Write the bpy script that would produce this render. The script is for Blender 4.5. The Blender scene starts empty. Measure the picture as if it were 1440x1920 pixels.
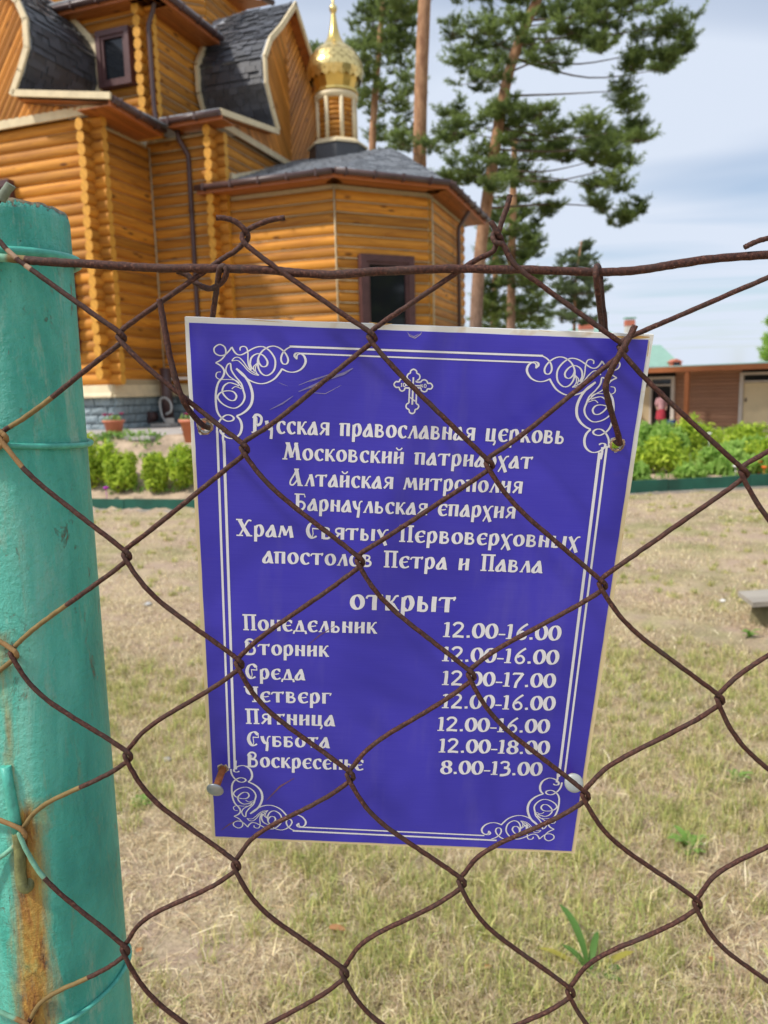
import bpy, bmesh, math, random
import numpy as np
from math import sin, cos, tan, pi, radians, sqrt, atan, atan2
from mathutils import Vector, Matrix
from mathutils.geometry import tessellate_polygon

S = bpy.context.scene
C = S.collection
random.seed(7)
RNG = np.random.default_rng(11)

# ------------------------------------------------------------------ camera
F = 1440.0                      # focal length in photo pixels (photo 1440 x 1920)
PITCH = atan(225 / 1440.0)
ROLL = atan(0.026)
EYE = Vector((0, 0, 1.5))
cp, sp_, cr, sr = cos(PITCH), sin(PITCH), cos(ROLL), sin(ROLL)


def ray(x, y):
    a = (x - 720) / F
    b = -(y - 960) / F
    cx = a * cr + b * sr
    cy = -a * sr + b * cr
    return Vector((cx, cp + cy * sp_, -sp_ + cy * cp))


def at(x, y, Y):
    """world point seen at a photo position, on the vertical plane at distance Y"""
    r = ray(x, y)
    return EYE + r * (Y / r.y)


def hitz(x, y, z):
    r = ray(x, y)
    return EYE + r * ((z - EYE.z) / r.z)


cam_d = bpy.data.cameras.new('camera')
cam = bpy.data.objects.new('camera', cam_d)
C.objects.link(cam)
fwd = Vector((0, cp, -sp_))
right = Vector((cr, -sr * -sp_ * 0, 0))
R0 = Vector((1, 0, 0))
U0 = Vector((0, sp_, cp))
rt = R0 * cr - U0 * sr
up = R0 * sr + U0 * cr
cam.matrix_world = Matrix(((rt.x, up.x, -fwd.x, EYE.x), (rt.y, up.y, -fwd.y, EYE.y),
                           (rt.z, up.z, -fwd.z, EYE.z), (0, 0, 0, 1)))
cam_d.sensor_fit = 'VERTICAL'
cam_d.sensor_height = 36
cam_d.lens = 27.0
cam_d.clip_start = 0.02
cam_d.clip_end = 3000
cam_d.dof.use_dof = True
cam_d.dof.focus_distance = 0.53
cam_d.dof.aperture_fstop = 13.0
S.camera = cam
S.render.resolution_x = 768
S.render.resolution_y = 1024

# ------------------------------------------------------------------ sky and sun
SUN_AZ, SUN_EL = 242.0, 50.0     # compass from +Y clockwise
W = bpy.data.worlds.new('World')
S.world = W
W.use_nodes = True
nt = W.node_tree
nt.nodes.clear()
out = nt.nodes.new('ShaderNodeOutputWorld')
bg = nt.nodes.new('ShaderNodeBackground')
bg.inputs['Strength'].default_value = 0.10
sky = nt.nodes.new('ShaderNodeTexSky')
sky.sky_type = 'NISHITA'
sky.sun_disc = False
sky.sun_elevation = radians(SUN_EL)
sky.sun_rotation = radians(SUN_AZ)
sky.altitude = 200
sky.air_density = 1.0
sky.dust_density = 1.5
tc = nt.nodes.new('ShaderNodeTexCoord')
sep = nt.nodes.new('ShaderNodeSeparateXYZ')
nt.links.new(tc.outputs['Generated'], sep.inputs[0])
mx = nt.nodes.new('ShaderNodeMath'); mx.operation = 'MAXIMUM'; mx.inputs[1].default_value = 0.04
nt.links.new(sep.outputs['Z'], mx.inputs[0])
dx = nt.nodes.new('ShaderNodeMath'); dx.operation = 'DIVIDE'
dy = nt.nodes.new('ShaderNodeMath'); dy.operation = 'DIVIDE'
nt.links.new(sep.outputs['X'], dx.inputs[0]); nt.links.new(mx.outputs[0], dx.inputs[1])
nt.links.new(sep.outputs['Y'], dy.inputs[0]); nt.links.new(mx.outputs[0], dy.inputs[1])
cb = nt.nodes.new('ShaderNodeCombineXYZ')
nt.links.new(dx.outputs[0], cb.inputs['X']); nt.links.new(dy.outputs[0], cb.inputs['Y'])
mp = nt.nodes.new('ShaderNodeMapping')
mp.inputs['Rotation'].default_value = (0, 0, radians(25))
mp.inputs['Scale'].default_value = (0.42, 0.75, 1)
mp.inputs['Location'].default_value = (3.1, 1.4, 0)
nt.links.new(cb.outputs[0], mp.inputs['Vector'])
nz = nt.nodes.new('ShaderNodeTexNoise')
nz.inputs['Scale'].default_value = 0.8
nz.inputs['Detail'].default_value = 3
nz.inputs['Roughness'].default_value = 0.5
nz.inputs['Distortion'].default_value = 0.4
nt.links.new(mp.outputs[0], nz.inputs['Vector'])
rp = nt.nodes.new('ShaderNodeValToRGB')
rp.color_ramp.elements[0].position = 0.30; rp.color_ramp.elements[0].color = (0.32, 0.32, 0.32, 1)
rp.color_ramp.elements[1].position = 0.52; rp.color_ramp.elements[1].color = (0.97, 0.97, 0.97, 1)
nt.links.new(nz.outputs['Fac'], rp.inputs[0])
mix = nt.nodes.new('ShaderNodeMixRGB')
mix.inputs['Color2'].default_value = (5.2, 5.75, 6.7, 1)    # thin bright cloud
nt.links.new(rp.outputs[0], mix.inputs['Fac'])
nt.links.new(sky.outputs[0], mix.inputs['Color1'])
nt.links.new(mix.outputs[0], bg.inputs['Color'])
nt.links.new(bg.outputs[0], out.inputs['Surface'])

sd = bpy.data.lights.new('sun', 'SUN')
sd.energy = 2.7
sd.angle = radians(4.0)
sd.color = (1.0, 0.94, 0.86)
sun = bpy.data.objects.new('sun', sd)
C.objects.link(sun)
sdir = Vector((sin(radians(SUN_AZ)) * cos(radians(SUN_EL)), cos(radians(SUN_AZ)) * cos(radians(SUN_EL)), sin(radians(SUN_EL))))
sun.rotation_euler = sdir.to_track_quat('Z', 'Y').to_euler()
sun.location = (-10, -10, 20)

S.view_settings.view_transform = 'Standard'
S.view_settings.look = 'None'
S.view_settings.gamma = 1
S.view_settings.exposure = 0.5
S.view_settings.use_curve_mapping = False
S.cycles.max_bounces = 6
S.cycles.transparent_max_bounces = 8
S.cycles.use_denoising = True


# ------------------------------------------------------------------ materials
def new_mat(name):
    m = bpy.data.materials.new(name)
    m.use_nodes = True
    n = m.node_tree
    b = n.nodes['Principled BSDF']
    return m, n, b


def L(n, a, b):
    n.links.new(a, b)


def ramp(n, fac, stops):
    r = n.nodes.new('ShaderNodeValToRGB')
    e = r.color_ramp.elements
    while len(e) < len(stops):
        e.new(0.5)
    for i, (p, c) in enumerate(stops):
        e[i].position = p
        e[i].color = (c[0], c[1], c[2], 1)
    L(n, fac, r.inputs[0])
    return r.outputs[0]


def noise(n, scale, detail=4, rough=0.6, vec=None, dist=0.0):
    t = n.nodes.new('ShaderNodeTexNoise')
    t.inputs['Scale'].default_value = scale
    t.inputs['Detail'].default_value = detail
    t.inputs['Roughness'].default_value = rough
    t.inputs['Distortion'].default_value = dist
    if vec is not None:
        L(n, vec, t.inputs['Vector'])
    return t.outputs['Fac']


def coords(n, kind='Object', scale=None, rot=None):
    t = n.nodes.new('ShaderNodeTexCoord')
    o = t.outputs[kind]
    if scale or rot:
        m = n.nodes.new('ShaderNodeMapping')
        if scale:
            m.inputs['Scale'].default_value = scale
        if rot:
            m.inputs['Rotation'].default_value = rot
        L(n, o, m.inputs['Vector'])
        o = m.outputs[0]
    return o


def mixc(n, fac, a, b, mode='MIX'):
    m = n.nodes.new('ShaderNodeMixRGB')
    m.blend_type = mode
    for s, v in (('Fac', fac), ('Color1', a), ('Color2', b)):
        if isinstance(v, (int, float)):
            m.inputs[s].default_value = v
        elif isinstance(v, tuple):
            m.inputs[s].default_value = (*v[:3], 1)
        else:
            L(n, v, m.inputs[s])
    return m.outputs[0]


def bump(n, b, h, strength=0.4, dist=0.01):
    bp = n.nodes.new('ShaderNodeBump')
    bp.inputs['Strength'].default_value = strength
    bp.inputs['Distance'].default_value = dist
    L(n, h, bp.inputs['Height'])
    L(n, bp.outputs[0], b.inputs['Normal'])


def objrand(n):
    return n.nodes.new('ShaderNodeObjectInfo').outputs['Random']


def simple(name, col, rough=0.6, metal=0.0, nscale=8, var=0.25, bmp=0.15, spec=0.5, bd=0.003):
    m, n, b = new_mat(name)
    v = coords(n)
    f = noise(n, nscale, 5, 0.6, v)
    lo = tuple(c * (1 - var) for c in col)
    hi = tuple(min(1, c * (1 + var)) for c in col)
    L(n, ramp(n, f, [(0.3, lo), (0.7, hi)]), b.inputs['Base Color'])
    b.inputs['Roughness'].default_value = rough
    b.inputs['Metallic'].default_value = metal
    b.inputs['Specular IOR Level'].default_value = spec
    bump(n, b, noise(n, nscale * 4, 4, 0.6, v), bmp, bd)
    return m


def wood(name, lo, hi, end=None, rough=0.45, axis_scale=(1.2, 14, 14), spread=0.5, knots=True):
    """varnished timber: grain along local X, a tone of its own for every piece"""
    m, n, b = new_mat(name)
    v = coords(n, 'Object', axis_scale)
    r = objrand(n)
    off = n.nodes.new('ShaderNodeVectorMath'); off.operation = 'ADD'
    cmb = n.nodes.new('ShaderNodeCombineXYZ')
    mul = n.nodes.new('ShaderNodeMath'); mul.operation = 'MULTIPLY'; mul.inputs[1].default_value = 37.0
    L(n, r, mul.inputs[0]); L(n, mul.outputs[0], cmb.inputs[0]); L(n, mul.outputs[0], cmb.inputs[1])
    L(n, v, off.inputs[0]); L(n, cmb.outputs[0], off.inputs[1])
    f = noise(n, 1.0, 6, 0.62, off.outputs[0], 0.6)
    col = ramp(n, f, [(0.28, lo), (0.5, tuple((a + c) / 2 for a, c in zip(lo, hi))), (0.72, hi)])
    tone = n.nodes.new('ShaderNodeMapRange')
    tone.inputs['To Min'].default_value = 1 - spread * 0.45
    tone.inputs['To Max'].default_value = 1 + spread * 0.3
    L(n, r, tone.inputs['Value'])
    col = mixc(n, 1.0, col, tone.outputs[0], 'MULTIPLY')
    if knots:
        v2 = coords(n, 'Object', (2.2, 6, 6))
        off2 = n.nodes.new('ShaderNodeVectorMath'); off2.operation = 'ADD'
        L(n, v2, off2.inputs[0]); L(n, cmb.outputs[0], off2.inputs[1])
        vo = n.nodes.new('ShaderNodeTexVoronoi')
        vo.inputs['Scale'].default_value = 0.8
        L(n, off2.outputs[0], vo.inputs['Vector'])
        k = ramp(n, vo.outputs['Distance'], [(0.10, (1, 1, 1)), (0.2, (0, 0, 0))])
        col = mixc(n, k, col, tuple(c * 0.55 for c in lo))
    L(n, col, b.inputs['Base Color'])
    b.inputs['Roughness'].default_value = rough
    bump(n, b, f, 0.25, 0.004)
    return m


M = {}
M['log'] = wood('log_wood', (0.36, 0.125, 0.012), (0.74, 0.32, 0.032), rough=0.72, spread=0.8)
M['log_end'] = simple('log_end_grain', (0.66, 0.32, 0.04), 0.7, nscale=14, var=0.2)
M['board'] = wood('board_wood', (0.48, 0.18, 0.03), (0.76, 0.34, 0.065), spread=0.8)
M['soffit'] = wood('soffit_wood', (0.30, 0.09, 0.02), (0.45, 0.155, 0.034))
M['seal'] = simple('jute_sealant', (0.55, 0.45, 0.28), 0.9, nscale=40)
M['cream'] = simple('cream_paint', (0.72, 0.60, 0.38), 0.5, nscale=5, var=0.12)
M['brown'] = simple('brown_metal', (0.085, 0.048, 0.045), 0.4, nscale=5, var=0.2)
M['brown_frame'] = simple('brown_window_paint', (0.10, 0.045, 0.045), 0.45, nscale=6)
M['gold_dome'] = simple('gold', (0.75, 0.55, 0.18), 0.28, 1.0, 4, 0.1, 0.1)
M['gold'] = simple('gilded_metal', (0.85, 0.66, 0.28), 0.3, 1.0, 6, 0.1, 0.1)
M['curb'] = simple('green_board_paint', (0.012, 0.10, 0.072), 0.5, nscale=3, var=0.35)
M['terra'] = simple('terracotta_plastic', (0.62, 0.20, 0.11), 0.55, nscale=5, var=0.1)
M['hose'] = simple('grey_hose', (0.42, 0.43, 0.42), 0.4)
M['concrete'] = simple('pale_concrete', (0.40, 0.37, 0.33), 0.9, nscale=3, var=0.2, bmp=0.4)
M['greywood'] = wood('weathered_grey_wood', (0.26, 0.23, 0.19), (0.42, 0.38, 0.32), rough=0.85, spread=0.3)
M['stump'] = simple('stump_bark', (0.16, 0.14, 0.07), 0.95, nscale=9, var=0.4, bmp=0.6)
M['siding'] = wood('brown_siding', (0.40, 0.20, 0.12), (0.52, 0.28, 0.17), rough=0.6, spread=0.25, knots=False)
M['orange_trim'] = wood('orange_trim_wood', (0.40, 0.12, 0.04), (0.52, 0.18, 0.06), knots=False)
M['door'] = simple('ochre_door_paint', (0.82, 0.66, 0.40), 0.5, nscale=2, var=0.06)
M['white'] = simple('offwhite_frame', (0.70, 0.62, 0.54), 0.5, nscale=4, var=0.08)
M['dark'] = simple('dark_interior', (0.012, 0.010, 0.010), 0.7)
M['greyblock'] = simple('dark_base_stone', (0.10, 0.10, 0.10), 0.9, nscale=6, var=0.3)
M['green_roof'] = simple('pale_green_roof', (0.25, 0.42, 0.34), 0.5, nscale=2, var=0.06)
M['brick_red'] = simple('red_brick', (0.50, 0.15, 0.09), 0.8, nscale=9)
M['plaster'] = simple('pale_plaster', (0.6, 0.55, 0.5), 0.8, nscale=3, var=0.1)
M['galv'] = simple('galvanised_steel', (0.34, 0.36, 0.37), 0.42, 0.55, 30, 0.25, 0.2, bd=0.0005)
M['bolt_thread'] = simple('rusty_bolt_thread', (0.36, 0.115, 0.035), 0.75, 0.2, 200, 0.4, 0.4, bd=0.0005)
M['white_plastic'] = simple('white_bolt_face', (0.36, 0.39, 0.37), 0.45, 0.2, 60, 0.12, 0.15, bd=0.0005)
M['yellow'] = simple('yellow_plastic', (0.8, 0.48, 0.02), 0.5)
M['blue_item'] = simple('blue_plastic', (0.03, 0.08, 0.22), 0.5)
M['flesh'] = simple('skin', (0.55, 0.33, 0.24), 0.6, nscale=3, var=0.05)
M['pinkcloth'] = simple('pink_cloth', (0.62, 0.34, 0.36), 0.9, nscale=12)
M['redcloth'] = simple('red_cloth', (0.48, 0.045, 0.07), 0.9, nscale=12)
M['darkred'] = simple('dark_red_scarf', (0.20, 0.03, 0.06), 0.9, nscale=12)
M['petunia'] = simple('petunia_petal', (0.42, 0.02, 0.16), 0.7)
M['purple'] = simple('purple_petal', (0.45, 0.03, 0.45), 0.7)
M['orangefl'] = simple('orange_petal', (0.75, 0.16, 0.02), 0.7)
M['whitefl'] = simple('white_petal', (0.75, 0.75, 0.72), 0.7)


def mat_shingle():
    m, n, b = new_mat('bitumen_shingle')
    v = coords(n)
    r = objrand(n)
    col = ramp(n, r, [(0.0, (0.003, 0.004, 0.006)), (0.45, (0.014, 0.016, 0.023)), (1.0, (0.075, 0.082, 0.105))])
    sp = noise(n, 60, 3, 0.7, v)
    col = mixc(n, 0.45, col, ramp(n, sp, [(0.35, (0.02, 0.02, 0.025)), (0.65, (0.12, 0.125, 0.14))]))
    L(n, col, b.inputs['Base Color'])
    b.inputs['Roughness'].default_value = 0.45
    b.inputs['Specular IOR Level'].default_value = 0.8
    bump(n, b, sp, 0.4, 0.004)
    return m


M['shingle'] = mat_shingle()
M['roof_felt'] = simple('grey_roof_shingle', (0.27, 0.29, 0.32), 0.55, nscale=10, var=0.45, bmp=0.5, spec=0.7, bd=0.01)


def mat_stone():
    m, n, b = new_mat('painted_split_stone')
    v = coords(n)
    r = objrand(n)
    f = noise(n, 7, 5, 0.65, v)
    col = ramp(n, f, [(0.3, (0.20, 0.26, 0.29)), (0.7, (0.33, 0.41, 0.44))])
    tone = n.nodes.new('ShaderNodeMapRange'); tone.inputs['To Min'].default_value = 0.75; tone.inputs['To Max'].default_value = 1.15
    L(n, r, tone.inputs['Value'])
    L(n, mixc(n, 1.0, col, tone.outputs[0], 'MULTIPLY'), b.inputs['Base Color'])
    b.inputs['Roughness'].default_value = 0.6
    bump(n, b, f, 0.8, 0.03)
    return m


M['stone'] = mat_stone()
M['mortar'] = simple('plinth_mortar', (0.07, 0.09, 0.10), 0.9, nscale=10)


def mat_glass():
    m, n, b = new_mat('dark_window_glass')
    b.inputs['Base Color'].default_value = (0.012, 0.014, 0.018, 1)
    b.inputs['Roughness'].default_value = 0.06
    b.inputs['Specular IOR Level'].default_value = 0.5
    v = coords(n)
    bump(n, b, noise(n, 1.5, 2, 0.5, v), 0.08, 0.03)
    return m


M['glass'] = mat_glass()


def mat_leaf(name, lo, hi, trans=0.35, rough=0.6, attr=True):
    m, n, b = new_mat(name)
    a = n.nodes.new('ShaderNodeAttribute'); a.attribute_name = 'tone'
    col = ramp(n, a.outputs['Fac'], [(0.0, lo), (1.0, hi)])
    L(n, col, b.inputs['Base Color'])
    b.inputs['Roughness'].default_value = rough
    b.inputs['Specular IOR Level'].default_value = 0.25
    t = n.nodes.new('ShaderNodeBsdfTranslucent')
    L(n, col, t.inputs['Color'])
    ms = n.nodes.new('ShaderNodeMixShader')
    ms.inputs[0].default_value = trans
    L(n, b.outputs[0], ms.inputs[1]); L(n, t.outputs[0], ms.inputs[2])
    L(n, ms.outputs[0], n.nodes['Material Output'].inputs['Surface'])
    return m


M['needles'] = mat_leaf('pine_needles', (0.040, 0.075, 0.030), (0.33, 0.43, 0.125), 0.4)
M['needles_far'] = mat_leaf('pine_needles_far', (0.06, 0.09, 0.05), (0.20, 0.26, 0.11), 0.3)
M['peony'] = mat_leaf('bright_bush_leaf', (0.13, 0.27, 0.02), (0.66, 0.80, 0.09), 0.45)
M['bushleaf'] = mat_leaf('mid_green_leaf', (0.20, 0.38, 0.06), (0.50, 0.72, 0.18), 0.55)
M['weed'] = mat_leaf('weed_leaf', (0.10, 0.24, 0.045), (0.32, 0.50, 0.11), 0.4)


def mat_bark():
    m, n, b = new_mat('scots_pine_bark')
    v = coords(n, 'Object', (1, 1, 0.35))
    f = noise(n, 6, 6, 0.7, v)
    z = n.nodes.new('ShaderNodeSeparateXYZ')
    L(n, coords(n, 'Object'), z.inputs[0])
    mr = n.nodes.new('ShaderNodeMapRange'); mr.inputs['From Min'].default_value = 2.5; mr.inputs['From Max'].default_value = 6.5
    L(n, z.outputs['Z'], mr.inputs['Value'])
    up_ = ramp(n, f, [(0.3, (0.22, 0.10, 0.05)), (0.65, (0.50, 0.28, 0.15))])
    lo_ = ramp(n, f, [(0.3, (0.10, 0.065, 0.05)), (0.65, (0.34, 0.24, 0.19))])
    L(n, mixc(n, mr.outputs[0], lo_, up_), b.inputs['Base Color'])
    b.inputs['Roughness'].default_value = 0.9
    bump(n, b, f, 0.7, 0.04)
    return m


M['bark'] = mat_bark()
M['twig'] = simple('grey_twig', (0.16, 0.12, 0.09), 0.9)


def mat_ground():
    m, n, b = new_mat('dry_lawn_soil')
    v = coords(n, 'Object')
    big = noise(n, 0.9, 4, 0.6, v)
    mid = noise(n, 6, 6, 0.7, v)
    fine = noise(n, 60, 6, 0.75, v)
    straw = ramp(n, fine, [(0.28, (0.24, 0.18, 0.11)), (0.5, (0.54, 0.44, 0.27)), (0.75, (0.72, 0.61, 0.40))])
    soil = ramp(n, fine, [(0.3, (0.28, 0.20, 0.15)), (0.7, (0.60, 0.46, 0.34))])
    green = ramp(n, fine, [(0.3, (0.12, 0.14, 0.05)), (0.7, (0.34, 0.34, 0.12))])
    a = mixc(n, ramp(n, mixc(n, 0.5, mid, noise(n, 1.7, 4, 0.6, v)), [(0.42, (0, 0, 0)), (0.56, (1, 1, 1))]), straw, soil)
    a = mixc(n, ramp(n, big, [(0.48, (0, 0, 0)), (0.66, (0.8, 0.8, 0.8))]), a, green)
    L(n, a, b.inputs['Base Color'])
    b.inputs['Roughness'].default_value = 1.0
    b.inputs['Specular IOR Level'].default_value = 0.1
    bump(n, b, fine, 0.8, 0.015)
    return m


M['ground'] = mat_ground()
M['soil'] = simple('bed_soil', (0.46, 0.35, 0.25), 1.0, nscale=5, var=0.35, bmp=0.8, bd=0.03, spec=0.1)
M['path'] = simple('grey_path', (0.42, 0.39, 0.36), 0.95, nscale=8, var=0.15, bmp=0.4, bd=0.01)


def mat_blade():
    m, n, b = new_mat('grass_blade')
    a = n.nodes.new('ShaderNodeAttribute'); a.attribute_name = 'col'
    L(n, a.outputs['Color'], b.inputs['Base Color'])
    b.inputs['Roughness'].default_value = 0.7
    b.inputs['Specular IOR Level'].default_value = 0.2
    t = n.nodes.new('ShaderNodeBsdfTranslucent')
    L(n, a.outputs['Color'], t.inputs['Color'])
    ms = n.nodes.new('ShaderNodeMixShader'); ms.inputs[0].default_value = 0.3
    L(n, b.outputs[0], ms.inputs[1]); L(n, t.outputs[0], ms.inputs[2])
    L(n, ms.outputs[0], n.nodes['Material Output'].inputs['Surface'])
    return m


M['blade'] = mat_blade()


def mat_wire():
    """rusted iron; the vertex attribute 'paint' brings in the old paint by the post"""
    m, n, b = new_mat('rusty_wire')
    v = coords(n)
    f = noise(n, 520, 7, 0.85, v)
    g = noise(n, 60, 4, 0.6, v)
    col = ramp(n, f, [(0.34, (0.006, 0.002, 0.002)), (0.46, (0.045, 0.014, 0.009)), (0.58, (0.105, 0.036, 0.023)), (0.69, (0.34, 0.19, 0.13))])
    col = mixc(n, ramp(n, g, [(0.45, (0, 0, 0)), (0.7, (0.55, 0.55, 0.55))]), col, (0.060, 0.042, 0.034))
    a = n.nodes.new('ShaderNodeAttribute'); a.attribute_name = 'col'
    aa = n.nodes.new('ShaderNodeAttribute'); aa.attribute_name = 'paint'
    pn = noise(n, 120, 4, 0.6, v)
    add = n.nodes.new('ShaderNodeMath'); add.operation = 'ADD'
    sub = n.nodes.new('ShaderNodeMath'); sub.operation = 'SUBTRACT'; sub.inputs[1].default_value = 0.5
    L(n, pn, sub.inputs[0]); L(n, aa.outputs['Fac'], add.inputs[0]); L(n, sub.outputs[0], add.inputs[1])
    pk = ramp(n, add.outputs[0], [(0.44, (0, 0, 0)), (0.56, (1, 1, 1))])
    pcol = mixc(n, 1.0, a.outputs['Color'], ramp(n, pn, [(0.3, (0.7, 0.66, 0.6)), (0.7, (1.1, 1.1, 1.1))]), 'MULTIPLY')
    L(n, mixc(n, pk, col, pcol), b.inputs['Base Color'])
    b.inputs['Roughness'].default_value = 0.72
    b.inputs['Specular IOR Level'].default_value = 0.4
    bump(n, b, f, 0.7, 0.0006)
    return m


M['wire'] = mat_wire()


def mat_post():
    m, n, b = new_mat('chipped_turquoise_paint')
    v = coords(n)
    vs = coords(n, 'Object', (1, 1, 0.28))
    blot = noise(n, 13, 6, 0.65, vs, 0.5)
    paint = ramp(n, blot, [(0.32, (0.030, 0.29, 0.23)), (0.48, (0.062, 0.43, 0.335)), (0.60, (0.12, 0.53, 0.42)), (0.74, (0.27, 0.62, 0.50))])
    worn = ramp(n, noise(n, 60, 7, 0.8, coords(n, 'Object', (1, 1, 0.22))), [(0.52, (0, 0, 0)), (0.64, (0.75, 0.75, 0.75))])
    gate2 = ramp(n, noise(n, 11, 2, 0.5, v), [(0.42, (0, 0, 0)), (0.60, (1, 1, 1))])
    worn = mixc(n, 1.0, worn, gate2, 'MULTIPLY')
    paint = mixc(n, worn, paint, (0.30, 0.50, 0.39))
    # chips down to rust, gathered in loose vertical runs
    chip = ramp(n, noise(n, 75, 7, 0.78, coords(n, 'Object', (1, 1, 0.55)), 0.4), [(0.585, (0, 0, 0)), (0.65, (0.9, 0.9, 0.9))])
    gate = ramp(n, noise(n, 22, 3, 0.55, coords(n, 'Object', (1, 1, 0.4))), [(0.48, (0, 0, 0)), (0.58, (1, 1, 1))])
    chip = mixc(n, 1.0, chip, gate, 'MULTIPLY')
    rust = ramp(n, noise(n, 260, 4, 0.7, v), [(0.3, (0.16, 0.12, 0.07)), (0.7, (0.40, 0.30, 0.18))])
    col = mixc(n, chip, paint, rust)
    at_ = n.nodes.new('ShaderNodeAttribute'); at_.attribute_name = 'rust'
    streak = noise(n, 1.0, 8, 0.72, coords(n, 'Object', (95, 95, 16)), 1.2)
    fine = noise(n, 220, 6, 0.75, coords(n, 'Object', (1, 1, 0.5)))
    sm = n.nodes.new('ShaderNodeMath'); sm.operation = 'MULTIPLY_ADD'; sm.inputs[1].default_value = 1.0; sm.inputs[2].default_value = -0.5
    L(n, streak, sm.inputs[0])
    ad = n.nodes.new('ShaderNodeMath'); ad.operation = 'ADD'
    L(n, at_.outputs['Fac'], ad.inputs[0]); L(n, sm.outputs[0], ad.inputs[1])
    rk = ramp(n, ad.outputs[0], [(0.08, (0, 0, 0)), (0.62, (1, 1, 1))])
    warm = ramp(n, noise(n, 1.0, 6, 0.7, coords(n, 'Object', (60, 60, 22)), 1.0), [(0.34, (0.15, 0.055, 0.02)), (0.43, (0.38, 0.18, 0.04)), (0.52, (0.48, 0.28, 0.06)), (0.62, (0.42, 0.34, 0.10)), (0.70, (0.22, 0.34, 0.16))])
    warm = mixc(n, 1.0, warm, ramp(n, fine, [(0.3, (0.6, 0.58, 0.55)), (0.7, (1.25, 1.25, 1.25))]), 'MULTIPLY')
    col = mixc(n, rk, col, warm)
    # battered rim
    rim = n.nodes.new('ShaderNodeAttribute'); rim.attribute_name = 'rim'
    rn = noise(n, 120, 6, 0.75, v)
    ra = n.nodes.new('ShaderNodeMath'); ra.operation = 'MULTIPLY_ADD'; ra.inputs[1].default_value = 1.2
    L(n, rn, ra.inputs[0])
    rb_ = n.nodes.new('ShaderNodeMath'); rb_.operation = 'SUBTRACT'; rb_.inputs[1].default_value = 0.72
    L(n, rim.outputs['Fac'], rb_.inputs[0]); L(n, rb_.outputs[0], ra.inputs[2])
    rimk = ramp(n, ra.outputs[0], [(0.46, (0, 0, 0)), (0.52, (1, 1, 1))])
    col = mixc(n, rimk, col, ramp(n, fine, [(0.3, (0.09, 0.05, 0.03)), (0.65, (0.30, 0.25, 0.15))]))
    L(n, col, b.inputs['Base Color'])
    b.inputs['Roughness'].default_value = 0.4
    b.inputs['Specular IOR Level'].default_value = 0.45
    h = noise(n, 170, 6, 0.7, v)
    h2 = noise(n, 45, 5, 0.65, vs, 0.6)
    hm = mixc(n, 0.5, h, h2)
    hm = mixc(n, chip, hm, (0.3, 0.3, 0.3))
    hm = mixc(n, rimk, hm, (0.15, 0.15, 0.15))
    bump(n, b, hm, 1.0, 0.005)
    return m


M['post'] = mat_post()


def mat_sign_blue():
    m, n, b = new_mat('blue_vinyl_print')
    v = coords(n)
    lines = noise(n, 1.0, 3, 0.6, coords(n, 'Object', (25, 1400, 1)))
    blot = noise(n, 7, 3, 0.5, v)
    col = ramp(n, blot, [(0.3, (0.046, 0.038, 0.47)), (0.7, (0.062, 0.050, 0.57))])
    col = mixc(n, ramp(n, lines, [(0.35, (0, 0, 0)), (0.8, (0.3, 0.3, 0.3))]), col, (0.11, 0.10, 0.62))
    # dust and rubbed rust by the wires
    dust = ramp(n, noise(n, 55, 5, 0.7, v), [(0.68, (0, 0, 0)), (0.9, (0.5, 0.5, 0.5))])
    col = mixc(n, dust, col, (0.34, 0.30, 0.48))
    rs = ramp(n, noise(n, 1.0, 4, 0.6, coords(n, 'Object', (14, 46, 1), (0, 0, radians(-33)))), [(0.70, (0, 0, 0)), (0.86, (0.5, 0.5, 0.5))])
    col = mixc(n, rs, col, (0.20, 0.10, 0.16))
    L(n, col, b.inputs['Base Color'])
    b.inputs['Roughness'].default_value = 0.33
    b.inputs['Specular IOR Level'].default_value = 0.4
    sw = noise(n, 5, 2, 0.5, v, 1.6)
    col2 = mixc(n, ramp(n, sw, [(0.42, (0, 0, 0)), (0.5, (0.40, 0.40, 0.40)), (0.58, (0, 0, 0))]), col, (0.030, 0.025, 0.33))  # soft shadow swirls, painted into the print as a darker blue
    dirt = ramp(n, noise(n, 1.0, 4, 0.6, coords(n, 'Object', (40, 7, 1))), [(0.55, (0, 0, 0)), (0.80, (0.18, 0.18, 0.18))])
    L(n, mixc(n, dirt, col2, (0.25, 0.22, 0.42)), b.inputs['Base Color'])
    bump(n, b, noise(n, 9, 3, 0.5, v), 0.35, 0.006)
    return m


M['blue'] = mat_sign_blue()
M['print_white'] = simple('white_print', (0.84, 0.84, 0.90), 0.4, nscale=9, var=0.07, bmp=0.0)
M['print_edge'] = simple('dark_print_edge', (0.030, 0.018, 0.14), 0.4, nscale=9, var=0.1, bmp=0.0)


def mat_board():
    m, n, b = new_mat('yellowed_white_plastic')
    v = coords(n)
    s = n.nodes.new('ShaderNodeSeparateXYZ'); L(n, v, s.inputs[0])
    mr = n.nodes.new('ShaderNodeMapRange')
    mr.inputs['From Min'].default_value = 0.345; mr.inputs['From Max'].default_value = 0.30
    L(n, s.outputs['Y'], mr.inputs['Value'])
    f = noise(n, 30, 4, 0.6, v)
    col = mixc(n, mr.outputs[0], (0.84, 0.84, 0.80), (0.80, 0.66, 0.38))
    st = ramp(n, f, [(0.60, (0, 0, 0)), (0.72, (1, 1, 1))])
    col = mixc(n, mixc(n, 1.0, st, (0.6, 0.6, 0.6), 'MULTIPLY'), col, (0.55, 0.36, 0.14))
    L(n, col, b.inputs['Base Color'])
    b.inputs['Roughness'].default_value = 0.5
    bump(n, b, f, 0.3, 0.001)
    return m


M['aged_white'] = mat_board()


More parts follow.
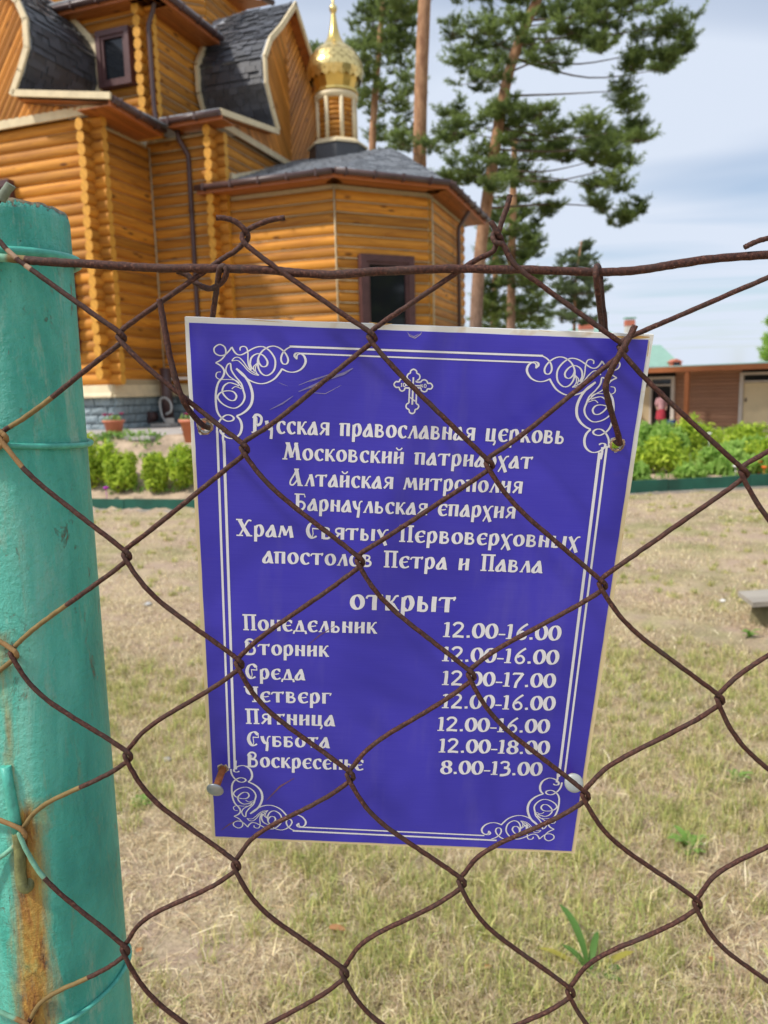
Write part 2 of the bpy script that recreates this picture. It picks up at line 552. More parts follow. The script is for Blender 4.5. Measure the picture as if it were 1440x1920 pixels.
# ------------------------------------------------------------------ mesh helpers
class MB:
    def __init__(s):
        s.v, s.f, s.m, s.sm = [], [], [], []

    def add(s, vs, fs, mi=0, smooth=False):
        o = len(s.v)
        s.v += [Vector(p) for p in vs]
        s.f += [tuple(i + o for i in f) for f in fs]
        s.m += [mi] * len(fs)
        s.sm += [smooth] * len(fs)

    def box(s, o, ax, ay, az_, mi=0):
        """o = corner, ax/ay/az_ = edge vectors"""
        o, ax, ay, az_ = Vector(o), Vector(ax), Vector(ay), Vector(az_)
        vs = [o, o + ax, o + ax + ay, o + ay, o + az_, o + ax + az_, o + ax + ay + az_, o + ay + az_]
        fs = [(0, 3, 2, 1), (4, 5, 6, 7), (0, 1, 5, 4), (1, 2, 6, 5), (2, 3, 7, 6), (3, 0, 4, 7)]
        if ax.cross(ay).dot(az_) < 0:
            fs = [tuple(reversed(f)) for f in fs]
        s.add(vs, fs, mi)

    def cbox(s, c, sx, sy, sz, mi=0, rz=0.0):
        c = Vector(c)
        X = Vector((cos(rz), sin(rz), 0)) * sx
        Y = Vector((-sin(rz), cos(rz), 0)) * sy
        Z = Vector((0, 0, sz))
        s.box(c - X / 2 - Y / 2 - Z / 2, X, Y, Z, mi)

    def tube(s, path, rad, sides=8, mi=0, caps=True, squash=1.0):
        path = [Vector(p) for p in path]
        n = len(path)
        rad = rad if isinstance(rad, (list, tuple)) else [rad] * n
        T = []
        for i in range(n):
            a = path[max(0, i - 1)]; b = path[min(n - 1, i + 1)]
            t = (b - a)
            T.append(t.normalized() if t.length > 1e-9 else Vector((0, 0, 1)))
        ref = Vector((0, 0, 1)) if abs(T[0].z) < 0.9 else Vector((1, 0, 0))
        nrm = (ref - T[0] * ref.dot(T[0])).normalized()
        vs = []
        for i in range(n):
            nrm = (nrm - T[i] * nrm.dot(T[i]))
            if nrm.length < 1e-6:
                nrm = T[i].orthogonal()
            nrm.normalize()
            bn = T[i].cross(nrm)
            for k in range(sides):
                a = 2 * pi * k / sides
                vs.append(path[i] + (nrm * cos(a) + bn * sin(a) * squash) * rad[i])
        fs = []
        for i in range(n - 1):
            for k in range(sides):
                k2 = (k + 1) % sides
                fs.append((i * sides + k, i * sides + k2, (i + 1) * sides + k2, (i + 1) * sides + k))
        s.add(vs, fs, mi, True)
        if caps:
            o = len(s.v) - len(vs)
            s.f += [tuple(o + k for k in reversed(range(sides))), tuple(o + (n - 1) * sides + k for k in range(sides))]
            s.m += [mi, mi]; s.sm += [False, False]

    def lathe(s, c, prof, sides=24, mi=0, smooth=True):
        c = Vector(c)
        vs = []
        for (r, z) in prof:
            for k in range(sides):
                a = 2 * pi * k / sides
                vs.append(c + Vector((r * cos(a), r * sin(a), z)))
        fs = []
        for i in range(len(prof) - 1):
            for k in range(sides):
                k2 = (k + 1) % sides
                fs.append((i * sides + k, i * sides + k2, (i + 1) * sides + k2, (i + 1) * sides + k))
        s.add(vs, fs, mi, smooth)

    def prism(s, poly, d, mi=0):
        """poly: list of 3D points, extruded by vector d"""
        d = Vector(d)
        n = len(poly)
        poly = [Vector(p) for p in poly]
        vs = poly + [p + d for p in poly]
        tri = tessellate_polygon([poly])
        fs = [tuple(reversed(t)) for t in tri] + [tuple(i + n for i in t) for t in tri]
        fs += [(i, (i + 1) % n, (i + 1) % n + n, i + n) for i in range(n)]
        s.add(vs, fs, mi)

    def build(s, name, mats, parent=None):
        me = bpy.data.meshes.new(name)
        off = world_loc(parent) if parent else Vector((0, 0, 0))
        me.from_pydata([tuple(p - off) for p in s.v], [], s.f)
        mats = mats if isinstance(mats, (list, tuple)) else [mats]
        for mt in mats:
            me.materials.append(mt)
        me.polygons.foreach_set('material_index', s.m)
        me.polygons.foreach_set('use_smooth', s.sm)
        me.update()
        o = bpy.data.objects.new(name, me)
        C.objects.link(o)
        if parent:
            o.parent = parent
        return o


def world_loc(o):
    p = Vector((0, 0, 0))
    while o is not None:
        p = p + Vector(o.location)
        o = o.parent
    return p


def tag(o, label=None, cat=None, group=None, kind=None):
    if label: o['label'] = label
    if cat: o['category'] = cat
    if group: o['group'] = group
    if kind: o['kind'] = kind
    return o


def thing(name, label, cat, loc=(0, 0, 0), group=None):
    o = bpy.data.objects.new(name, None)
    o.empty_display_size = 0.1
    o.location = loc
    C.objects.link(o)
    return tag(o, label, cat, group)


def place(mesh, name, parent, mat):
    """an object sharing mesh data, at a world matrix, child of parent"""
    o = bpy.data.objects.new(name, mesh)
    C.objects.link(o)
    o.parent = parent
    o.matrix_local = Matrix.Translation(-world_loc(parent)) @ mat
    return o


def catmull(P, per=6, closed=False):
    P = [Vector(p) for p in P]
    n = len(P)
    if n < 3:
        return P
    out_ = []
    rng_ = range(n) if closed else range(n - 1)
    for i in rng_:
        if closed:
            a, b, c, d = P[(i - 1) % n], P[i], P[(i + 1) % n], P[(i + 2) % n]
        else:
            a, b, c, d = P[max(0, i - 1)], P[i], P[i + 1], P[min(n - 1, i + 2)]
        for k in range(per):
            t = k / per
            out_.append(0.5 * ((2 * b) + (c - a) * t + (2 * a - 5 * b + 4 * c - d) * t * t + (-a + 3 * b - 3 * c + d) * t ** 3))
    out_.append(P[0] if closed else P[-1])
    return out_


def np_mesh(name, verts, faces, mat, parent=None, attrs=None, smooth=False):
    """verts (N,3), faces (M,k) numpy, attrs {name: (per-vertex array, type)}"""
    me = bpy.data.meshes.new(name)
    off = np.array(world_loc(parent)) if parent else np.zeros(3)
    v = (verts - off).astype(np.float32)
    k = faces.shape[1]
    me.vertices.add(len(v)); me.vertices.foreach_set('co', v.ravel())
    me.loops.add(faces.size); me.loops.foreach_set('vertex_index', faces.ravel().astype(np.int32))
    me.polygons.add(len(faces))
    me.polygons.foreach_set('loop_start', np.arange(0, faces.size, k, dtype=np.int32))
    try:
        me.polygons.foreach_set('loop_total', np.full(len(faces), k, dtype=np.int32))
    except Exception:
        pass
    for an, (arr, ty) in (attrs or {}).items():
        a = me.attributes.new(an, ty, 'POINT')
        if ty == 'FLOAT':
            a.data.foreach_set('value', arr.astype(np.float32).ravel())
        else:
            a.data.foreach_set('color', arr.astype(np.float32).ravel())
    me.materials.append(mat)
    me.update(calc_edges=True)
    me.validate()
    o = bpy.data.objects.new(name, me)
    C.objects.link(o)
    if parent:
        o.parent = parent
    return o

# ================================================================== GROUND
BX = [-9.0, -6.5, -4.02, -2.52, -1.0, 1.2, 3.41, 5.54, 9.0, 14.0]
BY = [12.3, 11.3, 10.42, 9.98, 9.78, 9.95, 10.56, 10.96, 11.4, 11.9]


def yb(x):
    return np.interp(x, BX, BY)


def sstep(t):
    t = np.clip(t, 0, 1)
    return t * t * (3 - 2 * t)


def zg(x, y):
    x = np.asarray(x, float); y = np.asarray(y, float)
    b = yb(x)
    bed = 0.11 * sstep((y - b) / 0.08)
    rise = 0.79 * np.clip((y - b - 0.25) / (12.05 - b - 0.25), 0, 1) * (1 - sstep((x - 0.3) / 3.5))
    far = -0.28 * sstep((y - 15) / 8) * sstep((x - 3) / 5)
    bumps = 0.012 * np.sin(x * 5.1 + 1.3 * np.sin(y * 3.3)) * np.sin(y * 4.3 + x) + 0.02 * np.sin(x * 0.9) * np.sin(y * 0.7 + 1)
    return bed + rise + far + bumps * (y < b) + 0.02 * np.sin(x * 6 + y * 3) * np.sin(y * 7 - x * 2) * (y > b) * (y < 12.3)


def grid_sheet(name, xs, ys, mat, zfun, kind='structure'):
    X, Y = np.meshgrid(xs, ys)
    V = np.stack([X.ravel(), Y.ravel(), zfun(X, Y).ravel()], 1)
    nx, ny = len(xs), len(ys)
    i = np.arange(ny - 1)[:, None] * nx + np.arange(nx - 1)[None]
    Fc = np.stack([i, i + 1, i + 1 + nx, i + nx], -1).reshape(-1, 4)
    o = np_mesh(name, V, Fc, mat)
    me = o.data
    me.polygons.foreach_set('use_smooth', [True] * len(me.polygons))
    return o


xs = np.concatenate([[-900, -300, -100, -40, -20], np.linspace(-13, 16, 146), [20, 40, 100, 300, 900]])
ys = np.concatenate([[-300, -60, -10, -2], np.linspace(0.2, 16, 150), [17, 18, 20, 22, 25, 30, 40, 60, 100, 300, 900]])
g = grid_sheet('ground', xs, ys, M['ground'], zg)
tag(g, kind='structure')

# the turned-over soil of the bed behind the green border, a sheet on the ground
xs2 = np.linspace(-11, 13, 160)
ts = np.linspace(0, 1, 40)
X = np.repeat(xs2[None], 40, 0)
Yb_ = yb(xs2)[None] + 0.03
ytop = np.where(xs2 < 3.5, 12.5, 15.5)[None]
Yy = Yb_ + ts[:, None] * (ytop - Yb_)
V = np.stack([X.ravel(), Yy.ravel(), (zg(X, Yy) + 0.006).ravel()], 1)
i = np.arange(39)[:, None] * 160 + np.arange(159)[None]
Fc = np.stack([i, i + 1, i + 161, i + 160], -1).reshape(-1, 4)
so = np_mesh('soil_bed', V, Fc, M['soil'])
so.data.polygons.foreach_set('use_smooth', [True] * len(so.data.polygons))
tag(so, kind='structure')

# ================================================================== CHURCH
u2 = Vector((sin(radians(19.5)), cos(radians(19.5)), 0))
v2 = Vector((sin(radians(109.5)), cos(radians(109.5)), 0))
K1 = Vector((-5.1926, 15.0, 0))
UZ = Vector((0, 0, 1))


def P(a, b, z=0.0):
    return K1 + v2 * a + u2 * b + UZ * z


church = thing('wooden_church', 'orange log church with curved black shingled gables behind the fence', 'church', P(0, 0, 0.9))

# path round the church
pb = MB()
pp = [P(-9, -2.45, 0.0), P(2.6, -2.45, 0.0), P(2.6, 2.0, 0), P(-9, 2.0, 0)]
pb.prism([Vector((p.x, p.y, 0.86)) for p in pp], (0, 0, 0.052))
tag(pb.build('path', M['path']), kind='structure')

COURSE, LR = 0.21, 0.111
log_cache = {}


def log_mesh(length):
    k = round(length, 2)
    if k not in log_cache:
        mb = MB()
        n = 3
        pts = [Vector((length * i / n, 0, 0)) for i in range(n + 1)]
        mb.tube(pts, LR, 14, 0, caps=False, squash=0.76)
        for x, rev in ((0, True), (length, False)):
            vs = [Vector((x, LR * 0.76 * cos(2 * pi * q / 14), LR * sin(2 * pi * q / 14))) for q in range(14)]
            f = tuple(range(14))
            mb.add(vs, [tuple(reversed(f)) if not rev else f], 1)
        me = bpy.data.meshes.new('log')
        me.from_pydata([tuple(p) for p in mb.v], [], mb.f)
        me.materials.append(M['log']); me.materials.append(M['log_end'])
        me.polygons.foreach_set('material_index', mb.m)
        me.polygons.foreach_set('use_smooth', mb.sm)
        me.update()
        log_cache[k] = me
    return log_cache[k]


seal = MB()
backing = MB()


def log_wall(p0, d, length, z0, z1, e0=0.0, e1=0.0, half=0.0, rope=0.0, holes=()):
    """courses of round logs from p0 along d; the core stands just behind"""
    d = d.normalized()
    nrm = Vector((d.y, -d.x, 0))
    n = int(round((z1 - z0) / COURSE))
    for i in range(n):
        z = z0 + COURSE * (i + 0.5) + half
        if z + LR > z1 + 0.12:
            break
        j0 = e0 + (RNG.random() - 0.5) * 0.03 if e0 else 0
        j1 = e1 + (RNG.random() - 0.5) * 0.03 if e1 else 0
        o = p0 - d * j0
        o = Vector((o.x, o.y, z))
        mat = Matrix(((d.x, nrm.x, 0, o.x), (d.y, nrm.y, 0, o.y), (0, 0, 1, o.z), (0, 0, 0, 1)))
        roll_ = Matrix.Rotation(pi * random.choice((0, 1)), 4, 'X')
        place(log_mesh(round(length + j0 + j1, 1)), 'log', church, mat @ roll_)
        if rope:
            a = Vector((p0.x, p0.y, z + COURSE / 2)) + nrm * 0.068
            seal.tube([a, a + d * length], rope, 5)
    a = Vector((p0.x, p0.y, z0)) - nrm * 0.06
    backing.box(a, d * length, nrm * 0.09, (0, 0, z1 - z0))


Z0 = 1.77
nA = -u2
# arm towards the left-front: wall A (faces camera-left), wall B
log_wall(P(-4.7, 0), v2, 4.7, Z0, 6.58, 0, 0.28)
log_wall(P(0, 0), u2, 1.73, Z0, 6.55, 0.30, 0, half=COURSE / 2)
log_wall(P(0, 1.73), v2, 1.55, Z0, 6.65, 0, 0.28, rope=0.011)
log_wall(P(1.55, 1.73), u2, 6.2, Z0, 6.72, 0.30, 0, half=COURSE / 2, rope=0.009)
# apse
G0 = P(1.55, 1.85); G1 = P(4.01, 1.85)
w3 = Vector((sin(radians(64.5)), cos(radians(64.5)), 0))
G2 = G1 + w3 * 2.03
G3 = G2 + u2 * 2.9
w4 = Vector((sin(radians(-25.5)), cos(radians(-25.5)), 0))
G4 = G3 + w4 * 2.03
log_wall(G0, v2, 2.49, Z0, 5.42, rope=0.008)
log_wall(G1, w3, 2.03, Z0, 5.42, rope=0.011)
log_wall(G2, u2, 2.9, Z0, 5.42, rope=0.011)
backing.box(G3 + UZ * Z0, w4 * 2.03, Vector((-w4.y, w4.x, 0)) * 0.2, (0, 0, 3.6))
backing.box(G4 + UZ * Z0, -v2 * 2.49, -u2 * 0.2, (0, 0, 3.6))
# corner sealing strips of the apse
for g_, nn in ((G1, (-u2 + v2 * 0.41).normalized()), (G2, (v2 - u2 * 0.41).normalized())):
    seal.tube([g_ + nn * 0.125 + UZ * Z0, g_ + nn * 0.125 + UZ * 5.36], 0.016, 6)
seal.tube([P(-0.0 + 0.1, 1.62, Z0), P(0.1, 1.62, 6.5)], 0.016, 6)

# upper tier
K2a, K2b = 0.26, 1.5
log_wall(P(-4.8, K2b), v2, 4.8 + K2a, 6.6, 9.05, 0, 0.25, rope=0.008)
log_wall(P(K2a, K2b), u2, 6.4, 6.6, 9.05, 0.26, 0, half=COURSE / 2, rope=0.008)
# eight-sided drum above
dr = [P(-3.9, 2.7), P(-1.9, 2.7), P(-0.15, 4.45), P(-0.15, 6.3), P(-1.9, 8.0), P(-3.9, 8.0)]
log_wall(dr[0], dr[1] - dr[0], (dr[1] - dr[0]).length, 9.5, 11.4, 0, 0, rope=0.008)
log_wall(dr[1], dr[2] - dr[1], (dr[2] - dr[1]).length, 9.5, 11.4, 0, 0, rope=0.008)
log_wall(dr[2], dr[3] - dr[2], (dr[3] - dr[2]).length, 9.5, 11.4, 0, 0, rope=0.008)
backing.build('wall_core', M['seal'], church)
so_ = seal.build('sealing_rope', M['seal'], church)
so_['kind'] = 'stuff'

# plinth of painted split blocks with a cream flared sill above
core = MB()
outl = [P(-4.7, 0.10), P(-0.10, 0.10), P(-0.10, 1.83), P(1.45, 1.83), P(1.45, 1.95), G1 + u2 * .1, G2 - v2 * .1, G3 - v2 * .1, P(1.45, 8), P(-4.7, 8)]
core.prism([Vector((p.x, p.y, 0.6)) for p in outl], (0, 0, 0.95))
core.build('plinth_core', M['mortar'], church)
blk_cache = {}


def block_run(p0, d, length, z0=0.86, z1=1.53):
    d = d.normalized(); nrm = Vector((d.y, -d.x, 0))
    rows = 4; h = (z1 - z0) / rows
    for r_ in range(rows):
        x = -0.14 if r_ % 2 else 0.0
        while x < length - 0.02:
            w = 0.38 + 0.05 * (random.random() - 0.5)
            x0, x1 = max(0, x), min(length, x + w)
            if x1 - x0 > 0.05:
                mb = MB()
                pr = 0.03 + 0.025 * random.random()
                g_ = 0.008
                a = p0 + d * (x0 + g_) + UZ * (z0 + h * r_ + g_) - nrm * 0.05
                W_, H_ = x1 - x0 - 2 * g_, h - 2 * g_
                t = 0.05 + pr
                vs = []
                nxs, nzs = 5, 3
                for jz in range(nzs + 1):
                    for jx in range(nxs + 1):
                        ed = (jx in (0, nxs)) or (jz in (0, nzs))
                        q = a + d * (W_ * jx / nxs) + UZ * (H_ * jz / nzs) + nrm * (t - 0.02 if ed else t + 0.022 * (random.random() - 0.4))
                        vs.append(q)
                fs = []
                for jz in range(nzs):
                    for jx in range(nxs):
                        i0 = jz * (nxs + 1) + jx
                        fs.append((i0, i0 + 1, i0 + nxs + 2, i0 + nxs + 1))
                mb.add(vs, fs)
                c4 = [vs[0], vs[nxs], vs[-1], vs[nzs * (nxs + 1)]]
                bk = [c - nrm * t for c in c4]
                mb.add(c4 + bk, [(0, 4, 5, 1), (1, 5, 6, 2), (2, 6, 7, 3), (3, 7, 4, 0)])
                mb.build('block', M['stone'], church)
            x += w


block_run(P(-3.6, 0), v2, 3.65)
block_run(P(0.05, 0), u2, 1.7)
block_run(P(0.05, 1.78), v2, 1.5)


def sill_run(p0, p1, z=1.53):
    d = (p1 - p0).normalized(); nrm = Vector((d.y, -d.x, 0))
    mb = MB()
    sec = [(-0.02, 0.0), (0.17, 0.0), (0.175, 0.035), (0.15, 0.09), (0.12, 0.24), (-0.02, 0.245)]
    poly = [p0 + nrm * a_ + UZ * (z + b_) for a_, b_ in sec]
    mb.prism(list(reversed(poly)), p1 - p0)
    mb.build('sill_board', M['cream'], church)


sill_run(P(-4.7, 0), P(0.12, 0))
sill_run(P(0, -0.12), P(0, 1.7))
sill_run(P(0.02, 1.73), P(1.67, 1.73))
sill_run(G0, G1)
sill_run(G1, G2)
sill_run(G2, G3)

# cream boards under the gables
mb = MB(); mb.box(P(-4.7, -0.14, 6.58), v2 * 5.1, u2 * -0.05, (0, 0, 0.15)); mb.build('trim_board', M['cream'], church)
mb = MB(); mb.box(P(1.70, 1.78, 6.72), u2 * 6.0, v2 * 0.05, (0, 0, 0.13)); mb.build('trim_board', M['cream'], church)
mb = MB()
mb.prism([P(1.72, 1.95, 5.74), P(1.72, 5.0, 6.72), P(1.72, 5.0, 6.86), P(1.72, 1.95, 5.88)], v2 * 0.05)
mb.prism([P(1.72, 1.9, 5.72), P(1.72, 2.1, 5.72), P(1.72, 2.1, 5.9), P(1.72, 1.9, 5.9)], v2 * 0.10)
mb.build('flashing_board', M['cream'], church)

# ---------------------------------------------------------------- bochka roofs
shingle_me = None


def shingle_mesh():
    global shingle_me
    if shingle_me is None:
        mb = MB()
        mb.box((-0.5, -0.55, 0.0), (1, 0, 0), (0, 1.05, 0), (0, 0, 0.014))
        me = bpy.data.meshes.new('shingle')
        me.from_pydata([tuple(p) for p in mb.v], [], mb.f)
        me.materials.append(M['shingle'])
        shingle_me = me
    return shingle_me


def bochka(center, ax_w, ax_l, prof, wall_l, front_l, back_l, board_dir, trim_l, trim_top, trim_top2=None, wside=1, ntiles=280, bottom=6.7, half_wall=3.1):
    """center: plan origin; ax_w: across (sideways), ax_l: along the ridge, positive towards the gable.
       prof: half profile (w, z) eave to peak"""
    def Q(w, l, z):
        return Vector((center.x, center.y, 0)) + ax_w * w + ax_l * l + UZ * z
    # faceted roof skin, both sides
    skin = MB()
    pts = [(w, z) for w, z in prof]
    full = pts + [(-w, z) for w, z in reversed(pts[:-1])]
    for (w0, z0), (w1, z1) in zip(full[:-1], full[1:]):
        vs = [Q(w0, front_l, z0), Q(w1, front_l, z1), Q(w1, back_l, z1), Q(w0, back_l, z0)]
        nv = (vs[1] - vs[0]).cross(vs[3] - vs[0]).normalized()
        if nv.z < 0 and abs(w0) > abs(w1) is False:
            nv = -nv
        inw = [p - (Q(0, 0, 8.0) - Q(0, 0, 8.0)) for p in vs]
        skin.add(vs, [(0, 1, 2, 3)])
    skin.build('roof_skin', M['roof_felt'], church)
    # timber lining of the overhang, 5 cm inside the skin
    lin = MB()
    for (w0, z0), (w1, z1) in zip(full[:-1], full[1:]):
        t = Vector((w1 - w0, z1 - z0)).normalized()
        n_ = Vector((-t.y, t.x)) if True else None
        # inward normal (towards w=0, z=8.2)
        mid = Vector(((w0 + w1) / 2, (z0 + z1) / 2))
        if n_.dot(Vector((0, 8.0)) - mid) < 0 and abs(mid.x) < 2.0:
            n_ = -n_
        if abs(mid.x) >= 2.0 and n_.y > 0:
            n_ = -n_
        n_ = n_ * 0.05
        vs = [Q(w0 + n_.x, front_l - 0.02, z0 + n_.y), Q(w1 + n_.x, front_l - 0.02, z1 + n_.y),
              Q(w1 + n_.x, wall_l - 0.06, z1 + n_.y), Q(w0 + n_.x, wall_l - 0.06, z0 + n_.y)]
        lin.add(vs, [(0, 1, 2, 3)])
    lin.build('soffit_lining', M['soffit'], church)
    # shingle tabs on the side that is seen
    upper = pts[1:]
    cum = [0.0]
    for (a, b) in zip(upper[:-1], upper[1:]):
        cum.append(cum[-1] + sqrt((a[0] - b[0]) ** 2 + (a[1] - b[1]) ** 2))
    tot = cum[-1]
    row = 0.118
    s = row * 0.5
    me = shingle_mesh()
    length = front_l - back_l
    wl = 0.25
    cnt = 0
    k = 0
    rest = MB()
    while s < tot:
        for j in range(len(upper) - 1):
            if cum[j] <= s <= cum[j + 1]:
                break
        f = (s - cum[j]) / (cum[j + 1] - cum[j])
        w = upper[j][0] + (upper[j + 1][0] - upper[j][0]) * f
        z = upper[j][1] + (upper[j + 1][1] - upper[j][1]) * f
        tdir = (ax_w * wside * (upper[j + 1][0] - upper[j][0]) + UZ * (upper[j + 1][1] - upper[j][1])).normalized()
        l = back_l - random.random() * wl
        while l < front_l - 0.05:
            ww = wl * random.choice((0.6, 0.8, 1.0, 1.0, 1.25))
            l0, l1 = max(l, back_l), min(l + ww, front_l - 0.03)
            if l1 - l0 > 0.06 and l1 > trim_l:
                c = Q(w * wside, (l0 + l1) / 2, z)
                nn = ax_l.cross(tdir).normalized()
                outv = (ax_w * wside * w + UZ * (z - 8.0))
                if nn.dot(outv) < 0:
                    nn = -nn
                thick = random.choice((0.002, 0.014, 0.026))
                tilt = tdir * 0.99 - nn * 0.10
                tilt.normalize()
                n3 = ax_l.cross(tilt).normalized()
                if n3.dot(nn) < 0:
                    n3 = -n3
                sx = (l1 - l0) - 0.008
                o = c + nn * thick
                m = Matrix(((ax_l.x * sx, tilt.x * row * 1.02, n3.x, o.x), (ax_l.y * sx, tilt.y * row * 1.02, n3.y, o.y),
                            (ax_l.z * sx, tilt.z * row * 1.02, n3.z, o.z), (0, 0, 0, 1)))
                if cnt < ntiles:
                    place(me, 'shingle', church, m)
                else:
                    rest.box(m @ Vector((-0.5, -0.55, 0)), m.to_3x3() @ Vector((1, 0, 0)), m.to_3x3() @ Vector((0, 1.05, 0)), m.to_3x3() @ Vector((0, 0, 0.014)))
                cnt += 1
            l += ww
        s += row
        k += 1
    if rest.v:
        ro = rest.build('shingle_field', M['shingle'], church); ro['kind'] = 'stuff'
    # cream fascia along the front edge
    for (w0, z0), (w1, z1) in zip(full[:-1], full[1:]):
        fb = MB()
        a0, a1 = Q(w0, front_l, z0), Q(w1, front_l, z1)
        t = (a1 - a0).normalized()
        n_ = ax_l.cross(t).normalized()
        c0 = (a0 + a1) / 2 - Q(0, front_l, 8.1)
        if n_.dot(c0) < 0 and abs(w0 + w1) < 4.2:
            n_ = -n_
        if abs(w0 + w1) >= 4.2 and n_.z < 0:
            n_ = -n_
        fb.box(a0 - t * 0.02 - n_ * 0.085, t * ((a1 - a0).length + 0.04), n_ * 0.11, ax_l * 0.05)
        fb.build('fascia', M['cream'], church)
    # trim where the roof meets the upper wall
    if trim_l is not None:
        for (w0, z0), (w1, z1) in zip(upper[:-1], upper[1:]):
            if z0 > trim_top:
                continue
            tb = MB()
            if z1 > trim_top:
                ff = (trim_top - z0) / (z1 - z0)
                w1, z1 = w0 + (w1 - w0) * ff, trim_top
            a0, a1 = Q(w0 * wside, trim_l, z0), Q(w1 * wside, trim_l, z1)
            t = (a1 - a0).normalized()
            n_ = ax_l.cross(t).normalized()
            if n_.dot(ax_w * wside) < 0:
                n_ = -n_
            tb.box(a0 - n_ * 0.02 - t * 0.015, t * ((a1 - a0).length + 0.03), n_ * 0.16, ax_l * 0.07)
            tb.build('trim_board', M['cream'], church)
    # gable boarding: strips clipped to the gable outline
    gp = [(half_wall, bottom)] + [(half_wall, prof[0][1] - 0.02)] + [(w - 0.06 if w > 0.1 else 0, z - 0.05) for w, z in prof[1:]]
    for side in (1, -1):
        bm = bmesh.new()
        poly = [(w * side, z) for w, z in gp] + [(0.0, bottom)]
        vs = [bm.verts.new((p[0], 0, p[1])) for p in poly]
        fc = bm.faces.new(vs)
        bmesh.ops.triangulate(bm, faces=[fc])
        base = bm.copy()
        dirv = Vector((cos(radians(52)) * side * board_dir, 0, sin(radians(52))))
        nv = Vector((dirv.z, 0, -dirv.x))
        lo_ = min(nv.dot(v.co) for v in base.verts); hi_ = max(nv.dot(v.co) for v in base.verts)
        bw = 0.125
        tt = lo_
        while tt < hi_:
            b2 = base.copy()
            bmesh.ops.bisect_plane(b2, geom=b2.verts[:] + b2.edges[:] + b2.faces[:], plane_co=nv * (tt + 0.008), plane_no=nv, clear_inner=True)
            if b2.faces:
                bmesh.ops.bisect_plane(b2, geom=b2.verts[:] + b2.edges[:] + b2.faces[:], plane_co=nv * (tt + bw - 0.008), plane_no=nv, clear_outer=True)
            if b2.faces:
                # rounded batten: split along the middle and lift it
                bmesh.ops.bisect_plane(b2, geom=b2.verts[:] + b2.edges[:] + b2.faces[:], plane_co=nv * (tt + bw / 2), plane_no=nv)
                mbb = MB()
                vv = []
                for v in b2.verts:
                    mid_ = 1 - abs(nv.dot(v.co) - (tt + bw / 2)) / (bw / 2)
                    vv.append(Q(v.co.x, wall_l + 0.03 + 0.028 * mid_, v.co.z))
                idx = {v: i_ for i_, v in enumerate(b2.verts)}
                mbb.add(vv, [tuple(idx[v] for v in f_.verts) for f_ in b2.faces])
                # local X along the board, for the grain
                d3 = (ax_w * dirv.x + UZ * dirv.z).normalized()
                n3 = ax_l
                y3 = n3.cross(d3)
                o3 = vv[0]
                mm = Matrix(((d3.x, y3.x, n3.x, o3.x), (d3.y, y3.y, n3.y, o3.y), (d3.z, y3.z, n3.z, o3.z), (0, 0, 0, 1)))
                inv = mm.inverted()
                me2 = bpy.data.meshes.new('board')
                me2.from_pydata([tuple(inv @ p) for p in mbb.v], [], mbb.f)
                me2.materials.append(M['board'])
                place(me2, 'board', church, mm)
            b2.free()
            tt += bw
        base.free(); bm.free()
    bk = MB()
    poly3 = [Q(w, wall_l, z) for w, z in gp] + [Q(-w, wall_l, z) for w, z in reversed(gp[:-1])]
    bk.prism(poly3, ax_l * 0.028)
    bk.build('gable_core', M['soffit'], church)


profR = [(3.55, 6.85), (1.17, 7.18), (1.42, 7.55), (1.65, 7.98), (1.66, 8.5), (1.34, 8.98), (0.78, 9.45), (0, 10.22)]
bochka(P(0, 4.83), -u2, v2, profR, 1.70, 1.97, -1.0, 1, K2a + 0.13, 8.95, wside=1, ntiles=190, bottom=6.84)
profL = [(3.13, 6.66), (1.05, 7.0), (1.28, 7.36), (1.48, 7.73), (1.5, 8.2), (1.36, 8.52), (0.85, 9.05), (0, 9.8)]
bochka(P(-2.3, 0), v2, -u2, profL, 0.14, 0.45, -3.0, 1, -K2b + 0.13, 8.95, wside=1, ntiles=110, bottom=6.72, half_wall=2.3)

# eaves: boarded soffits, gutters
def eave(p0, p1, z, depth, inward, name='soffit', thick=0.05, gutter=True, rise=0.0):
    """p0->p1 outer eave line, soffit runs back by depth towards inward"""
    mb_ = MB()
    a, b = Vector((p0.x, p0.y, z)), Vector((p1.x, p1.y, z))
    mb_.box(a - UZ * 0.11, b - a, inward * 0.04, (0, 0, 0.14))
    mb_.build('fascia', M['orange_trim'], church)
    n_ = max(2, int(depth / 0.13))
    for q in range(n_):
        s0 = 0.045 + (depth - 0.05) * q / n_
        bb = MB()
        d = (b - a)
        ln = d.length
        d = d.normalized()
        o = a + inward * (s0 + 0.004) + UZ * (-0.10 + rise * s0)
        y3 = inward
        mm = Matrix(((d.x, y3.x, 0, o.x), (d.y, y3.y, 0, o.y), (0, 0, 1, o.z), (0, 0, 0, 1)))
        bb.box((0, 0, 0), (ln, 0, 0), (0, (depth - 0.05) / n_ - 0.008, 0), (0, 0, 0.02))
        me = bpy.data.meshes.new('soffit_board')
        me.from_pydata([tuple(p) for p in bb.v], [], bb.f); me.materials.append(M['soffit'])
        place(me, 'soffit_board', church, mm)
    if gutter:
        gt = MB()
        gt.tube([a - inward * 0.055 - UZ * 0.005, b - inward * 0.055 - UZ * 0.005], 0.06, 10)
        # hooks
        ln = (b - a).length
        for q in range(int(ln / 0.6) + 1):
            c = a + (b - a).normalized() * (0.2 + q * 0.6)
            if (c - a).length < ln:
                gt.cbox(c - inward * 0.055 - UZ * 0.01, 0.03, 0.135, 0.135, 0, atan2((b - a).y, (b - a).x))
        gt.build('gutter', M['brown'], church)


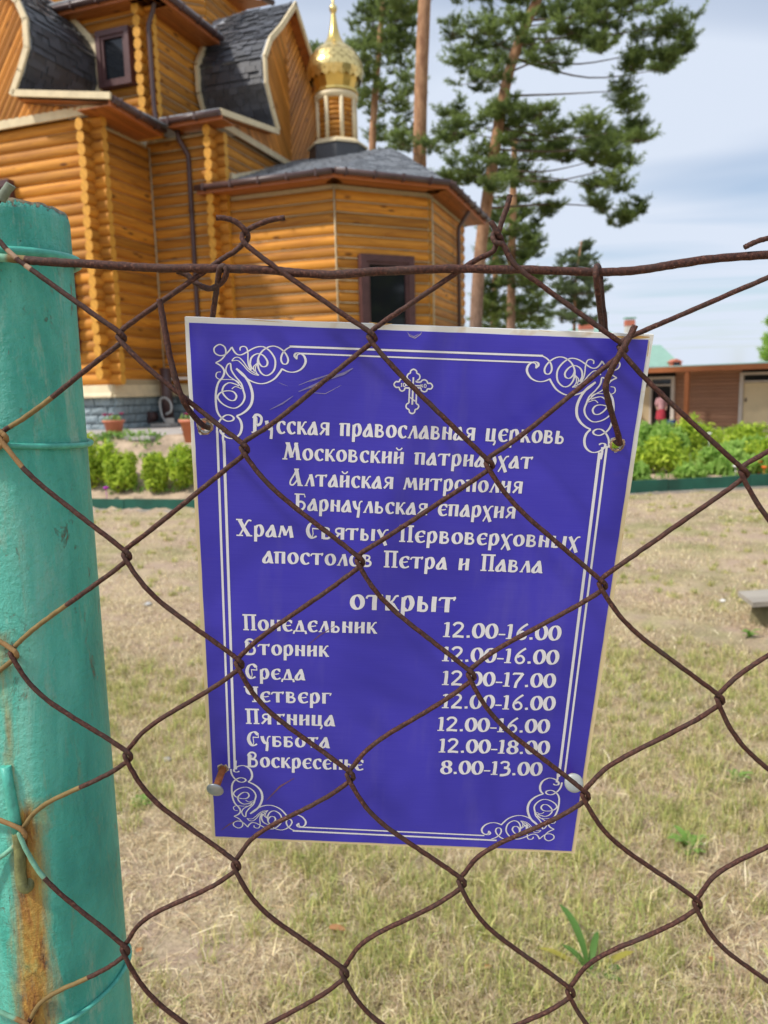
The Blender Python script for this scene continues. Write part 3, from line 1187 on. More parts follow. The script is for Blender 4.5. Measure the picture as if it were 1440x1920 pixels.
# lower eaves of the two arms (the flat skirt under the bochkas)
eave(P(0.80, -0.42), P(0.66, 1.30), 6.66, 0.72, -v2, gutter=True)
eave(P(0.66, 1.30), P(2.0, 1.28), 6.80, 0.46, u2, gutter=True)
# skirt roofs above those eaves
mb = MB()
mb.prism([P(0.82, -0.44, 6.70), P(0.82, 1.28, 6.70), P(-1.2, 1.5, 7.04), P(-1.2, -0.44, 7.04)], UZ * 0.03)
mb.prism([P(0.62, 1.27, 6.86), P(1.96, 1.27, 6.86), P(1.96, 3.7, 7.2), P(0.62, 3.7, 7.2)], UZ * 0.03)
mb.build('skirt_roof', M['roof_felt'], church)

# upper eaves at the tier
eave(P(-3.0, 1.05), P(0.86, 1.05), 9.08, 0.5, u2)
eave(P(0.86, 1.05), P(0.86, 3.35), 9.08, 0.64, -v2)
mb = MB()
mb.prism([P(0.90, 1.0, 9.16), P(0.90, 3.4, 9.16), P(-0.2, 4.3, 9.62), P(-1.9, 2.7, 9.62)], UZ * 0.03)
mb.prism([P(-3.2, 1.0, 9.16), P(0.90, 1.0, 9.16), P(-1.9, 2.7, 9.62), P(-3.2, 2.7, 9.62)], UZ * 0.03)
mb.build('skirt_roof', M['roof_felt'], church)
# eaves over the drum
e1 = Vector(hitz(428, -12, 10.9)); tip = Vector(hitz(512, 8, 10.9))
mb = MB()
mb.prism([Vector((e1.x, e1.y, 10.9)) - v2 * 0.1, Vector((tip.x, tip.y, 10.9)), Vector((tip.x, tip.y, 10.9)) - v2 * 1.8, Vector((e1.x, e1.y, 10.9)) - v2 * 1.9], UZ * 0.04)
mb.build('drum_soffit', M['soffit'], church)
mb = MB()
mb.tube([Vector((e1.x, e1.y, 10.93)) - v2 * 0.1 - u2 * 2, Vector((tip.x, tip.y, 10.93))], 0.07, 8)
mb.build('gutter', M['brown'], church)

# apse roof
zc = 5.55
cl = P(1.30, 1.37, zc); c1 = P(4.22, 1.37, zc); c2 = P(5.93, 3.08, zc); c3 = P(5.93, 6.75, zc); c4 = P(4.26, 8.4, zc); c5 = P(1.0, 8.4, zc)
apex = P(4.12, 5.0, 6.92); rb = P(1.6, 5.0, 6.92)
roof = MB()
fac = [(cl, c1, apex, rb), (c1, c2, apex), (c2, c3, apex), (c3, c4, apex), (c4, c5, rb, apex)]
for fc_ in fac:
    roof.add(list(fc_), [tuple(range(len(fc_)))])
roof.build('apse_roof_deck', M['roof_felt'], church)
sh = MB()
for fc_ in fac[:3]:
    e0, e1_ = fc_[0], fc_[1]
    t0, t1 = (fc_[3], fc_[2]) if len(fc_) == 4 else (fc_[2], fc_[2])
    rows = 16
    for r_ in range(rows):
        f0, f1 = r_ / rows, min(1, (r_ + 1.15) / rows)
        A0, A1 = e0.lerp(t0, f0), e1_.lerp(t1, f0)
        B0, B1 = e0.lerp(t0, f1), e1_.lerp(t1, f1)
        nv = (A1 - A0).cross(B0 - A0).normalized()
        if nv.z < 0:
            nv = -nv
        ln = (A1 - A0).length
        if ln < 0.1:
            continue
        x = 0.0
        while x < ln:
            w = random.choice((0.2, 0.28, 0.36))
            x2 = min(ln, x + w)
            h = 0.006 + random.choice((0, 0.007, 0.012))
            p0, p1 = A0.lerp(A1, x / ln), A0.lerp(A1, (x2 - 0.008) / ln)
            q0, q1 = B0.lerp(B1, x / ln), B0.lerp(B1, (x2 - 0.008) / ln)
            b0, b1 = p0 + nv * (h + 0.012), p1 + nv * (h + 0.012)
            sh.add([p0, p1, q1 + nv * 0.002, q0 + nv * 0.002, b0, b1], [(4, 5, 2, 3), (0, 1, 5, 4)])
            x = x2
so_ = sh.build('apse_shingles', M['roof_felt'], church); so_['kind'] = 'stuff'
for (a, b) in ((cl, c1), (c1, c2), (c2, c3)):
    d = (b - a).normalized(); inw = Vector((-d.y, d.x, 0))
    a0 = Vector((a.x, a.y, 0)); b0 = Vector((b.x, b.y, 0))
    eave(a0, b0, zc - 0.02, 0.48, inw)

# ---------------------------------------------------------------- windows
def window(p0, d, w, z0, z1, fr=0.13, proud=0.21, mull=None, lbl=None):
    nrm = Vector((d.y, -d.x, 0))
    fm = MB()
    o = p0 + nrm * 0.02
    def bx(x0, x1, za, zb, t0, t1, m=0, target=fm):
        target.box(Vector((o.x, o.y, 0)) + d * x0 + nrm * t0 + UZ * za, d * (x1 - x0), nrm * (t1 - t0), (0, 0, zb - za), m)
    bx(0, fr, z0, z1, 0, proud); bx(w - fr, w, z0, z1, 0, proud)
    bx(fr, w - fr, z1 - fr, z1, 0, proud); bx(fr, w - fr, z0, z0 + fr * 0.8, 0, proud)
    f_ = fm.build('window', M['brown_frame'], church)
    ins = MB()
    k_ = 0.06
    x0, x1, za, zb = fr, w - fr, z0 + fr * 0.8, z1 - fr
    bx(x0, x0 + k_, za, zb, 0.08, proud - 0.03, target=ins); bx(x1 - k_, x1, za, zb, 0.08, proud - 0.03, target=ins)
    bx(x0 + k_, x1 - k_, zb - k_, zb, 0.08, proud - 0.03, target=ins); bx(x0 + k_, x1 - k_, za, za + k_, 0.08, proud - 0.03, target=ins)
    ins.build('sash', M['brown_frame'], f_)
    gl = MB()
    bx(x0 + k_, x1 - k_, za + k_, zb - k_, 0.12, 0.135, target=gl)
    gl.build('pane', M['glass'], f_)
    return f_


window(G1 + w3 * 0.42, w3, 1.17, 2.6, 4.15)
window(P(-0.74, K2b), v2, 0.78, 7.62, 8.66, fr=0.10)
wl_ = window(P(-2.95, 0), v2, 1.15, 4.55, 5.68)
window(P(-2.0, 0), v2, 1.44, 2.42, 4.05)
mb = MB(); mb.box(P(-2.75, -0.165, 4.75), v2 * 0.76, u2 * 0.01, (0, 0, 0.74)); mb.build('curtain', M['white'], church)

# ---------------------------------------------------------------- downpipes
def pipe(pts, r=0.045, name='downpipe', m='brown'):
    q = MB(); q.tube(catmull(pts, 3), r, 10); return q.build(name, M[m], church)


mb = MB(); mb.tube([P(0.86, 1.52, 6.72), P(0.86, 1.53, 6.55), P(1.0, 1.62, 6.25), P(1.0, 1.63, 6.1), P(1.0, 1.60, 1.8), P(0.96, 1.48, 1.5), P(0.96, 1.48, 1.0)], 0.05, 10)
dp = mb.build('downpipe', M['brown'], church)
pipe([P(0.62, 1.36, 9.0), P(0.56, 1.38, 8.85), P(0.46, 1.36, 8.6), P(0.46, 1.36, 8.3), P(0.46, 1.36, 7.2), P(0.5, 1.36, 6.85)], 0.045)
q0 = G2 + u2 * 1.87
mb = MB(); mb.tube([q0 + v2 * 0.42 + UZ * 5.5, q0 + v2 * 0.42 + UZ * 5.42, q0 + v2 * 0.19 + UZ * 5.1, q0 + v2 * 0.18 + UZ * 5.0, q0 + v2 * 0.18 + UZ * 1.2], 0.045, 10)
mb.build('downpipe', M['brown'], church)
mb = MB(); mb.tube([P(0.36, 1.28, 2.1), P(0.36, 1.28, 0.95)], 0.115, 16); mb.build('wide_pipe', M['brown'], church)
# brackets
for zz in (5.2, 3.9, 2.6):
    mb = MB(); mb.lathe(P(1.0, 1.61, zz), [(0.053, -0.02), (0.06, -0.02), (0.06, 0.02), (0.053, 0.02)], 12)
    mb.build('pipe_clamp', M['brown'], dp)

# ---------------------------------------------------------------- little gilded dome
dome = thing('onion_dome', 'small gilded onion dome with fish-scale top on the right-hand roof ridge', 'dome', P(2.84, 5.0, 6.75))
DC = P(2.84, 5.0, 0)
mb = MB()
oct_r = 0.68
prof = [(oct_r * 0.98, 6.2), (oct_r * 0.98, 7.02)]
mb.lathe(DC, [(0.70, 6.2), (0.66, 7.03)], 8, smooth=False)
mb.build('base', M['shingle'], dome)
mb = MB(); mb.lathe(DC, [(0.60, 7.03), (0.70, 7.03), (0.70, 7.07), (0.56, 7.16), (0.45, 7.16)], 8, smooth=False); mb.build('base_moulding', M['cream'], dome)
for i_ in range(int(0.95 / 0.10)):
    mb = MB(); mb.lathe(DC, [(0.385, 7.14 + i_ * 0.105), (0.425, 7.165 + i_ * 0.105), (0.425, 7.22 + i_ * 0.105), (0.385, 7.245 + i_ * 0.105)], 20)
    mb.build('log_ring', M['log'], dome)
for k in range(8):
    a = 2 * pi * k / 8 + 0.30
    mb = MB(); mb.tube([DC + Vector((0.44 * cos(a), 0.44 * sin(a), 7.14)), DC + Vector((0.44 * cos(a), 0.44 * sin(a), 8.06))], 0.048, 8)
    mb.build('column', M['cream'], dome)
mb = MB(); mb.lathe(DC, [(0.40, 8.04), (0.47, 8.04), (0.50, 8.10), (0.50, 8.15), (0.47, 8.19), (0.40, 8.19)], 24); mb.build('ring_moulding', M['cream'], dome)
prof_b = [(0.44, 8.18), (0.51, 8.20), (0.51, 8.25), (0.455, 8.27), (0.50, 8.40), (0.56, 8.55)]
mb = MB(); mb.lathe(DC, prof_b, 16, smooth=False); mb.build('band', M['gold_dome'], dome)
onion = [(0.575, 8.50), (0.615, 8.62), (0.62, 8.72), (0.60, 8.84), (0.54, 8.97), (0.44, 9.09), (0.32, 9.20), (0.22, 9.30), (0.15, 9.42), (0.105, 9.56), (0.075, 9.72), (0.05, 9.92)]
mb = MB(); mb.lathe(DC, onion, 32); mb.build('bulb', M['gold_dome'], dome)
# fish-scale plates in rows
plate = bpy.data.meshes.new('plate')
pv = [(-0.5, 0.5, 0), (0.5, 0.5, 0), (0.5, -0.1, 0.004), (0, -0.6, 0.010), (-0.5, -0.1, 0.004), (0, 0.5, 0.003), (0, -0.1, 0.009)]
plate.from_pydata(pv, [], [(5, 0, 4, 6), (1, 5, 6, 2), (6, 4, 3), (2, 6, 3)])
plate.materials.append(M['gold'])
cum = [0]
for a, b in zip(onion[:-1], onion[1:]):
    cum.append(cum[-1] + sqrt((a[0] - b[0]) ** 2 + (a[1] - b[1]) ** 2))
for r_ in range(9):
    s = 0.02 + r_ * 0.088
    j = max(i_ for i_ in range(len(cum)) if cum[i_] <= s)
    f = (s - cum[j]) / (cum[j + 1] - cum[j])
    rr = onion[j][0] * (1 - f) + onion[j + 1][0] * f
    zz = onion[j][1] * (1 - f) + onion[j + 1][1] * f
    nn_ = 20 if r_ < 7 else 14
    for k in range(nn_):
        a = 2 * pi * (k + 0.5 * (r_ % 2)) / nn_
        rad = Vector((cos(a), sin(a), 0)); tan_ = Vector((-sin(a), cos(a), 0))
        tz = Vector((rad.x * (onion[j + 1][0] - onion[j][0]), rad.y * (onion[j + 1][0] - onion[j][0]), onion[j + 1][1] - onion[j][1])).normalized()
        n_ = tan_.cross(tz).normalized()
        o = DC + rad * (rr + 0.012) + UZ * zz
        sx = 2 * pi * rr / nn_ * 0.98; sy = 0.125
        place(plate, 'plate', dome, Matrix(((tan_.x * sx, tz.x * sy, n_.x, o.x), (tan_.y * sx, tz.y * sy, n_.y, o.y), (tan_.z * sx, tz.z * sy, n_.z, o.z), (0, 0, 0, 1))))
mb = MB(); mb.lathe(DC, [(0.05, 9.88), (0.06, 9.94), (0.085, 9.98), (0.09, 10.03), (0.07, 10.08), (0.03, 10.12), (0.026, 10.5), (0.02, 11.0)], 14); mb.build('finial', M['gold'], dome)
cz = 10.55
mb = MB()
mb.cbox(DC + UZ * (cz + 0.32), 0.05, 0.035, 0.9, 0, -0.3)
mb.cbox(DC + UZ * (cz + 0.40), 0.42, 0.03, 0.045, 0, -0.3); mb.cbox(DC + UZ * (cz + 0.58), 0.2, 0.028, 0.04, 0, -0.3)
mb.build('cross', M['gold'], dome)

# ================================================================== GREEN BORDER
border = thing('garden_border', 'low dark green board edging along the front of the flower bed', 'border', (0, float(yb(0)), 0))
pts = [Vector((x, float(yb(x)), 0)) for x in np.arange(-8.5, 12.1, 1.25)]
for a, b in zip(pts[:-1], pts[1:]):
    d = (b - a).normalized(); n_ = Vector((-d.y, d.x, 0))
    h = 0.155 + 0.03 * (a.x > 1.5) + 0.012 * random.random()
    mb = MB(); mb.box(a - UZ * 0.05, (b - a) - d * 0.012, n_ * 0.025, UZ * (h + 0.05 + 0.01 * random.random())); mb.build('board', M['curb'], border)
    mb = MB(); mb.box(a - UZ * 0.06 - n_ * 0.035, (b - a) - d * 0.02, n_ * 0.03, UZ * 0.085); mb.build('foot_strip', M['concrete'], border)

# ================================================================== ANNEX BUILDING
AF = 29.0 / 25.268
A0 = Vector((12.665 * AF, 29.0, 0))
ad = Vector((sin(radians(-51)), cos(radians(-51)), 0))      # receding to the left
an = Vector((-ad.y, ad.x, 0))                               # towards the camera
if an.y > 0:
    an = -an
annex = thing('annex_building', 'long low brown plank outbuilding with an orange-brown eave and ochre doors', 'building', A0)
ZB = -0.17; ZT = 2.03


def ab_(s, n_, z):
    return A0 + ad * s + an * n_ + UZ * z


mb = MB(); mb.box(ab_(-7, -4, ZB), ad * 18, an * 3.9, (0, 0, ZT - ZB)); mb.build('wall_core', M['dark'], annex)
openings = [(-0.03 - 0.0, 0.92), (3.62, 4.45)]
rows = int((ZT - ZB) / 0.145)
plk_cache = {}
for r_ in range(rows):
    for s0, s1 in ((-7.0, -0.16), (1.02, 3.50), (4.9, 9.5)):
        z = ZB + r_ * 0.145
        ln = s1 - s0
        mb = MB()
        me_k = round(ln, 2)
        if me_k not in plk_cache:
            mb.prism([(0, 0, 0), (0, 0.03, 0.0), (0, 0.045, 0.03), (0, 0.045, 0.115), (0, 0.02, 0.14), (0, 0, 0.14)], (ln, 0, 0))
            me = bpy.data.meshes.new('plank'); me.from_pydata([tuple(p) for p in mb.v], [], mb.f); me.materials.append(M['siding'])
            plk_cache[me_k] = me
        o = ab_(s0, -0.10, z)
        place(plk_cache[me_k], 'plank', annex, Matrix(((ad.x, an.x, 0, o.x), (ad.y, an.y, 0, o.y), (0, 0, 1, o.z), (0, 0, 0, 1))))
mb = MB(); mb.box(ab_(-7, -0.2, -0.55), ad * 17, an * 0.32, (0, 0, 0.37)); mb.build('stone_base', M['greyblock'], annex)
mb = MB(); mb.prism([ab_(-7.2, 1.15, 2.15), ab_(10.8, 1.15, 2.15), ab_(10.8, -4, 2.3), ab_(-7.2, -4, 2.3)], UZ * 0.04); mb.build('roof', M['green_roof'], annex)
mb = MB(); mb.box(ab_(-7.2, 1.12, 1.97), ad * 18, an * 0.04, (0, 0, 0.20)); mb.build('fascia', M['orange_trim'], annex)
mb = MB(); mb.box(ab_(-7.2, -0.1, 2.0), ad * 18, an * 1.2, (0, 0, 0.02)); mb.build('soffit', M['soffit'], annex)
for s in (-3.5, 2.62, 7.5):
    mb = MB(); mb.box(ab_(s, 0.98, -0.2), ad * 0.16, an * 0.14, (0, 0, 2.2)); mb.build('post', M['orange_trim'], annex)


def ann_door(s0, s1, zt, open_=False):
    fr = MB()
    fr.box(ab_(s0 - 0.14, -0.08, ZB), ad * 0.14, an * 0.16, (0, 0, zt - ZB + 0.1))
    fr.box(ab_(s1, -0.08, ZB), ad * 0.14, an * 0.16, (0, 0, zt - ZB + 0.1))
    fr.box(ab_(s0, -0.08, zt), ad * (s1 - s0), an * 0.15, (0, 0, 0.1))
    fr.box(ab_(s0, -0.06, zt - 0.27), ad * (s1 - s0), an * 0.12, (0, 0, 0.06))
    f_ = fr.build('door_frame', M['white'], annex)
    gl = MB(); gl.box(ab_(s0, -0.05, zt - 0.21), ad * (s1 - s0), an * 0.02, (0, 0, 0.21)); gl.build('transom', M['glass'], f_)
    lf = MB()
    if not open_:
        lf.box(ab_(s0 + 0.01, -0.05, ZB + 0.02), ad * (s1 - s0 - 0.02), an * 0.05, (0, 0, zt - ZB - 0.31))
        d_ = lf.build('door', M['door'], annex)
        hb = MB(); hb.box(ab_(s1 - 0.12, 0.0, 0.78), ad * 0.04, an * 0.06, (0, 0, 0.13)); hb.build('handle', M['brown'], d_)
    else:
        q = (ad * 0.93 + an * 0.36).normalized()
        lf.box(ab_(s1 + 0.02, 0.06, ZB + 0.02), q * (s1 - s0), q.cross(UZ) * 0.05, (0, 0, zt - ZB - 0.31))
        lf.build('door', M['door'], annex)


ann_door(0.0, 0.92, 1.78)
ann_door(3.64, 4.42, 1.72, True)

# ================================================================== FAR HOUSES
def P2(x, y, Y):
    return at(x, y, Y)


hg = P2(1215, 720, 62)
house = thing('green_roofed_house', 'far house with a pale green hipped roof above the outbuilding', 'house', (hg.x, 62, -0.3))
a_, b_ = P2(1130, 693, 62), P2(1284, 690, 62)
r0, r1 = P2(1165, 648, 64.5), P2(1243, 646, 64.5)
dpt = Vector((0, 6, 0))
ez = min(a_.z, b_.z)
mb = MB(); mb.box((a_.x + 0.4, 62.4, -0.4), (b_.x - a_.x - 0.8, 0, 0), (0, 5, 0), (0, 0, ez + 0.4)); mb.build('wall', M['plaster'], house)
mb = MB()
vs = [Vector((a_.x, 62, ez)), Vector((b_.x, 62, ez)), Vector((b_.x, 68, ez)), Vector((a_.x, 68, ez)), Vector((r0.x, 65, r0.z)), Vector((r1.x, 65, r0.z))]
mb.add(vs, [(0, 1, 5, 4), (1, 2, 5), (2, 3, 4, 5), (3, 0, 4), (3, 2, 1, 0)]); rf_ = mb.build('roof', M['green_roof'], house)
c = P2(1268, 680, 62)
mb = MB(); mb.box((c.x - 0.4, 61.9, c.z - 0.45), (0.8, 0, 0), (0, 1.5, 0), (0, 0, 0.5)); mb.prism([(c.x - 0.5, 61.8, c.z + 0.05), (c.x + 0.5, 61.8, c.z + 0.05), (c.x, 61.8, c.z + 0.3)], (0, 1.8, 0)); mb.build('dormer', M['brick_red'], rf_)
mb = MB(); mb.box((c.x - 0.25, 61.86, c.z - 0.2), (0.5, 0, 0), (0, 0.03, 0), (0, 0, 0.4)); mb.build('pane', M['glass'], rf_)

hb = P2(1125, 660, 75)
house2 = thing('grey_green_house', 'distant house with two red-topped chimneys showing over the sign', 'house', (hb.x, 76, -0.3))
a_, b_ = P2(1040, 660, 75), P2(1215, 655, 75)
mb = MB(); mb.box((a_.x + 0.4, 75.4, -0.4), (b_.x - a_.x - 0.8, 0, 0), (0, 7, 0), (0, 0, a_.z + 0.4)); mb.build('wall', M['plaster'], house2)
rr_ = P2(1100, 615, 79)
mb = MB()
vs = [Vector((a_.x, 75, a_.z)), Vector((b_.x, 75, a_.z)), Vector((b_.x, 83, a_.z)), Vector((a_.x, 83, a_.z)), Vector((a_.x + 2.5, 79, rr_.z)), Vector((b_.x - 3.2, 79, rr_.z))]
mb.add(vs, [(0, 1, 5, 4), (1, 2, 5), (2, 3, 4, 5), (3, 0, 4), (3, 2, 1, 0)]); rf2 = mb.build('roof', M['green_roof'], house2)
for x0, x1, yt, yb2 in ((1088, 1113, 607, 640), (1175, 1189, 600, 660)):
    p0, p1 = P2(x0, yt, 77), P2(x1, yb2, 77)
    w = p1.x - p0.x
    mb = MB(); mb.box((p0.x, 77, p1.z - 1.5), (w, 0, 0), (0, 0.7, 0), (0, 0, p0.z - p1.z + 1.0), 1)
    mb.box((p0.x - 0.03, 76.97, p0.z - 0.55), (w + 0.06, 0, 0), (0, 0.76, 0), (0, 0, 0.55), 0)
    ch = mb.build('chimney', [M['brick_red'], M['plaster']], rf2)
    mb = MB(); mb.box((p0.x - 0.12, 76.9, p0.z + 0.12), (w + 0.24, 0, 0), (0, 0.9, 0), (0, 0, 0.15)); mb.build('chimney_cap', M['green_roof'], ch)

# ================================================================== POTS, HOSE, BENCH, PERSON
def pot(px, py, Y, label, petals, r=0.17, h=0.24):
    g_ = hitz(px, py, 0.915)
    o = thing('flower_pot', label, 'flower pot', g_, 'terracotta pots on the path by the church')
    mb = MB()
    mb.lathe(g_, [(0.0, 0.0), (r * 0.68, 0.0), (r * 0.94, h * 0.86), (r * 1.06, h * 0.86), (r * 1.08, h), (r * 0.97, h), (r * 0.93, h * 0.9), (0, h * 0.88)], 20)
    mb.build('pot', M['terra'], o)
    leaf_cloud('foliage', [(g_ + UZ * (h + 0.02), r * 1.0, r * 1.0, 0.07)], 140, 0.045, M['weed'], o)
    for k in range(petals):
        a = random.random() * 6.28
        c = g_ + Vector((cos(a) * r * 0.8, sin(a) * r * 0.6, h + 0.05 + 0.04 * random.random()))
        fl = MB()
        fl.lathe(c, [(0.0, 0.0), (0.02, 0.012), (0.045, 0.03), (0.05, 0.028)], 7)
        fl.build('flower', M['petunia'], o)
    return o


def leaf_cloud(name, blobs, n, size, mat, parent, seed=0, droop=0.2, aspect=0.45, up_bias=0.3, wvar=0.4):
    """n small folded leaves spread through ellipsoids (centre, rx, ry, rz)"""
    rg = np.random.default_rng(seed + n)
    k = len(blobs)
    cen = np.array([list(b[0]) for b in blobs]); rad = np.array([[b[1], b[2], b[3]] for b in blobs])
    vol = rad.prod(1) ** 0.7; idx = rg.choice(k, n, p=vol / vol.sum())
    d = rg.normal(size=(n, 3)); d /= np.linalg.norm(d, axis=1)[:, None]
    rr = rg.random(n) ** 0.38
    pos = cen[idx] + d * rad[idx] * rr[:, None]
    nrm = d + rg.normal(size=(n, 3)) * 0.6 + np.array([0, 0, up_bias])
    nrm /= np.linalg.norm(nrm, axis=1)[:, None]
    t = np.cross(nrm, rg.normal(size=(n, 3))); t /= np.linalg.norm(t, axis=1)[:, None]
    t[:, 2] -= droop
    s = np.cross(nrm, t); s /= (np.linalg.norm(s, axis=1)[:, None] + 1e-9)
    L_ = size * (1 + (rg.random(n) - 0.5) * wvar * 2)
    Wd = L_ * aspect
    base = pos - t * L_[:, None] * 0.5
    tip = pos + t * L_[:, None] * 0.5
    l_ = pos + s * Wd[:, None] * 0.5 + nrm * Wd[:, None] * 0.15
    r_ = pos - s * Wd[:, None] * 0.5 + nrm * Wd[:, None] * 0.15
    V = np.stack([base, l_, tip, r_], 1).reshape(-1, 3)
    i = np.arange(n)[:, None] * 4
    Fc = np.concatenate([i + [0, 1, 2], i + [0, 2, 3]], 1).reshape(-1, 3)
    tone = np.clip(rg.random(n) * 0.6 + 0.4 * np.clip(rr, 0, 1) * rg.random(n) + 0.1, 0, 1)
    return np_mesh(name, V, Fc, mat, parent, {'tone': (np.repeat(tone, 4), 'FLOAT')})


pot(215, 815, 14, 'terracotta pot of dark petunias against the blue-grey plinth', 5)
pot(364, 829, 13, 'terracotta pot half hidden by the left edge of the sign', 4, r=0.17, h=0.30)

# hose hanging at the downpipe, splash stone
hp = P(0.42, 1.05, 0.93)
hose = thing('hose', 'pale grey hose looped beside the downpipe foot', 'hose', hp)
mb = MB()
loop = []
for k in range(15):
    a = -2.2 + k * 0.33
    loop.append(hp + v2 * (0.13 + 0.16 * cos(a)) + UZ * (0.40 + 0.2 * sin(a)) - u2 * (0.05 + 0.01 * k))
loop = [hp + v2 * 0.12 + UZ * 0.0 - u2 * 0.05, hp + v2 * 0.0 + UZ * 0.2 - u2 * 0.06] + [hp + v2 * (-0.04) + UZ * 0.42 - u2 * 0.06, hp + v2 * 0.0 + UZ * 0.55 - u2 * 0.07, hp + v2 * 0.14 + UZ * 0.56 - u2 * 0.09, hp + v2 * 0.25 + UZ * 0.45 - u2 * 0.1, hp + v2 * 0.24 + UZ * 0.30 - u2 * 0.1, hp + v2 * 0.12 + UZ * 0.24 - u2 * 0.1]
mb.tube(catmull(loop, 5), 0.022, 8)
mb.build('tube', M['hose'], hose)
mb = MB(); mb.cbox(hp + v2 * 0.1 - u2 * 0.15 + UZ * 0.03, 0.45, 0.3, 0.06, 0, radians(-19.5)); mb.cbox(hp + v2 * 0.22 - u2 * 0.12 + UZ * 0.11, 0.16, 0.14, 0.1, 0, radians(10))
o = mb.build('splash_stone', M['concrete']); tag(o, 'pale concrete slab lying under the downpipe', 'slab')
vb = P(0.1, 1.6, 1.15)
mb = MB(); mb.tube([P(0.08, 1.2, 1.12), P(-0.02 + 0.08, 0.98, 1.10)], 0.11, 16); mb.tube([P(0.06, 1.0, 1.10), P(0.055, 0.96, 1.10)], 0.125, 16); mb.build('vent_pipe', M['brown'], church)
mb = MB(); mb.box(P(0.12, 1.35, 1.86), v2 * 0.75, u2 * 0.2, (0, 0, 0.05)); o = mb.build('shelf_board', M['white'], church)

# bench of one plank on a stump
bz = 0.17
b0 = hitz(1384, 1100, bz + 0.03); b1 = hitz(1412, 1121, bz + 0.03)
bench = thing('plank_bench', 'low bench of one weathered grey plank on a stump in the dry grass', 'bench', (b1.x + 0.5, b1.y + 0.15, 0))
mb = MB()
edge = Vector((b1.x - b0.x, b1.y - b0.y, 0)); along = Vector((1.5, 0.22, 0))
mb.box((b0.x, b0.y, bz - 0.03), edge, along, (0, 0, 0.03)); mb.build('seat', M['greywood'], bench)
for fx in (0.10, 0.8):
    c = Vector((b0.x, b0.y, 0)) + edge * 0.5 + along * fx
    mb = MB(); mb.lathe(Vector((c.x, c.y, 0)), [(0.10, -0.05), (0.09, 0.02), (0.085, bz - 0.03), (0, bz - 0.03)], 14); mb.build('stump_leg', M['stump'], bench)

# figure in the open doorway of the annex
pb_ = A0 + ad * 3.95 + an * 0.25
pb_.z = ZB
person = thing('person', 'small person in a pink top, red skirt and dark red headscarf at the open doorway', 'person', pb_)
bm = bmesh.new()
H_ = 1.38
sk = [((0, 0, 0.52), 0.11), ((0, 0, 0.68), 0.095), ((0, 0, 0.80), 0.10), ((0, 0, 0.86), 0.04), ((0, 0, 0.93), 0.065), ((0, 0, 0.99), 0.055),
      ((0.10, 0, 0.80), 0.04), ((0.15, 0, 0.64), 0.032), ((0.12, -0.08, 0.52), 0.022), ((0.10, -0.12, 0.47), 0.022),
      ((-0.10, 0, 0.80), 0.04), ((-0.15, 0, 0.64), 0.032), ((-0.13, -0.06, 0.52), 0.022), ((-0.11, -0.10, 0.47), 0.022),
      ((0.06, 0, 0.46), 0.06), ((0.06, 0.0, 0.26), 0.045), ((0.06, 0, 0.05), 0.03), ((0.06, -0.08, 0.02), 0.025),
      ((-0.06, 0, 0.46), 0.06), ((-0.06, 0.0, 0.26), 0.045), ((-0.06, 0, 0.05), 0.03), ((-0.06, -0.08, 0.02), 0.025)]
vs = [bm.verts.new(Vector(c) * H_) for c, r_ in sk]
for a, b in ((0, 1), (1, 2), (2, 3), (3, 4), (4, 5), (2, 6), (6, 7), (7, 8), (8, 9), (2, 10), (10, 11), (11, 12), (12, 13), (0, 14), (14, 15), (15, 16), (16, 17), (0, 18), (18, 19), (19, 20), (20, 21)):
    bm.edges.new((vs[a], vs[b]))
me = bpy.data.meshes.new('body'); bm.to_mesh(me); bm.free()
body = bpy.data.objects.new('body', me); C.objects.link(body); body.parent = person
md = body.modifiers.new('skin', 'SKIN')
for i_, (c, r_) in enumerate(sk):
    me.skin_vertices[0].data[i_].radius = (r_ * H_, r_ * H_ * 0.85)
me.skin_vertices[0].data[0].use_root = True
body.modifiers.new('sub', 'SUBSURF').levels = 1
me.materials.append(M['flesh'])
q = Vector(pb_)
mb = MB(); mb.lathe(q + UZ * 0, [(0.20, 0.30), (0.185, 0.5), (0.16, 0.66), (0.13, 0.74)], 16); mb.build('skirt', M['redcloth'], person)
mb = MB(); mb.lathe(q, [(0.15, 0.70), (0.15, 0.85), (0.155, 1.02), (0.16, 1.12), (0.07, 1.19)], 16)
mb.tube([q + Vector((0.14, 0, 1.12)), q + Vector((0.20, 0, 0.92)), q + Vector((0.19, -0.05, 0.82))], [0.065, 0.055, 0.045], 8)
mb.tube([q + Vector((-0.14, 0, 1.12)), q + Vector((-0.20, 0, 0.92)), q + Vector((-0.19, -0.05, 0.82))], [0.065, 0.055, 0.045], 8)
mb.build('top', M['pinkcloth'], person)
mb = MB(); mb.lathe(q, [(0.03, 1.40), (0.085, 1.385), (0.108, 1.33), (0.108, 1.26), (0.09, 1.20)], 14); sc = mb.build('headscarf', M['darkred'], person); sc.location.y += 0.012

# toys and buckets by the wall
by = A0 + ad * 4.85 + an * 0.5
mb = MB(); mb.lathe(Vector((by.x, by.y, ZB)), [(0, 0), (0.15, 0), (0.17, 0.35), (0.2, 0.38), (0.19, 0.56), (0.12, 0.66), (0, 0.68)], 14)
tag(mb.build('yellow_can', M['yellow']), 'bright yellow plastic can beside the open ochre door', 'can')
by = A0 + ad * 3.45 + an * 0.5
mb = MB(); mb.lathe(Vector((by.x, by.y, ZB)), [(0, 0), (0.14, 0), (0.17, 0.12), (0.2, 0.26), (0.18, 0.26), (0.13, 0.03), (0, 0.03)], 14)
tag(mb.build('blue_basin', M['blue_item']), 'dark blue basin on the ground right of the open doorway', 'basin')

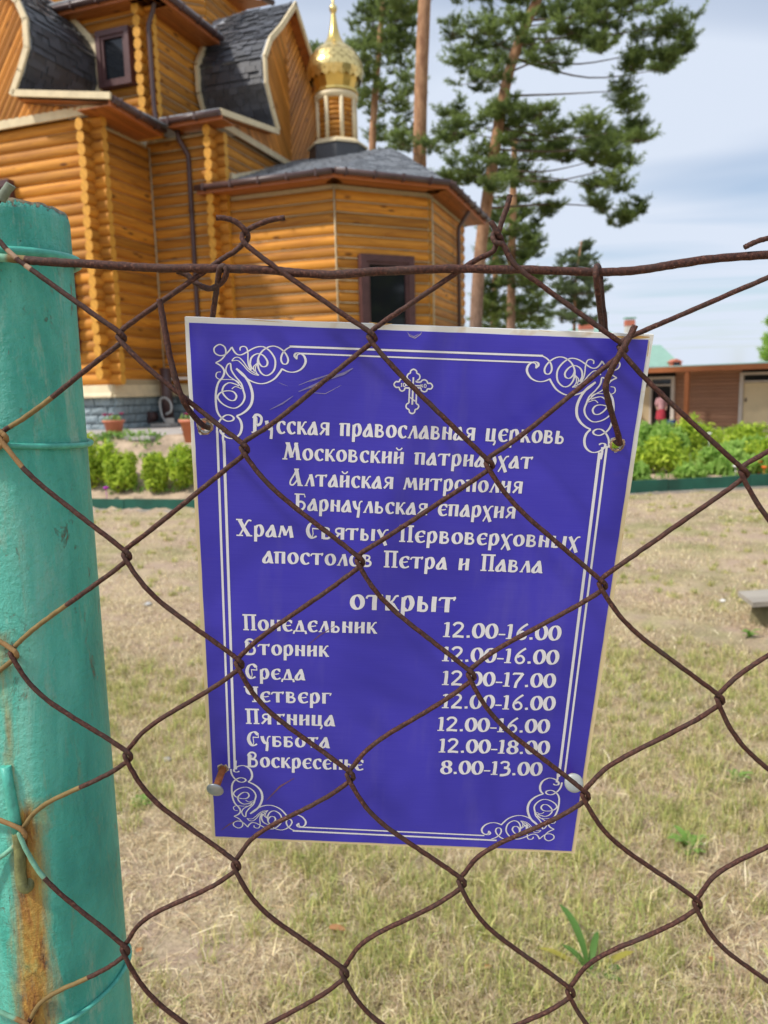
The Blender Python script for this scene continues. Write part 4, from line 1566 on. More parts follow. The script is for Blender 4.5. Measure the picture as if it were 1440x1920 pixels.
# ================================================================== BUSHES
def bush(px, Y, w, h, label, mat='peony', n=1500, size=0.085, grp=None, seed=1, name='leafy_bush', ns=16, asp=0.30):
    rg = random.Random(seed * 31 + int(px))
    q_ = at(px, 880, Y)
    z = float(zg(q_.x, Y))
    base = Vector((q_.x, Y, z))
    o = thing(name, label, 'bush', base, grp)
    blobs = []
    for k in range(ns):
        a = rg.random() * 6.28; rr = w * 0.5 * sqrt(rg.random()) * 0.75
        hh = h * (0.45 + 0.5 * rg.random()) * (1 - 0.35 * rr / (w * 0.5))
        blobs.append((base + Vector((cos(a) * rr, sin(a) * rr * 0.8, hh)), w * (0.11 + 0.09 * rg.random()), w * 0.15, h * (0.16 + 0.14 * rg.random())))
    blobs.append((base + UZ * h * 0.32, w * 0.34, w * 0.30, h * 0.30))
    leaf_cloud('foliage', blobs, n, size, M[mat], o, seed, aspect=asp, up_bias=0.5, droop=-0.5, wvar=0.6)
    mb = MB()
    for b in blobs[:-1]:
        mb.tube([base + (b[0] - base) * 0.02 - UZ * 0.03, base.lerp(b[0], 0.5) + Vector((0, 0, 0.02)), b[0]], [0.008, 0.006, 0.003], 5)
    mb.build('stems', M['weed'] if False else M['stump'], o)
    return o


G_L = 'light green bushes behind the green border, left of the sign'
for px, Y, w, h, lb, sd_ in ((172, 10.95, 0.68, 0.74, 'light green bush partly behind the turquoise post', 1),
                            (224, 10.75, 0.60, 0.62, 'round light green bush standing alone between the post and the sign', 2),
                            (291, 10.6, 0.50, 0.56, 'smaller light green bush, second from the sign edge', 3),
                            (343, 10.6, 0.62, 0.68, 'light green bush at the left edge of the sign', 4)):
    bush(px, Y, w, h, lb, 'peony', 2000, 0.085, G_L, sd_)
G_R = 'bushes of the flower bed right of the sign'
rb_ = [(1215, 12.2, 0.80, 0.58, 'bright yellow-green bush at the right edge of the sign', 'peony', 5),
       (1258, 12.0, 0.80, 0.66, 'fullest bright yellow-green bush right of the sign', 'peony', 6),
       (1195, 15.4, 1.3, 0.75, 'soft green bush in front of the open doorway', 'bushleaf', 7),
       (1300, 14.4, 1.2, 0.86, 'tall bright bush before the brown wall, left of the closed door', 'peony', 8),
       (1345, 12.6, 0.9, 0.36, 'mid green bush below the orange-brown post', 'bushleaf', 9),
       (1400, 13.6, 1.0, 0.42, 'mid green bush in front of the closed ochre door', 'bushleaf', 10),
       (1445, 12.9, 0.9, 0.50, 'bright bush at the right edge of the bed', 'peony', 11),
       (1235, 14.0, 1.1, 0.72, 'dull green bush behind the brightest bushes', 'bushleaf', 12),
       (1375, 15.6, 1.4, 0.62, 'far bush at the foot of the brown outbuilding', 'peony', 13),
       (1190, 11.3, 0.45, 0.26, 'low leafy plant at the border beside the sign', 'bushleaf', 14),
       (1290, 11.4, 0.50, 0.26, 'low broad-leaved plant just behind the green border', 'bushleaf', 15),
       (1355, 11.6, 0.50, 0.24, 'low plant behind the border near the wire knot', 'bushleaf', 16),
       (1420, 11.7, 0.60, 0.26, 'low plant with orange flowers behind the border', 'bushleaf', 17),
       (1130, 13.0, 1.2, 0.55, 'bright bush mostly hidden behind the sign', 'peony', 18),
       (1500, 13.5, 1.2, 0.6, 'green bush at the far right end of the bed', 'bushleaf', 19)]
for px, Y, w, h, lb, mt, sd_ in rb_:
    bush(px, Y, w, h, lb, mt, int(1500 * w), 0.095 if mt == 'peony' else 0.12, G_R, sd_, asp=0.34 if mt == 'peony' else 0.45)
fl_n = [(1424, 868, 11.55, 'orangefl', 'orange flower low in the bed at the right'), (1433, 878, 11.45, 'orangefl', 'second orange flower nearer the border'),
        (1312, 795, 15.0, 'whitefl', 'white flower on the tall bush by the brown wall'), (1379, 876, 11.4, 'whitefl', 'white flower beside the wire knot'),
        (199, 917, 10.55, 'purple', 'purple flower under the left bushes'), (1330, 815, 13.5, 'whitefl', 'small white flower in the right bed')]
for x, y, Y, m_, lb in fl_n:
    p = at(x, y, Y)
    fl = MB(); fl.lathe(p, [(0.0, -0.01), (0.025, 0.0), (0.045, 0.02), (0.03, 0.035), (0.0, 0.03)], 8)
    fl.tube([Vector((p.x, p.y, float(zg(p.x, p.y)) - 0.02)), p], 0.004, 5, 0)
    tag(fl.build('flower', M[m_]), lb, 'flower')

# weeds on the mound and ground cover along the border
rgw = np.random.default_rng(5)
blobs = []
for x0, y0, x1, y1, nn in ((165, 818, 215, 850, 30), (200, 812, 240, 826, 14), (240, 815, 298, 842, 26), (165, 850, 230, 866, 8), (270, 855, 300, 866, 6), (333, 840, 342, 850, 4), (200, 915, 360, 928, 34)):
    for k in range(nn):
        x = x0 + (x1 - x0) * rgw.random(); y = y0 + (y1 - y0) * rgw.random()
        # walk down the viewing ray until it meets the mound
        rr_ = ray(x, y); t = 9.5
        while t < 14 and (EYE + rr_ * (t / rr_.y)).z > zg((EYE + rr_ * (t / rr_.y)).x, t):
            t += 0.05
        p = EYE + rr_ * (t / rr_.y)
        blobs.append((Vector((p.x, p.y, float(zg(p.x, p.y)) + 0.04)), 0.12, 0.10, 0.05))
for k in range(90):
    x = 3.2 + 8 * rgw.random(); y = float(yb(x)) + 0.15 + 1.2 * rgw.random()
    blobs.append((Vector((x, y, float(zg(x, y)) + 0.05)), 0.13, 0.12, 0.06))
for k in range(110):
    x = -2.2 + 4.6 * rgw.random(); y = float(yb(x)) + 0.1 + 3.0 * rgw.random() ** 1.5
    blobs.append((Vector((x, y, float(zg(x, y)) + 0.05)), 0.16, 0.14, 0.07))
for k in range(260):
    x = 3.0 + 10 * rgw.random(); y = float(yb(x)) + 1.4 + 7 * rgw.random()
    blobs.append((Vector((x, y, float(zg(x, y)) + 0.1)), 0.28, 0.25, 0.14))
o = leaf_cloud('weeds', blobs, 21000, 0.07, M['weed'], None, 3, aspect=0.4)
tag(o, 'low green weeds scattered over the flower bed soil', 'weeds', kind='stuff')

# ================================================================== PINES
def pine(label, trunk, Y, clusters, name='pine_tree', r0=0.22, r1=0.10, mat='needles', dens=1.0, grp='scots pines behind the church', jit=1.6, seed=0, tuft=0.13, nmax=60000):
    rg = np.random.default_rng(seed + 100)
    pts = [at(x, y, Y + dy) for x, y, dy in trunk]
    gz = float(zg(pts[0].x, Y))
    base = Vector((pts[0].x, pts[0].y, gz - 0.1))
    o = thing(name, label, 'tree', base, grp)
    path = catmull([base] + pts, 5)
    n = len(path)
    mb = MB(); mb.tube(path, [r0 + (r1 - r0) * i_ / (n - 1) * (1 + 0.05 * sin(i_ * 2.1)) for i_ in range(n)], 12)
    mb.build('trunk', M['bark'], o)
    pos_all = []; tone_all = []; dir_all = []
    for ci_, (cx, cy, rx, ry) in enumerate(clusters):
        c = at(cx, cy, Y + (rg.random() - 0.5) * 2 * jit)
        s = c.y / F * 1.02
        RX, RZ = rx * s, ry * s
        # limb from the trunk
        tp = min(path, key=lambda q_: (q_ - c).length + max(0, q_.z - c.z) * 0.6)
        mid = tp.lerp(c, 0.5) + Vector((0, 0, (rg.random() - 0.6) * 0.16 * (c - tp).length))
        L_ = (c - tp).length
        br = MB()
        if ci_ % 2 == 0 or L_ < 1.2:
            br.tube(catmull([tp, mid, c], 5), [max(0.008, min(0.038, 0.010 * L_ + 0.008) * (1 - 0.08 * q_)) for q_ in range(11)], 6)
        # twigs
        nb = max(9, int(RX * RZ * 52 * dens))
        for k in range(nb):
            a = rg.random() * 6.28; e = sqrt(rg.random())
            off = Vector((cos(a) * e * RX, (rg.random() - 0.5) * 1.6 * RX, sin(a) * e * RZ))
            q_ = c + off
            if k % 2 == 0:
                br.tube([c + off * 0.1, c + off * 0.6 - Vector((0, 0, 0.05)), q_], [0.014, 0.009, 0.004], 4, caps=False)
            ns_ = 4 + int(4 * rg.random())
            tb_ = rg.random() ** 1.2 * 0.7
            for s_ in range(ns_):
                aa = rg.random() * 6.28
                dr_ = np.array([cos(aa), sin(aa), 0.25 + 0.7 * rg.random()]); dr_ /= np.linalg.norm(dr_)
                ls_ = 0.22 + 0.28 * rg.random()
                m_ = int(13 * dens)
                tt_ = (np.arange(m_) + rg.random(m_)) / m_
                d = np.array(q_) + np.outer(tt_ * ls_, dr_) + rg.normal(size=(m_, 3)) * 0.018
                pos_all.append(d); dir_all.append(np.repeat(dr_[None], m_, 0)); tone_all.append(np.clip(tb_ + 0.35 * tt_ + 0.25 * (d[:, 2] - q_.z) / 0.4, 0, 1))  # tone climbs with height: lit tops, dark undersides put into the needle colour
        br.build('limb', M['twig'], o)
    pos = np.concatenate(pos_all); tone_t = np.concatenate(tone_all); dir_t = np.concatenate(dir_all)
    if len(pos) > nmax:
        ch_ = rg.choice(len(pos), nmax, replace=False); pos = pos[ch_]; tone_t = tone_t[ch_]; dir_t = dir_t[ch_]
    m_ = len(pos); kn = 5
    d = rg.normal(size=(m_, kn, 3)) * 0.75 + dir_t[:, None] * 0.8
    d /= np.linalg.norm(d, axis=2)[..., None]
    ln = tuft * (0.7 + 0.6 * rg.random((m_, kn, 1)))
    side = np.cross(d, rg.normal(size=(m_, kn, 3))); side /= np.linalg.norm(side, axis=2)[..., None]
    wd = 0.0085
    p0 = pos[:, None] + side * wd; p1 = pos[:, None] - side * wd; p2 = pos[:, None] + d * ln
    V = np.stack([p0, p1, p2], 2).reshape(-1, 3)
    Fc = np.arange(m_ * kn * 3).reshape(-1, 3)
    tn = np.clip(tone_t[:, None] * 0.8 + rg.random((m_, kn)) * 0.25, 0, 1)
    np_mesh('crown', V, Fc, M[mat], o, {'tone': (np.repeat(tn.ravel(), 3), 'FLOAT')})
    return o


pine('thin dark pine between the gold dome and the tall bare trunk', [(699, 330, 0), (702, 200, 0), (712, 80, 0), (725, -80, 0)], 34,
     [(700, 55, 42, 40), (745, 35, 38, 40), (690, 110, 38, 26), (752, 95, 30, 38), (715, 185, 45, 28), (765, 170, 28, 30), (680, 160, 30, 20),
      (745, 235, 34, 14), (700, 262, 24, 10), (762, 268, 34, 14), (720, 295, 40, 12), (665, 90, 18, 20), (735, -10, 50, 40)], r0=0.17, r1=0.10, seed=1, dens=1.0)
pine('tall pine with a straight orange-brown trunk rising out of the photo', [(786, 620, 0), (787, 300, 0), (790, 150, 0), (796, 0, 0), (800, -160, 0)], 28,
     [(810, 272, 36, 14), (760, 272, 26, 14), (835, 250, 30, 16), (850, 60, 24, 18), (765, 10, 22, 24), (800, -95, 120, 50), (900, -70, 80, 50), (700, -60, 60, 40)], r0=0.25, r1=0.20, seed=2)
pine('large leaning pine with wide layered crown reaching right over the sky', [(890, 700, 0), (893, 590, 0), (900, 480, 0), (914, 370, 0), (928, 280, 0), (944, 180, 0), (962, 110, 0), (985, 50, 0), (1012, -10, 0), (1050, -90, 0)], 24,
     [(905, 60, 34, 26), (880, 110, 34, 22), (925, 90, 26, 26), (960, 20, 40, 18), (1000, 90, 34, 20), (1030, 120, 30, 12), (900, 150, 40, 16),
      (1040, 20, 44, 14), (1090, 25, 44, 16), (1140, 40, 44, 16), (1190, 20, 40, 18), (1230, 55, 36, 20), (1270, 45, 34, 18), (1290, 90, 20, 14), (1215, 95, 36, 14), (1250, 110, 20, 10),
      (1130, 85, 30, 14), (1180, 130, 26, 12), (1165, 170, 18, 16), (1180, 205, 16, 16), (1190, 240, 14, 10), (1090, 75, 20, 14), (1240, 130, 18, 8),
      (860, 215, 34, 14), (905, 240, 40, 14), (960, 205, 40, 14), (1000, 235, 44, 14), (1050, 250, 40, 12), (1100, 262, 40, 12), (1150, 265, 34, 9), (1190, 262, 26, 8), (1130, 285, 26, 12),
      (980, 265, 50, 14), (1060, 275, 46, 12), (900, 280, 44, 12), (1010, 215, 36, 12), (1120, 300, 30, 12), (860, 345, 30, 10), (960, 330, 40, 12), (930, 215, 34, 12), (930, 140, 30, 16), (980, 60, 30, 16), (1075, 60, 30, 14), (1100, 235, 30, 9), (870, 320, 34, 14), (915, 325, 40, 14), (960, 300, 40, 14), (1005, 290, 36, 12), (1050, 300, 26, 10), (985, 345, 28, 10), (940, 350, 30, 12), (840, 340, 20, 8),
      (1165, 310, 22, 16), (1160, 345, 18, 14), (1115, 350, 22, 12), (1130, 385, 22, 12), (1185, 395, 24, 14), (1165, 415, 20, 8), (1020, 360, 18, 12), (1030, 395, 16, 12), (850, 250, 28, 12), (1075, 5, 60, 14), (940, -40, 90, 30), (1150, -40, 120, 24)],
     r0=0.21, r1=0.12, seed=3, dens=1.15, nmax=120000)
pine('dark dense pine standing behind the leaning pine low on the right of the church', [(958, 700, 0), (958, 610, 0), (960, 450, 0), (963, 330, 0), (966, 250, 0)], 29,
     [(960, 395, 34, 24), (935, 430, 34, 22), (985, 430, 30, 24), (915, 405, 24, 16), (960, 470, 40, 24), (995, 480, 26, 26), (930, 490, 30, 24), (925, 535, 30, 24), (975, 525, 34, 26),
      (1005, 530, 18, 26), (940, 580, 34, 24), (985, 580, 34, 26), (1010, 585, 18, 24), (905, 570, 16, 30)], r0=0.20, r1=0.10, seed=4, dens=1.2)
pine('second slim trunk in the dark pine group above the sign', [(925, 700, 0), (925, 610, 0), (928, 540, 0), (930, 430, 0)], 33,
     [(925, 470, 24, 18), (915, 600, 30, 18), (950, 610, 34, 14), (1000, 612, 30, 12)], r0=0.18, r1=0.10, seed=6)
pine('small grey-green pine standing apart against the open sky', [(1076, 660, 0), (1077, 600, 0), (1080, 530, 0), (1090, 452, 0)], 46,
     [(1096, 462, 16, 10), (1082, 482, 24, 12), (1104, 495, 18, 10), (1062, 500, 16, 8), (1070, 522, 34, 12), (1110, 525, 22, 10), (1055, 548, 30, 12), (1095, 550, 28, 12), (1075, 575, 42, 12), (1045, 598, 26, 9), (1095, 600, 30, 10), (1125, 545, 14, 6)],
     r0=0.14, r1=0.04, mat='needles_far', seed=5, tuft=0.17, dens=1.25)
pine('pale green tree top at the right edge beyond the outbuilding', [(1452, 720, 0), (1450, 640, 0), (1448, 600, 0)], 44,
     [(1445, 655, 18, 18), (1450, 630, 14, 16), (1450, 605, 8, 12), (1462, 650, 20, 24), (1436, 672, 14, 12), (1460, 610, 14, 20)], name='broadleaf_tree', r0=0.18, r1=0.08, mat='bushleaf', seed=7, grp=None, tuft=0.2)
pine('dark tree top peeping between the gable and the gold dome', [(600, 420, 0), (600, 150, 0), (598, 105, 0)], 36,
     [(592, 98, 10, 7), (604, 112, 10, 8), (588, 118, 16, 10), (600, 140, 30, 20)], r0=0.2, r1=0.05, seed=8)


# pines on the other side of the yard: they stand outside the photo and show only as reflections in the apse window
def side_pine(x, y, h, seed, lb_):
    rg = np.random.default_rng(seed)
    o = thing('pine_tree', lb_, 'tree', (x, y, -0.1), 'pines across the yard')
    mb = MB(); mb.tube([(x, y, -0.1), (x + 0.1, y, h * 0.5), (x, y + 0.2, h)], [0.22, 0.16, 0.06], 8); mb.build('trunk', M['bark'], o)
    n = 5200
    t = rg.random(n)
    zc_ = h * (0.12 + 0.88 * t); rad = (2.1 - 1.3 * t) * np.sqrt(rg.random(n)); a = rg.random(n) * 6.28
    lay = np.sin(zc_ * 5 + a) > -0.45
    p = np.stack([x + rad * np.cos(a), y + rad * np.sin(a), zc_], 1)[lay]
    n = len(p)
    d = rg.normal(size=(n, 3)); d /= np.linalg.norm(d, axis=1)[:, None]; s_ = np.cross(d, rg.normal(size=(n, 3))); s_ /= np.linalg.norm(s_, axis=1)[:, None]
    V = np.stack([p - s_ * 0.12, p + s_ * 0.12, p + d * 0.5], 1).reshape(-1, 3)
    np_mesh('crown', V, np.arange(3 * n).reshape(-1, 3), M['needles'], o, {'tone': (np.repeat(rg.random(n), 3), 'FLOAT')})


for q_, (x, y, h) in enumerate(((14.5, 4.0, 14), (17.5, 6.5, 15), (16.5, 1.0, 13), (20.5, 3.0, 16), (13.0, 0.5, 12), (21.0, 8.0, 15))):
    side_pine(x, y, h, 50 + q_, ('pine across the yard, middle of the front pair mirrored in the apse window', 'pine across the yard nearest the outbuilding, in the front row', 'pine across the yard between the two front rows', 'tallest pine of the group across the yard, standing farthest right', 'shortest pine of the group across the yard, nearest the fence', 'rear pine across the yard beside the outbuilding')[q_])

# ================================================================== DRY GRASS
def hash_noise(x, y, s):
    return (np.sin(x * 1.7 * s + 2.1 * np.sin(y * 1.3 * s)) + np.sin(y * 2.3 * s + 1.7 * np.sin(x * 1.9 * s + 1)) + np.sin((x + y) * 3.1 * s + 0.7)) / 3


def blades(n, ymin, ymax, lmin, lmax, w, flat, cols, seed, bare=None, green_only=False, power=1.0, tufts=0, ylimit=True):
    rg = np.random.default_rng(seed)
    tt = rg.random(n)
    y = ymin * (ymax / ymin) ** tt if power == 1.0 else ymin + (ymax - ymin) * tt
    x = (rg.random(n) * 2 - 1) * (0.58 * y + 0.35)
    if tufts:
        tx = (rg.random(tufts)); ty = ymin * (ymax / ymin) ** tx
        cx = (rg.random(tufts) * 2 - 1) * (0.58 * ty + 0.3)
        keep = hash_noise(cx, ty, 1.1) + rg.normal(size=tufts) * 0.35 > -0.05
        cx, ty = cx[keep], ty[keep]
        k = rg.integers(0, len(cx), n)
        sg = 0.010 + 0.02 * rg.random(len(cx))
        x = cx[k] + rg.normal(size=n) * sg[k]; y = ty[k] + rg.normal(size=n) * sg[k]
    ok = y < yb(x) - 0.05
    if bare is not None:
        ok &= (hash_noise(x + 3.1, y, 1.9) + 0.6 * hash_noise(x, y + 2.2, 5.3) + rg.normal(size=n) * 0.15 - 0.05 * (y - 2)) < bare
    x, y = x[ok], y[ok]; n = len(x)
    z = zg(x, y)
    a = rg.random(n) * 2 * pi
    tilt = np.clip(rg.normal(size=n) * 0.35 + flat, 0.05, 1.5)
    ln = lmin + (lmax - lmin) * rg.random(n) ** 1.5
    h = np.stack([np.cos(a) * np.sin(tilt), np.sin(a) * np.sin(tilt), np.cos(tilt)], 1)
    s = np.stack([-np.sin(a), np.cos(a), np.zeros(n)], 1)
    s = s + rg.normal(size=(n, 3)) * 0.4; s /= np.linalg.norm(s, axis=1)[:, None]
    b = np.stack([x, y, z], 1)
    wd = (w * (0.6 + 0.8 * rg.random(n)))[:, None] * (1 + 0.10 * np.maximum(0, y - 2.5))[:, None]
    mid = b + h * ln[:, None] * 0.55 + np.array([0, 0, 0.002])
    bend = h.copy(); bend[:, 2] -= 0.35 + 0.5 * rg.random(n); bend += rg.normal(size=(n, 3)) * 0.2
    bend /= np.linalg.norm(bend, axis=1)[:, None]
    tip = mid + bend * ln[:, None] * 0.5
    tip[:, 2] = np.maximum(tip[:, 2], z + 0.002)
    V = np.stack([b - s * wd, b + s * wd, mid - s * wd * 0.8, mid + s * wd * 0.8, tip], 1).reshape(-1, 3)
    i = np.arange(n)[:, None] * 5
    Fc = np.concatenate([i + [0, 1, 3], i + [0, 3, 2], i + [2, 3, 4]], 1).reshape(-1, 3)
    cols = np.array(cols)
    c = cols[rg.integers(0, len(cols), n)] * (0.6 + 0.75 * rg.random((n, 1)))
    col = np.concatenate([c, np.ones((n, 1))], 1)
    return V, Fc, np.repeat(col, 5, 0)


def merge(parts):
    V, Fs, Cc, o_ = [], [], [], 0
    for v, f, c in parts:
        V.append(v); Fs.append(f + o_); Cc.append(c); o_ += len(v)
    return np.concatenate(V), np.concatenate(Fs), np.concatenate(Cc)


STRAW = [(0.66, 0.53, 0.32), (0.76, 0.65, 0.41), (0.58, 0.45, 0.29), (0.72, 0.63, 0.37), (0.50, 0.38, 0.25), (0.86, 0.78, 0.55), (0.40, 0.30, 0.21), (0.80, 0.71, 0.44), (0.62, 0.48, 0.36)]
YG = [(0.58, 0.56, 0.21), (0.44, 0.48, 0.15), (0.68, 0.62, 0.28), (0.38, 0.46, 0.14), (0.68, 0.60, 0.30)]
V, Fc, cc = merge([blades(190000, 1.05, 5.5, 0.015, 0.07, 0.0011, 1.15, STRAW, 1, bare=0.55),
                   blades(90000, 1.05, 4.5, 0.02, 0.07, 0.0011, 0.7, STRAW, 2, tufts=2600),
                   blades(80000, 4.0, 11.3, 0.02, 0.06, 0.0017, 0.9, STRAW, 3, bare=0.3)])
V2_, F2_, c2_ = blades(9000, 1.05, 5.0, 0.06, 0.15, 0.0013, 1.45, STRAW[:6], 9)
V, Fc, cc = merge([(V, Fc, cc), (V2_, F2_, c2_ * 1.15)])
o = np_mesh('dry_grass', V, Fc, M['blade'], None, {'col': (cc, 'FLOAT_COLOR')})
tag(o, 'matted straw-coloured dry grass covering the yard', 'grass', kind='stuff')
V, Fc, cc = merge([blades(80000, 1.05, 4.2, 0.025, 0.085, 0.0013, 0.38, YG, 4, tufts=3800),
                   blades(34000, 3.5, 11.3, 0.025, 0.065, 0.0018, 0.5, YG, 5, tufts=1500)])
o = np_mesh('green_grass', V, Fc, M['blade'], None, {'col': (cc, 'FLOAT_COLOR')})
tag(o, 'sparse yellow-green grass tufts growing through the dry lawn', 'grass', kind='stuff')


# single weeds and litter one can point to
def ground_pt(x, y):
    p = hitz(x, y, 0.0)
    p.z = float(zg(p.x, p.y))
    return p


def long_leaf(o, base, a, ln, w, rise, mat, name='leaf'):
    d = Vector((cos(a), sin(a), 0)); s = Vector((-d.y, d.x, 0))
    mb = MB(); vs = []; fs = []
    N_ = 8
    for k in range(N_ + 1):
        t = k / N_
        c = base + d * ln * t * (0.45 + 0.55 * t if rise > 0.8 else 1) + UZ * (rise * ln * (t - 0.55 * t * t) * 1.4)
        ww = w * sin(pi * (0.10 + 0.9 * (1 - t))) ** 0.7 if t < 1 else 0.0005
        vs += [c - s * ww + UZ * ww * 0.3, c, c + s * ww + UZ * ww * 0.3]
    for k in range(N_):
        i0 = k * 3
        fs += [(i0, i0 + 1, i0 + 4, i0 + 3), (i0 + 1, i0 + 2, i0 + 5, i0 + 4)]
    mb.add(vs, fs, 0, True)
    lf = mb.build(name, mat, o)
    at__ = lf.data.attributes.new('tone', 'FLOAT', 'POINT')
    for q_ in at__.data:
        q_.value = 0.55
    return lf


M['leafblade'] = mat_leaf('broad_grass_leaf', (0.05, 0.14, 0.03), (0.16, 0.30, 0.07), 0.4)
M['leafyellow'] = mat_leaf('yellowing_leaf', (0.25, 0.28, 0.04), (0.55, 0.45, 0.10), 0.4)
M['drybrown'] = mat_leaf('dry_brown_leaf', (0.30, 0.14, 0.06), (0.58, 0.30, 0.14), 0.2)
b_ = ground_pt(1105, 1845)
pl = thing('broad_bladed_weed', 'weed with long broad blades, some yellowing, in front of the sign at lower right', 'weed', b_)
for a, ln, w, rise, mt in ((1.9, 0.17, 0.008, 1.4, 'leafblade'), (2.75, 0.15, 0.007, 0.7, 'leafyellow'), (0.35, 0.16, 0.008, 0.45, 'leafyellow'), (1.1, 0.12, 0.007, 1.1, 'leafblade'),
                           (0.05, 0.10, 0.009, 0.5, 'leafblade'), (2.3, 0.10, 0.007, 1.0, 'leafblade'), (-0.6, 0.10, 0.007, 0.6, 'leafblade'), (3.3, 0.08, 0.008, 0.5, 'leafblade')):
    long_leaf(pl, b_, a, ln * 0.85, w * 1.3, rise * 0.85, M[mt])
for (x, y, s, lb) in ((1290, 1600, 1.0, 'bright green broad-leaved weed in the dry grass right of the sign'),
                      (1383, 1470, 0.8, 'pale green weed rosette farther right in the dry grass'),
                      (265, 1505, 0.8, 'low green weed just right of the turquoise post'),
                      (1405, 1190, 1.0, 'dark green weed growing under the plank bench')):
    b_ = ground_pt(x, y)
    pl = thing('rosette_weed', lb, 'weed', b_, 'green weeds in the dry lawn')
    rg_ = random.Random(x)
    for k in range(11):
        long_leaf(pl, b_, k * 0.57 + rg_.random() * 0.4, (0.04 + 0.035 * rg_.random()) * s, 0.011 * s, 0.5 + 0.9 * rg_.random(), M['weed'])


def pebble(x, y, r, mat, lb, name='stone', cat='stone', flat=0.6):
    p = ground_pt(x, y)
    bm = bmesh.new(); bmesh.ops.create_icosphere(bm, subdivisions=2, radius=1)
    rg_ = random.Random(x * 7 + y)
    for v in bm.verts:
        v.co *= 1 + 0.14 * rg_.uniform(-1, 1)
        v.co = Vector((v.co.x * r * 1.2, v.co.y * r, v.co.z * r * flat))
    me = bpy.data.meshes.new(name); bm.to_mesh(me); bm.free(); me.materials.append(mat)
    me.polygons.foreach_set('use_smooth', [True] * len(me.polygons))
    o = bpy.data.objects.new(name, me); C.objects.link(o); o.location = (p.x, p.y, p.z + r * flat * 0.5)
    tag(o, lb, cat)


M['stonemat'] = simple('pinkish_stone', (0.52, 0.42, 0.34), 0.9, nscale=30)
M['stonegrey'] = simple('grey_stone', (0.45, 0.44, 0.42), 0.9, nscale=30)
pebble(592, 1684, 0.020, M['stonemat'], 'rounded pinkish stone in the grass below the sign')
pebble(314, 1424, 0.016, M['stonegrey'], 'pale grey pebble between the post and the sign')
pebble(277, 1141, 0.028, M['stonegrey'], 'grey pebble on the bare soil right of the post')
pebble(1355, 1125, 0.02, M['whitefl'], 'small white pebble left of the bench')
for x, y, lb in ((650, 1755, 'curled dry brown leaf below the sign in the grass'), (268, 1790, 'orange-brown dry leaf near the post foot'), (921, 1833, 'small orange dry leaf at the bottom of the lawn'), (1330, 1812, 'orange scrap of leaf at lower right')):
    b_ = ground_pt(x, y) + UZ * 0.025
    dl = thing('dry_leaf', lb, 'leaf', b_)
    long_leaf(dl, b_, 0.3 + x, 0.05 if x == 650 else 0.025, 0.012 if x == 650 else 0.008, 0.3, M['drybrown'], 'leaf_blade')

# ================================================================== FENCE WIRES
YF = 0.488


def proj(Pw):
    d = Pw - EYE
    yy = d.y * cp - d.z * sp_
    uu = d.y * sp_ + d.z * cp
    cx, cy = d.x / yy, uu / yy
    return 720 + F * (cx * cr - cy * sr), 960 - F * (cx * sr + cy * cr)




def wire_obj(name, pts, rad, parent, paintf=None, sides=9, per=7, wob=0.00012, taper=False):
    """pts: (photo x, photo y, side) ; side -1 front / +1 back of the mesh plane, or a 3D Vector"""
    Q = []
    px = []
    for p in pts:
        if isinstance(p, Vector):
            Q.append(p); px.append((0, 0))
        else:
            Q.append(at(p[0], p[1], YF + p[2] * 0.0020)); px.append((p[0], p[1]))
    path = catmull(Q, per)
    pxs = catmull([Vector((a, b, 0)) for a, b in px], per)
    rg = random.Random(len(pts) * 13 + int(px[0][0]))
    for i_ in range(1, len(path) - 1):
        path[i_] = path[i_] + Vector((rg.uniform(-1, 1), rg.uniform(-1, 1), rg.uniform(-1, 1))) * wob
    mb = MB()
    rr = [rad * (1 + 0.05 * rg.uniform(-1, 1)) for _ in path]
    mb.tube(path, rr, sides)
    o = mb.build(name, M['wire'], parent)
    me = o.data
    pa = me.attributes.new('paint', 'FLOAT', 'POINT'); ca = me.attributes.new('col', 'FLOAT_COLOR', 'POINT')
    pv, cv = [], []
    for i_ in range(len(path)):
        c_, a_ = (None, 0.0)
        if paintf:
            r_ = paintf(pxs[i_].x, pxs[i_].y)
            if r_:
                c_, a_ = r_
        pv += [a_] * sides
        cv += list((c_ or (0.3, 0.2, 0.1)) + (1,)) * sides
    pa.data.foreach_set('value', pv)
    ca.data.foreach_set('color', cv)
    return o


fence = thing('chain_link_fence', 'rusty chain-link mesh with a thick top wire in front of the blue sign', 'fence', at(720, 640, YF))
fence.location = (0.1, YF, 0)

A_ = [(-14, 430), (7, 817), (26, 1222), (42, 1560), (52, 1925)]
B_ = [(228, 628), (238, 1037), (240, 1413), (235, 1777)]
C_ = [(460, 440), (459, 837), (449, 1240), (443, 1618), (442, 1995)]
D_ = [(698, 628), (675, 1048), (657, 1450), (646, 1820)]
E_ = [(928, 448), (918, 866), (884, 1262), (866, 1650), (850, 2010)]
F_ = [(1168, 648), (1130, 1092), (1098, 1487), (1070, 1856)]
G_ = [(1500, 478), (1395, 882), (1350, 1307), (1308, 1690), (1282, 2060)]
H_n = [(1640, 690), (1580, 1125), (1530, 1520), (1500, 1885)]
Z_ = [(-230, 645), (-215, 1030), (-195, 1410), (-185, 1765)]

# the mesh goes on beyond what the photo shows: down to the ground and along to the next post
def wpt(n):
    p = at(n[0], n[1], YF)
    return p.x, p.z


def ppt(x, z):
    return tuple(proj(Vector((x, YF, z))))


DXM = (wpt(G_[1])[0] - wpt(B_[1])[0]) / 5.0
DZM = (wpt(D_[0])[1] - wpt(D_[3])[1]) / 3.0


def extend_down(col, zmin=0.55):
    x, z = wpt(col[-1])
    while z - DZM > zmin:
        z -= DZM
        col.append(ppt(x + 0.002 * sin(z * 40), z))


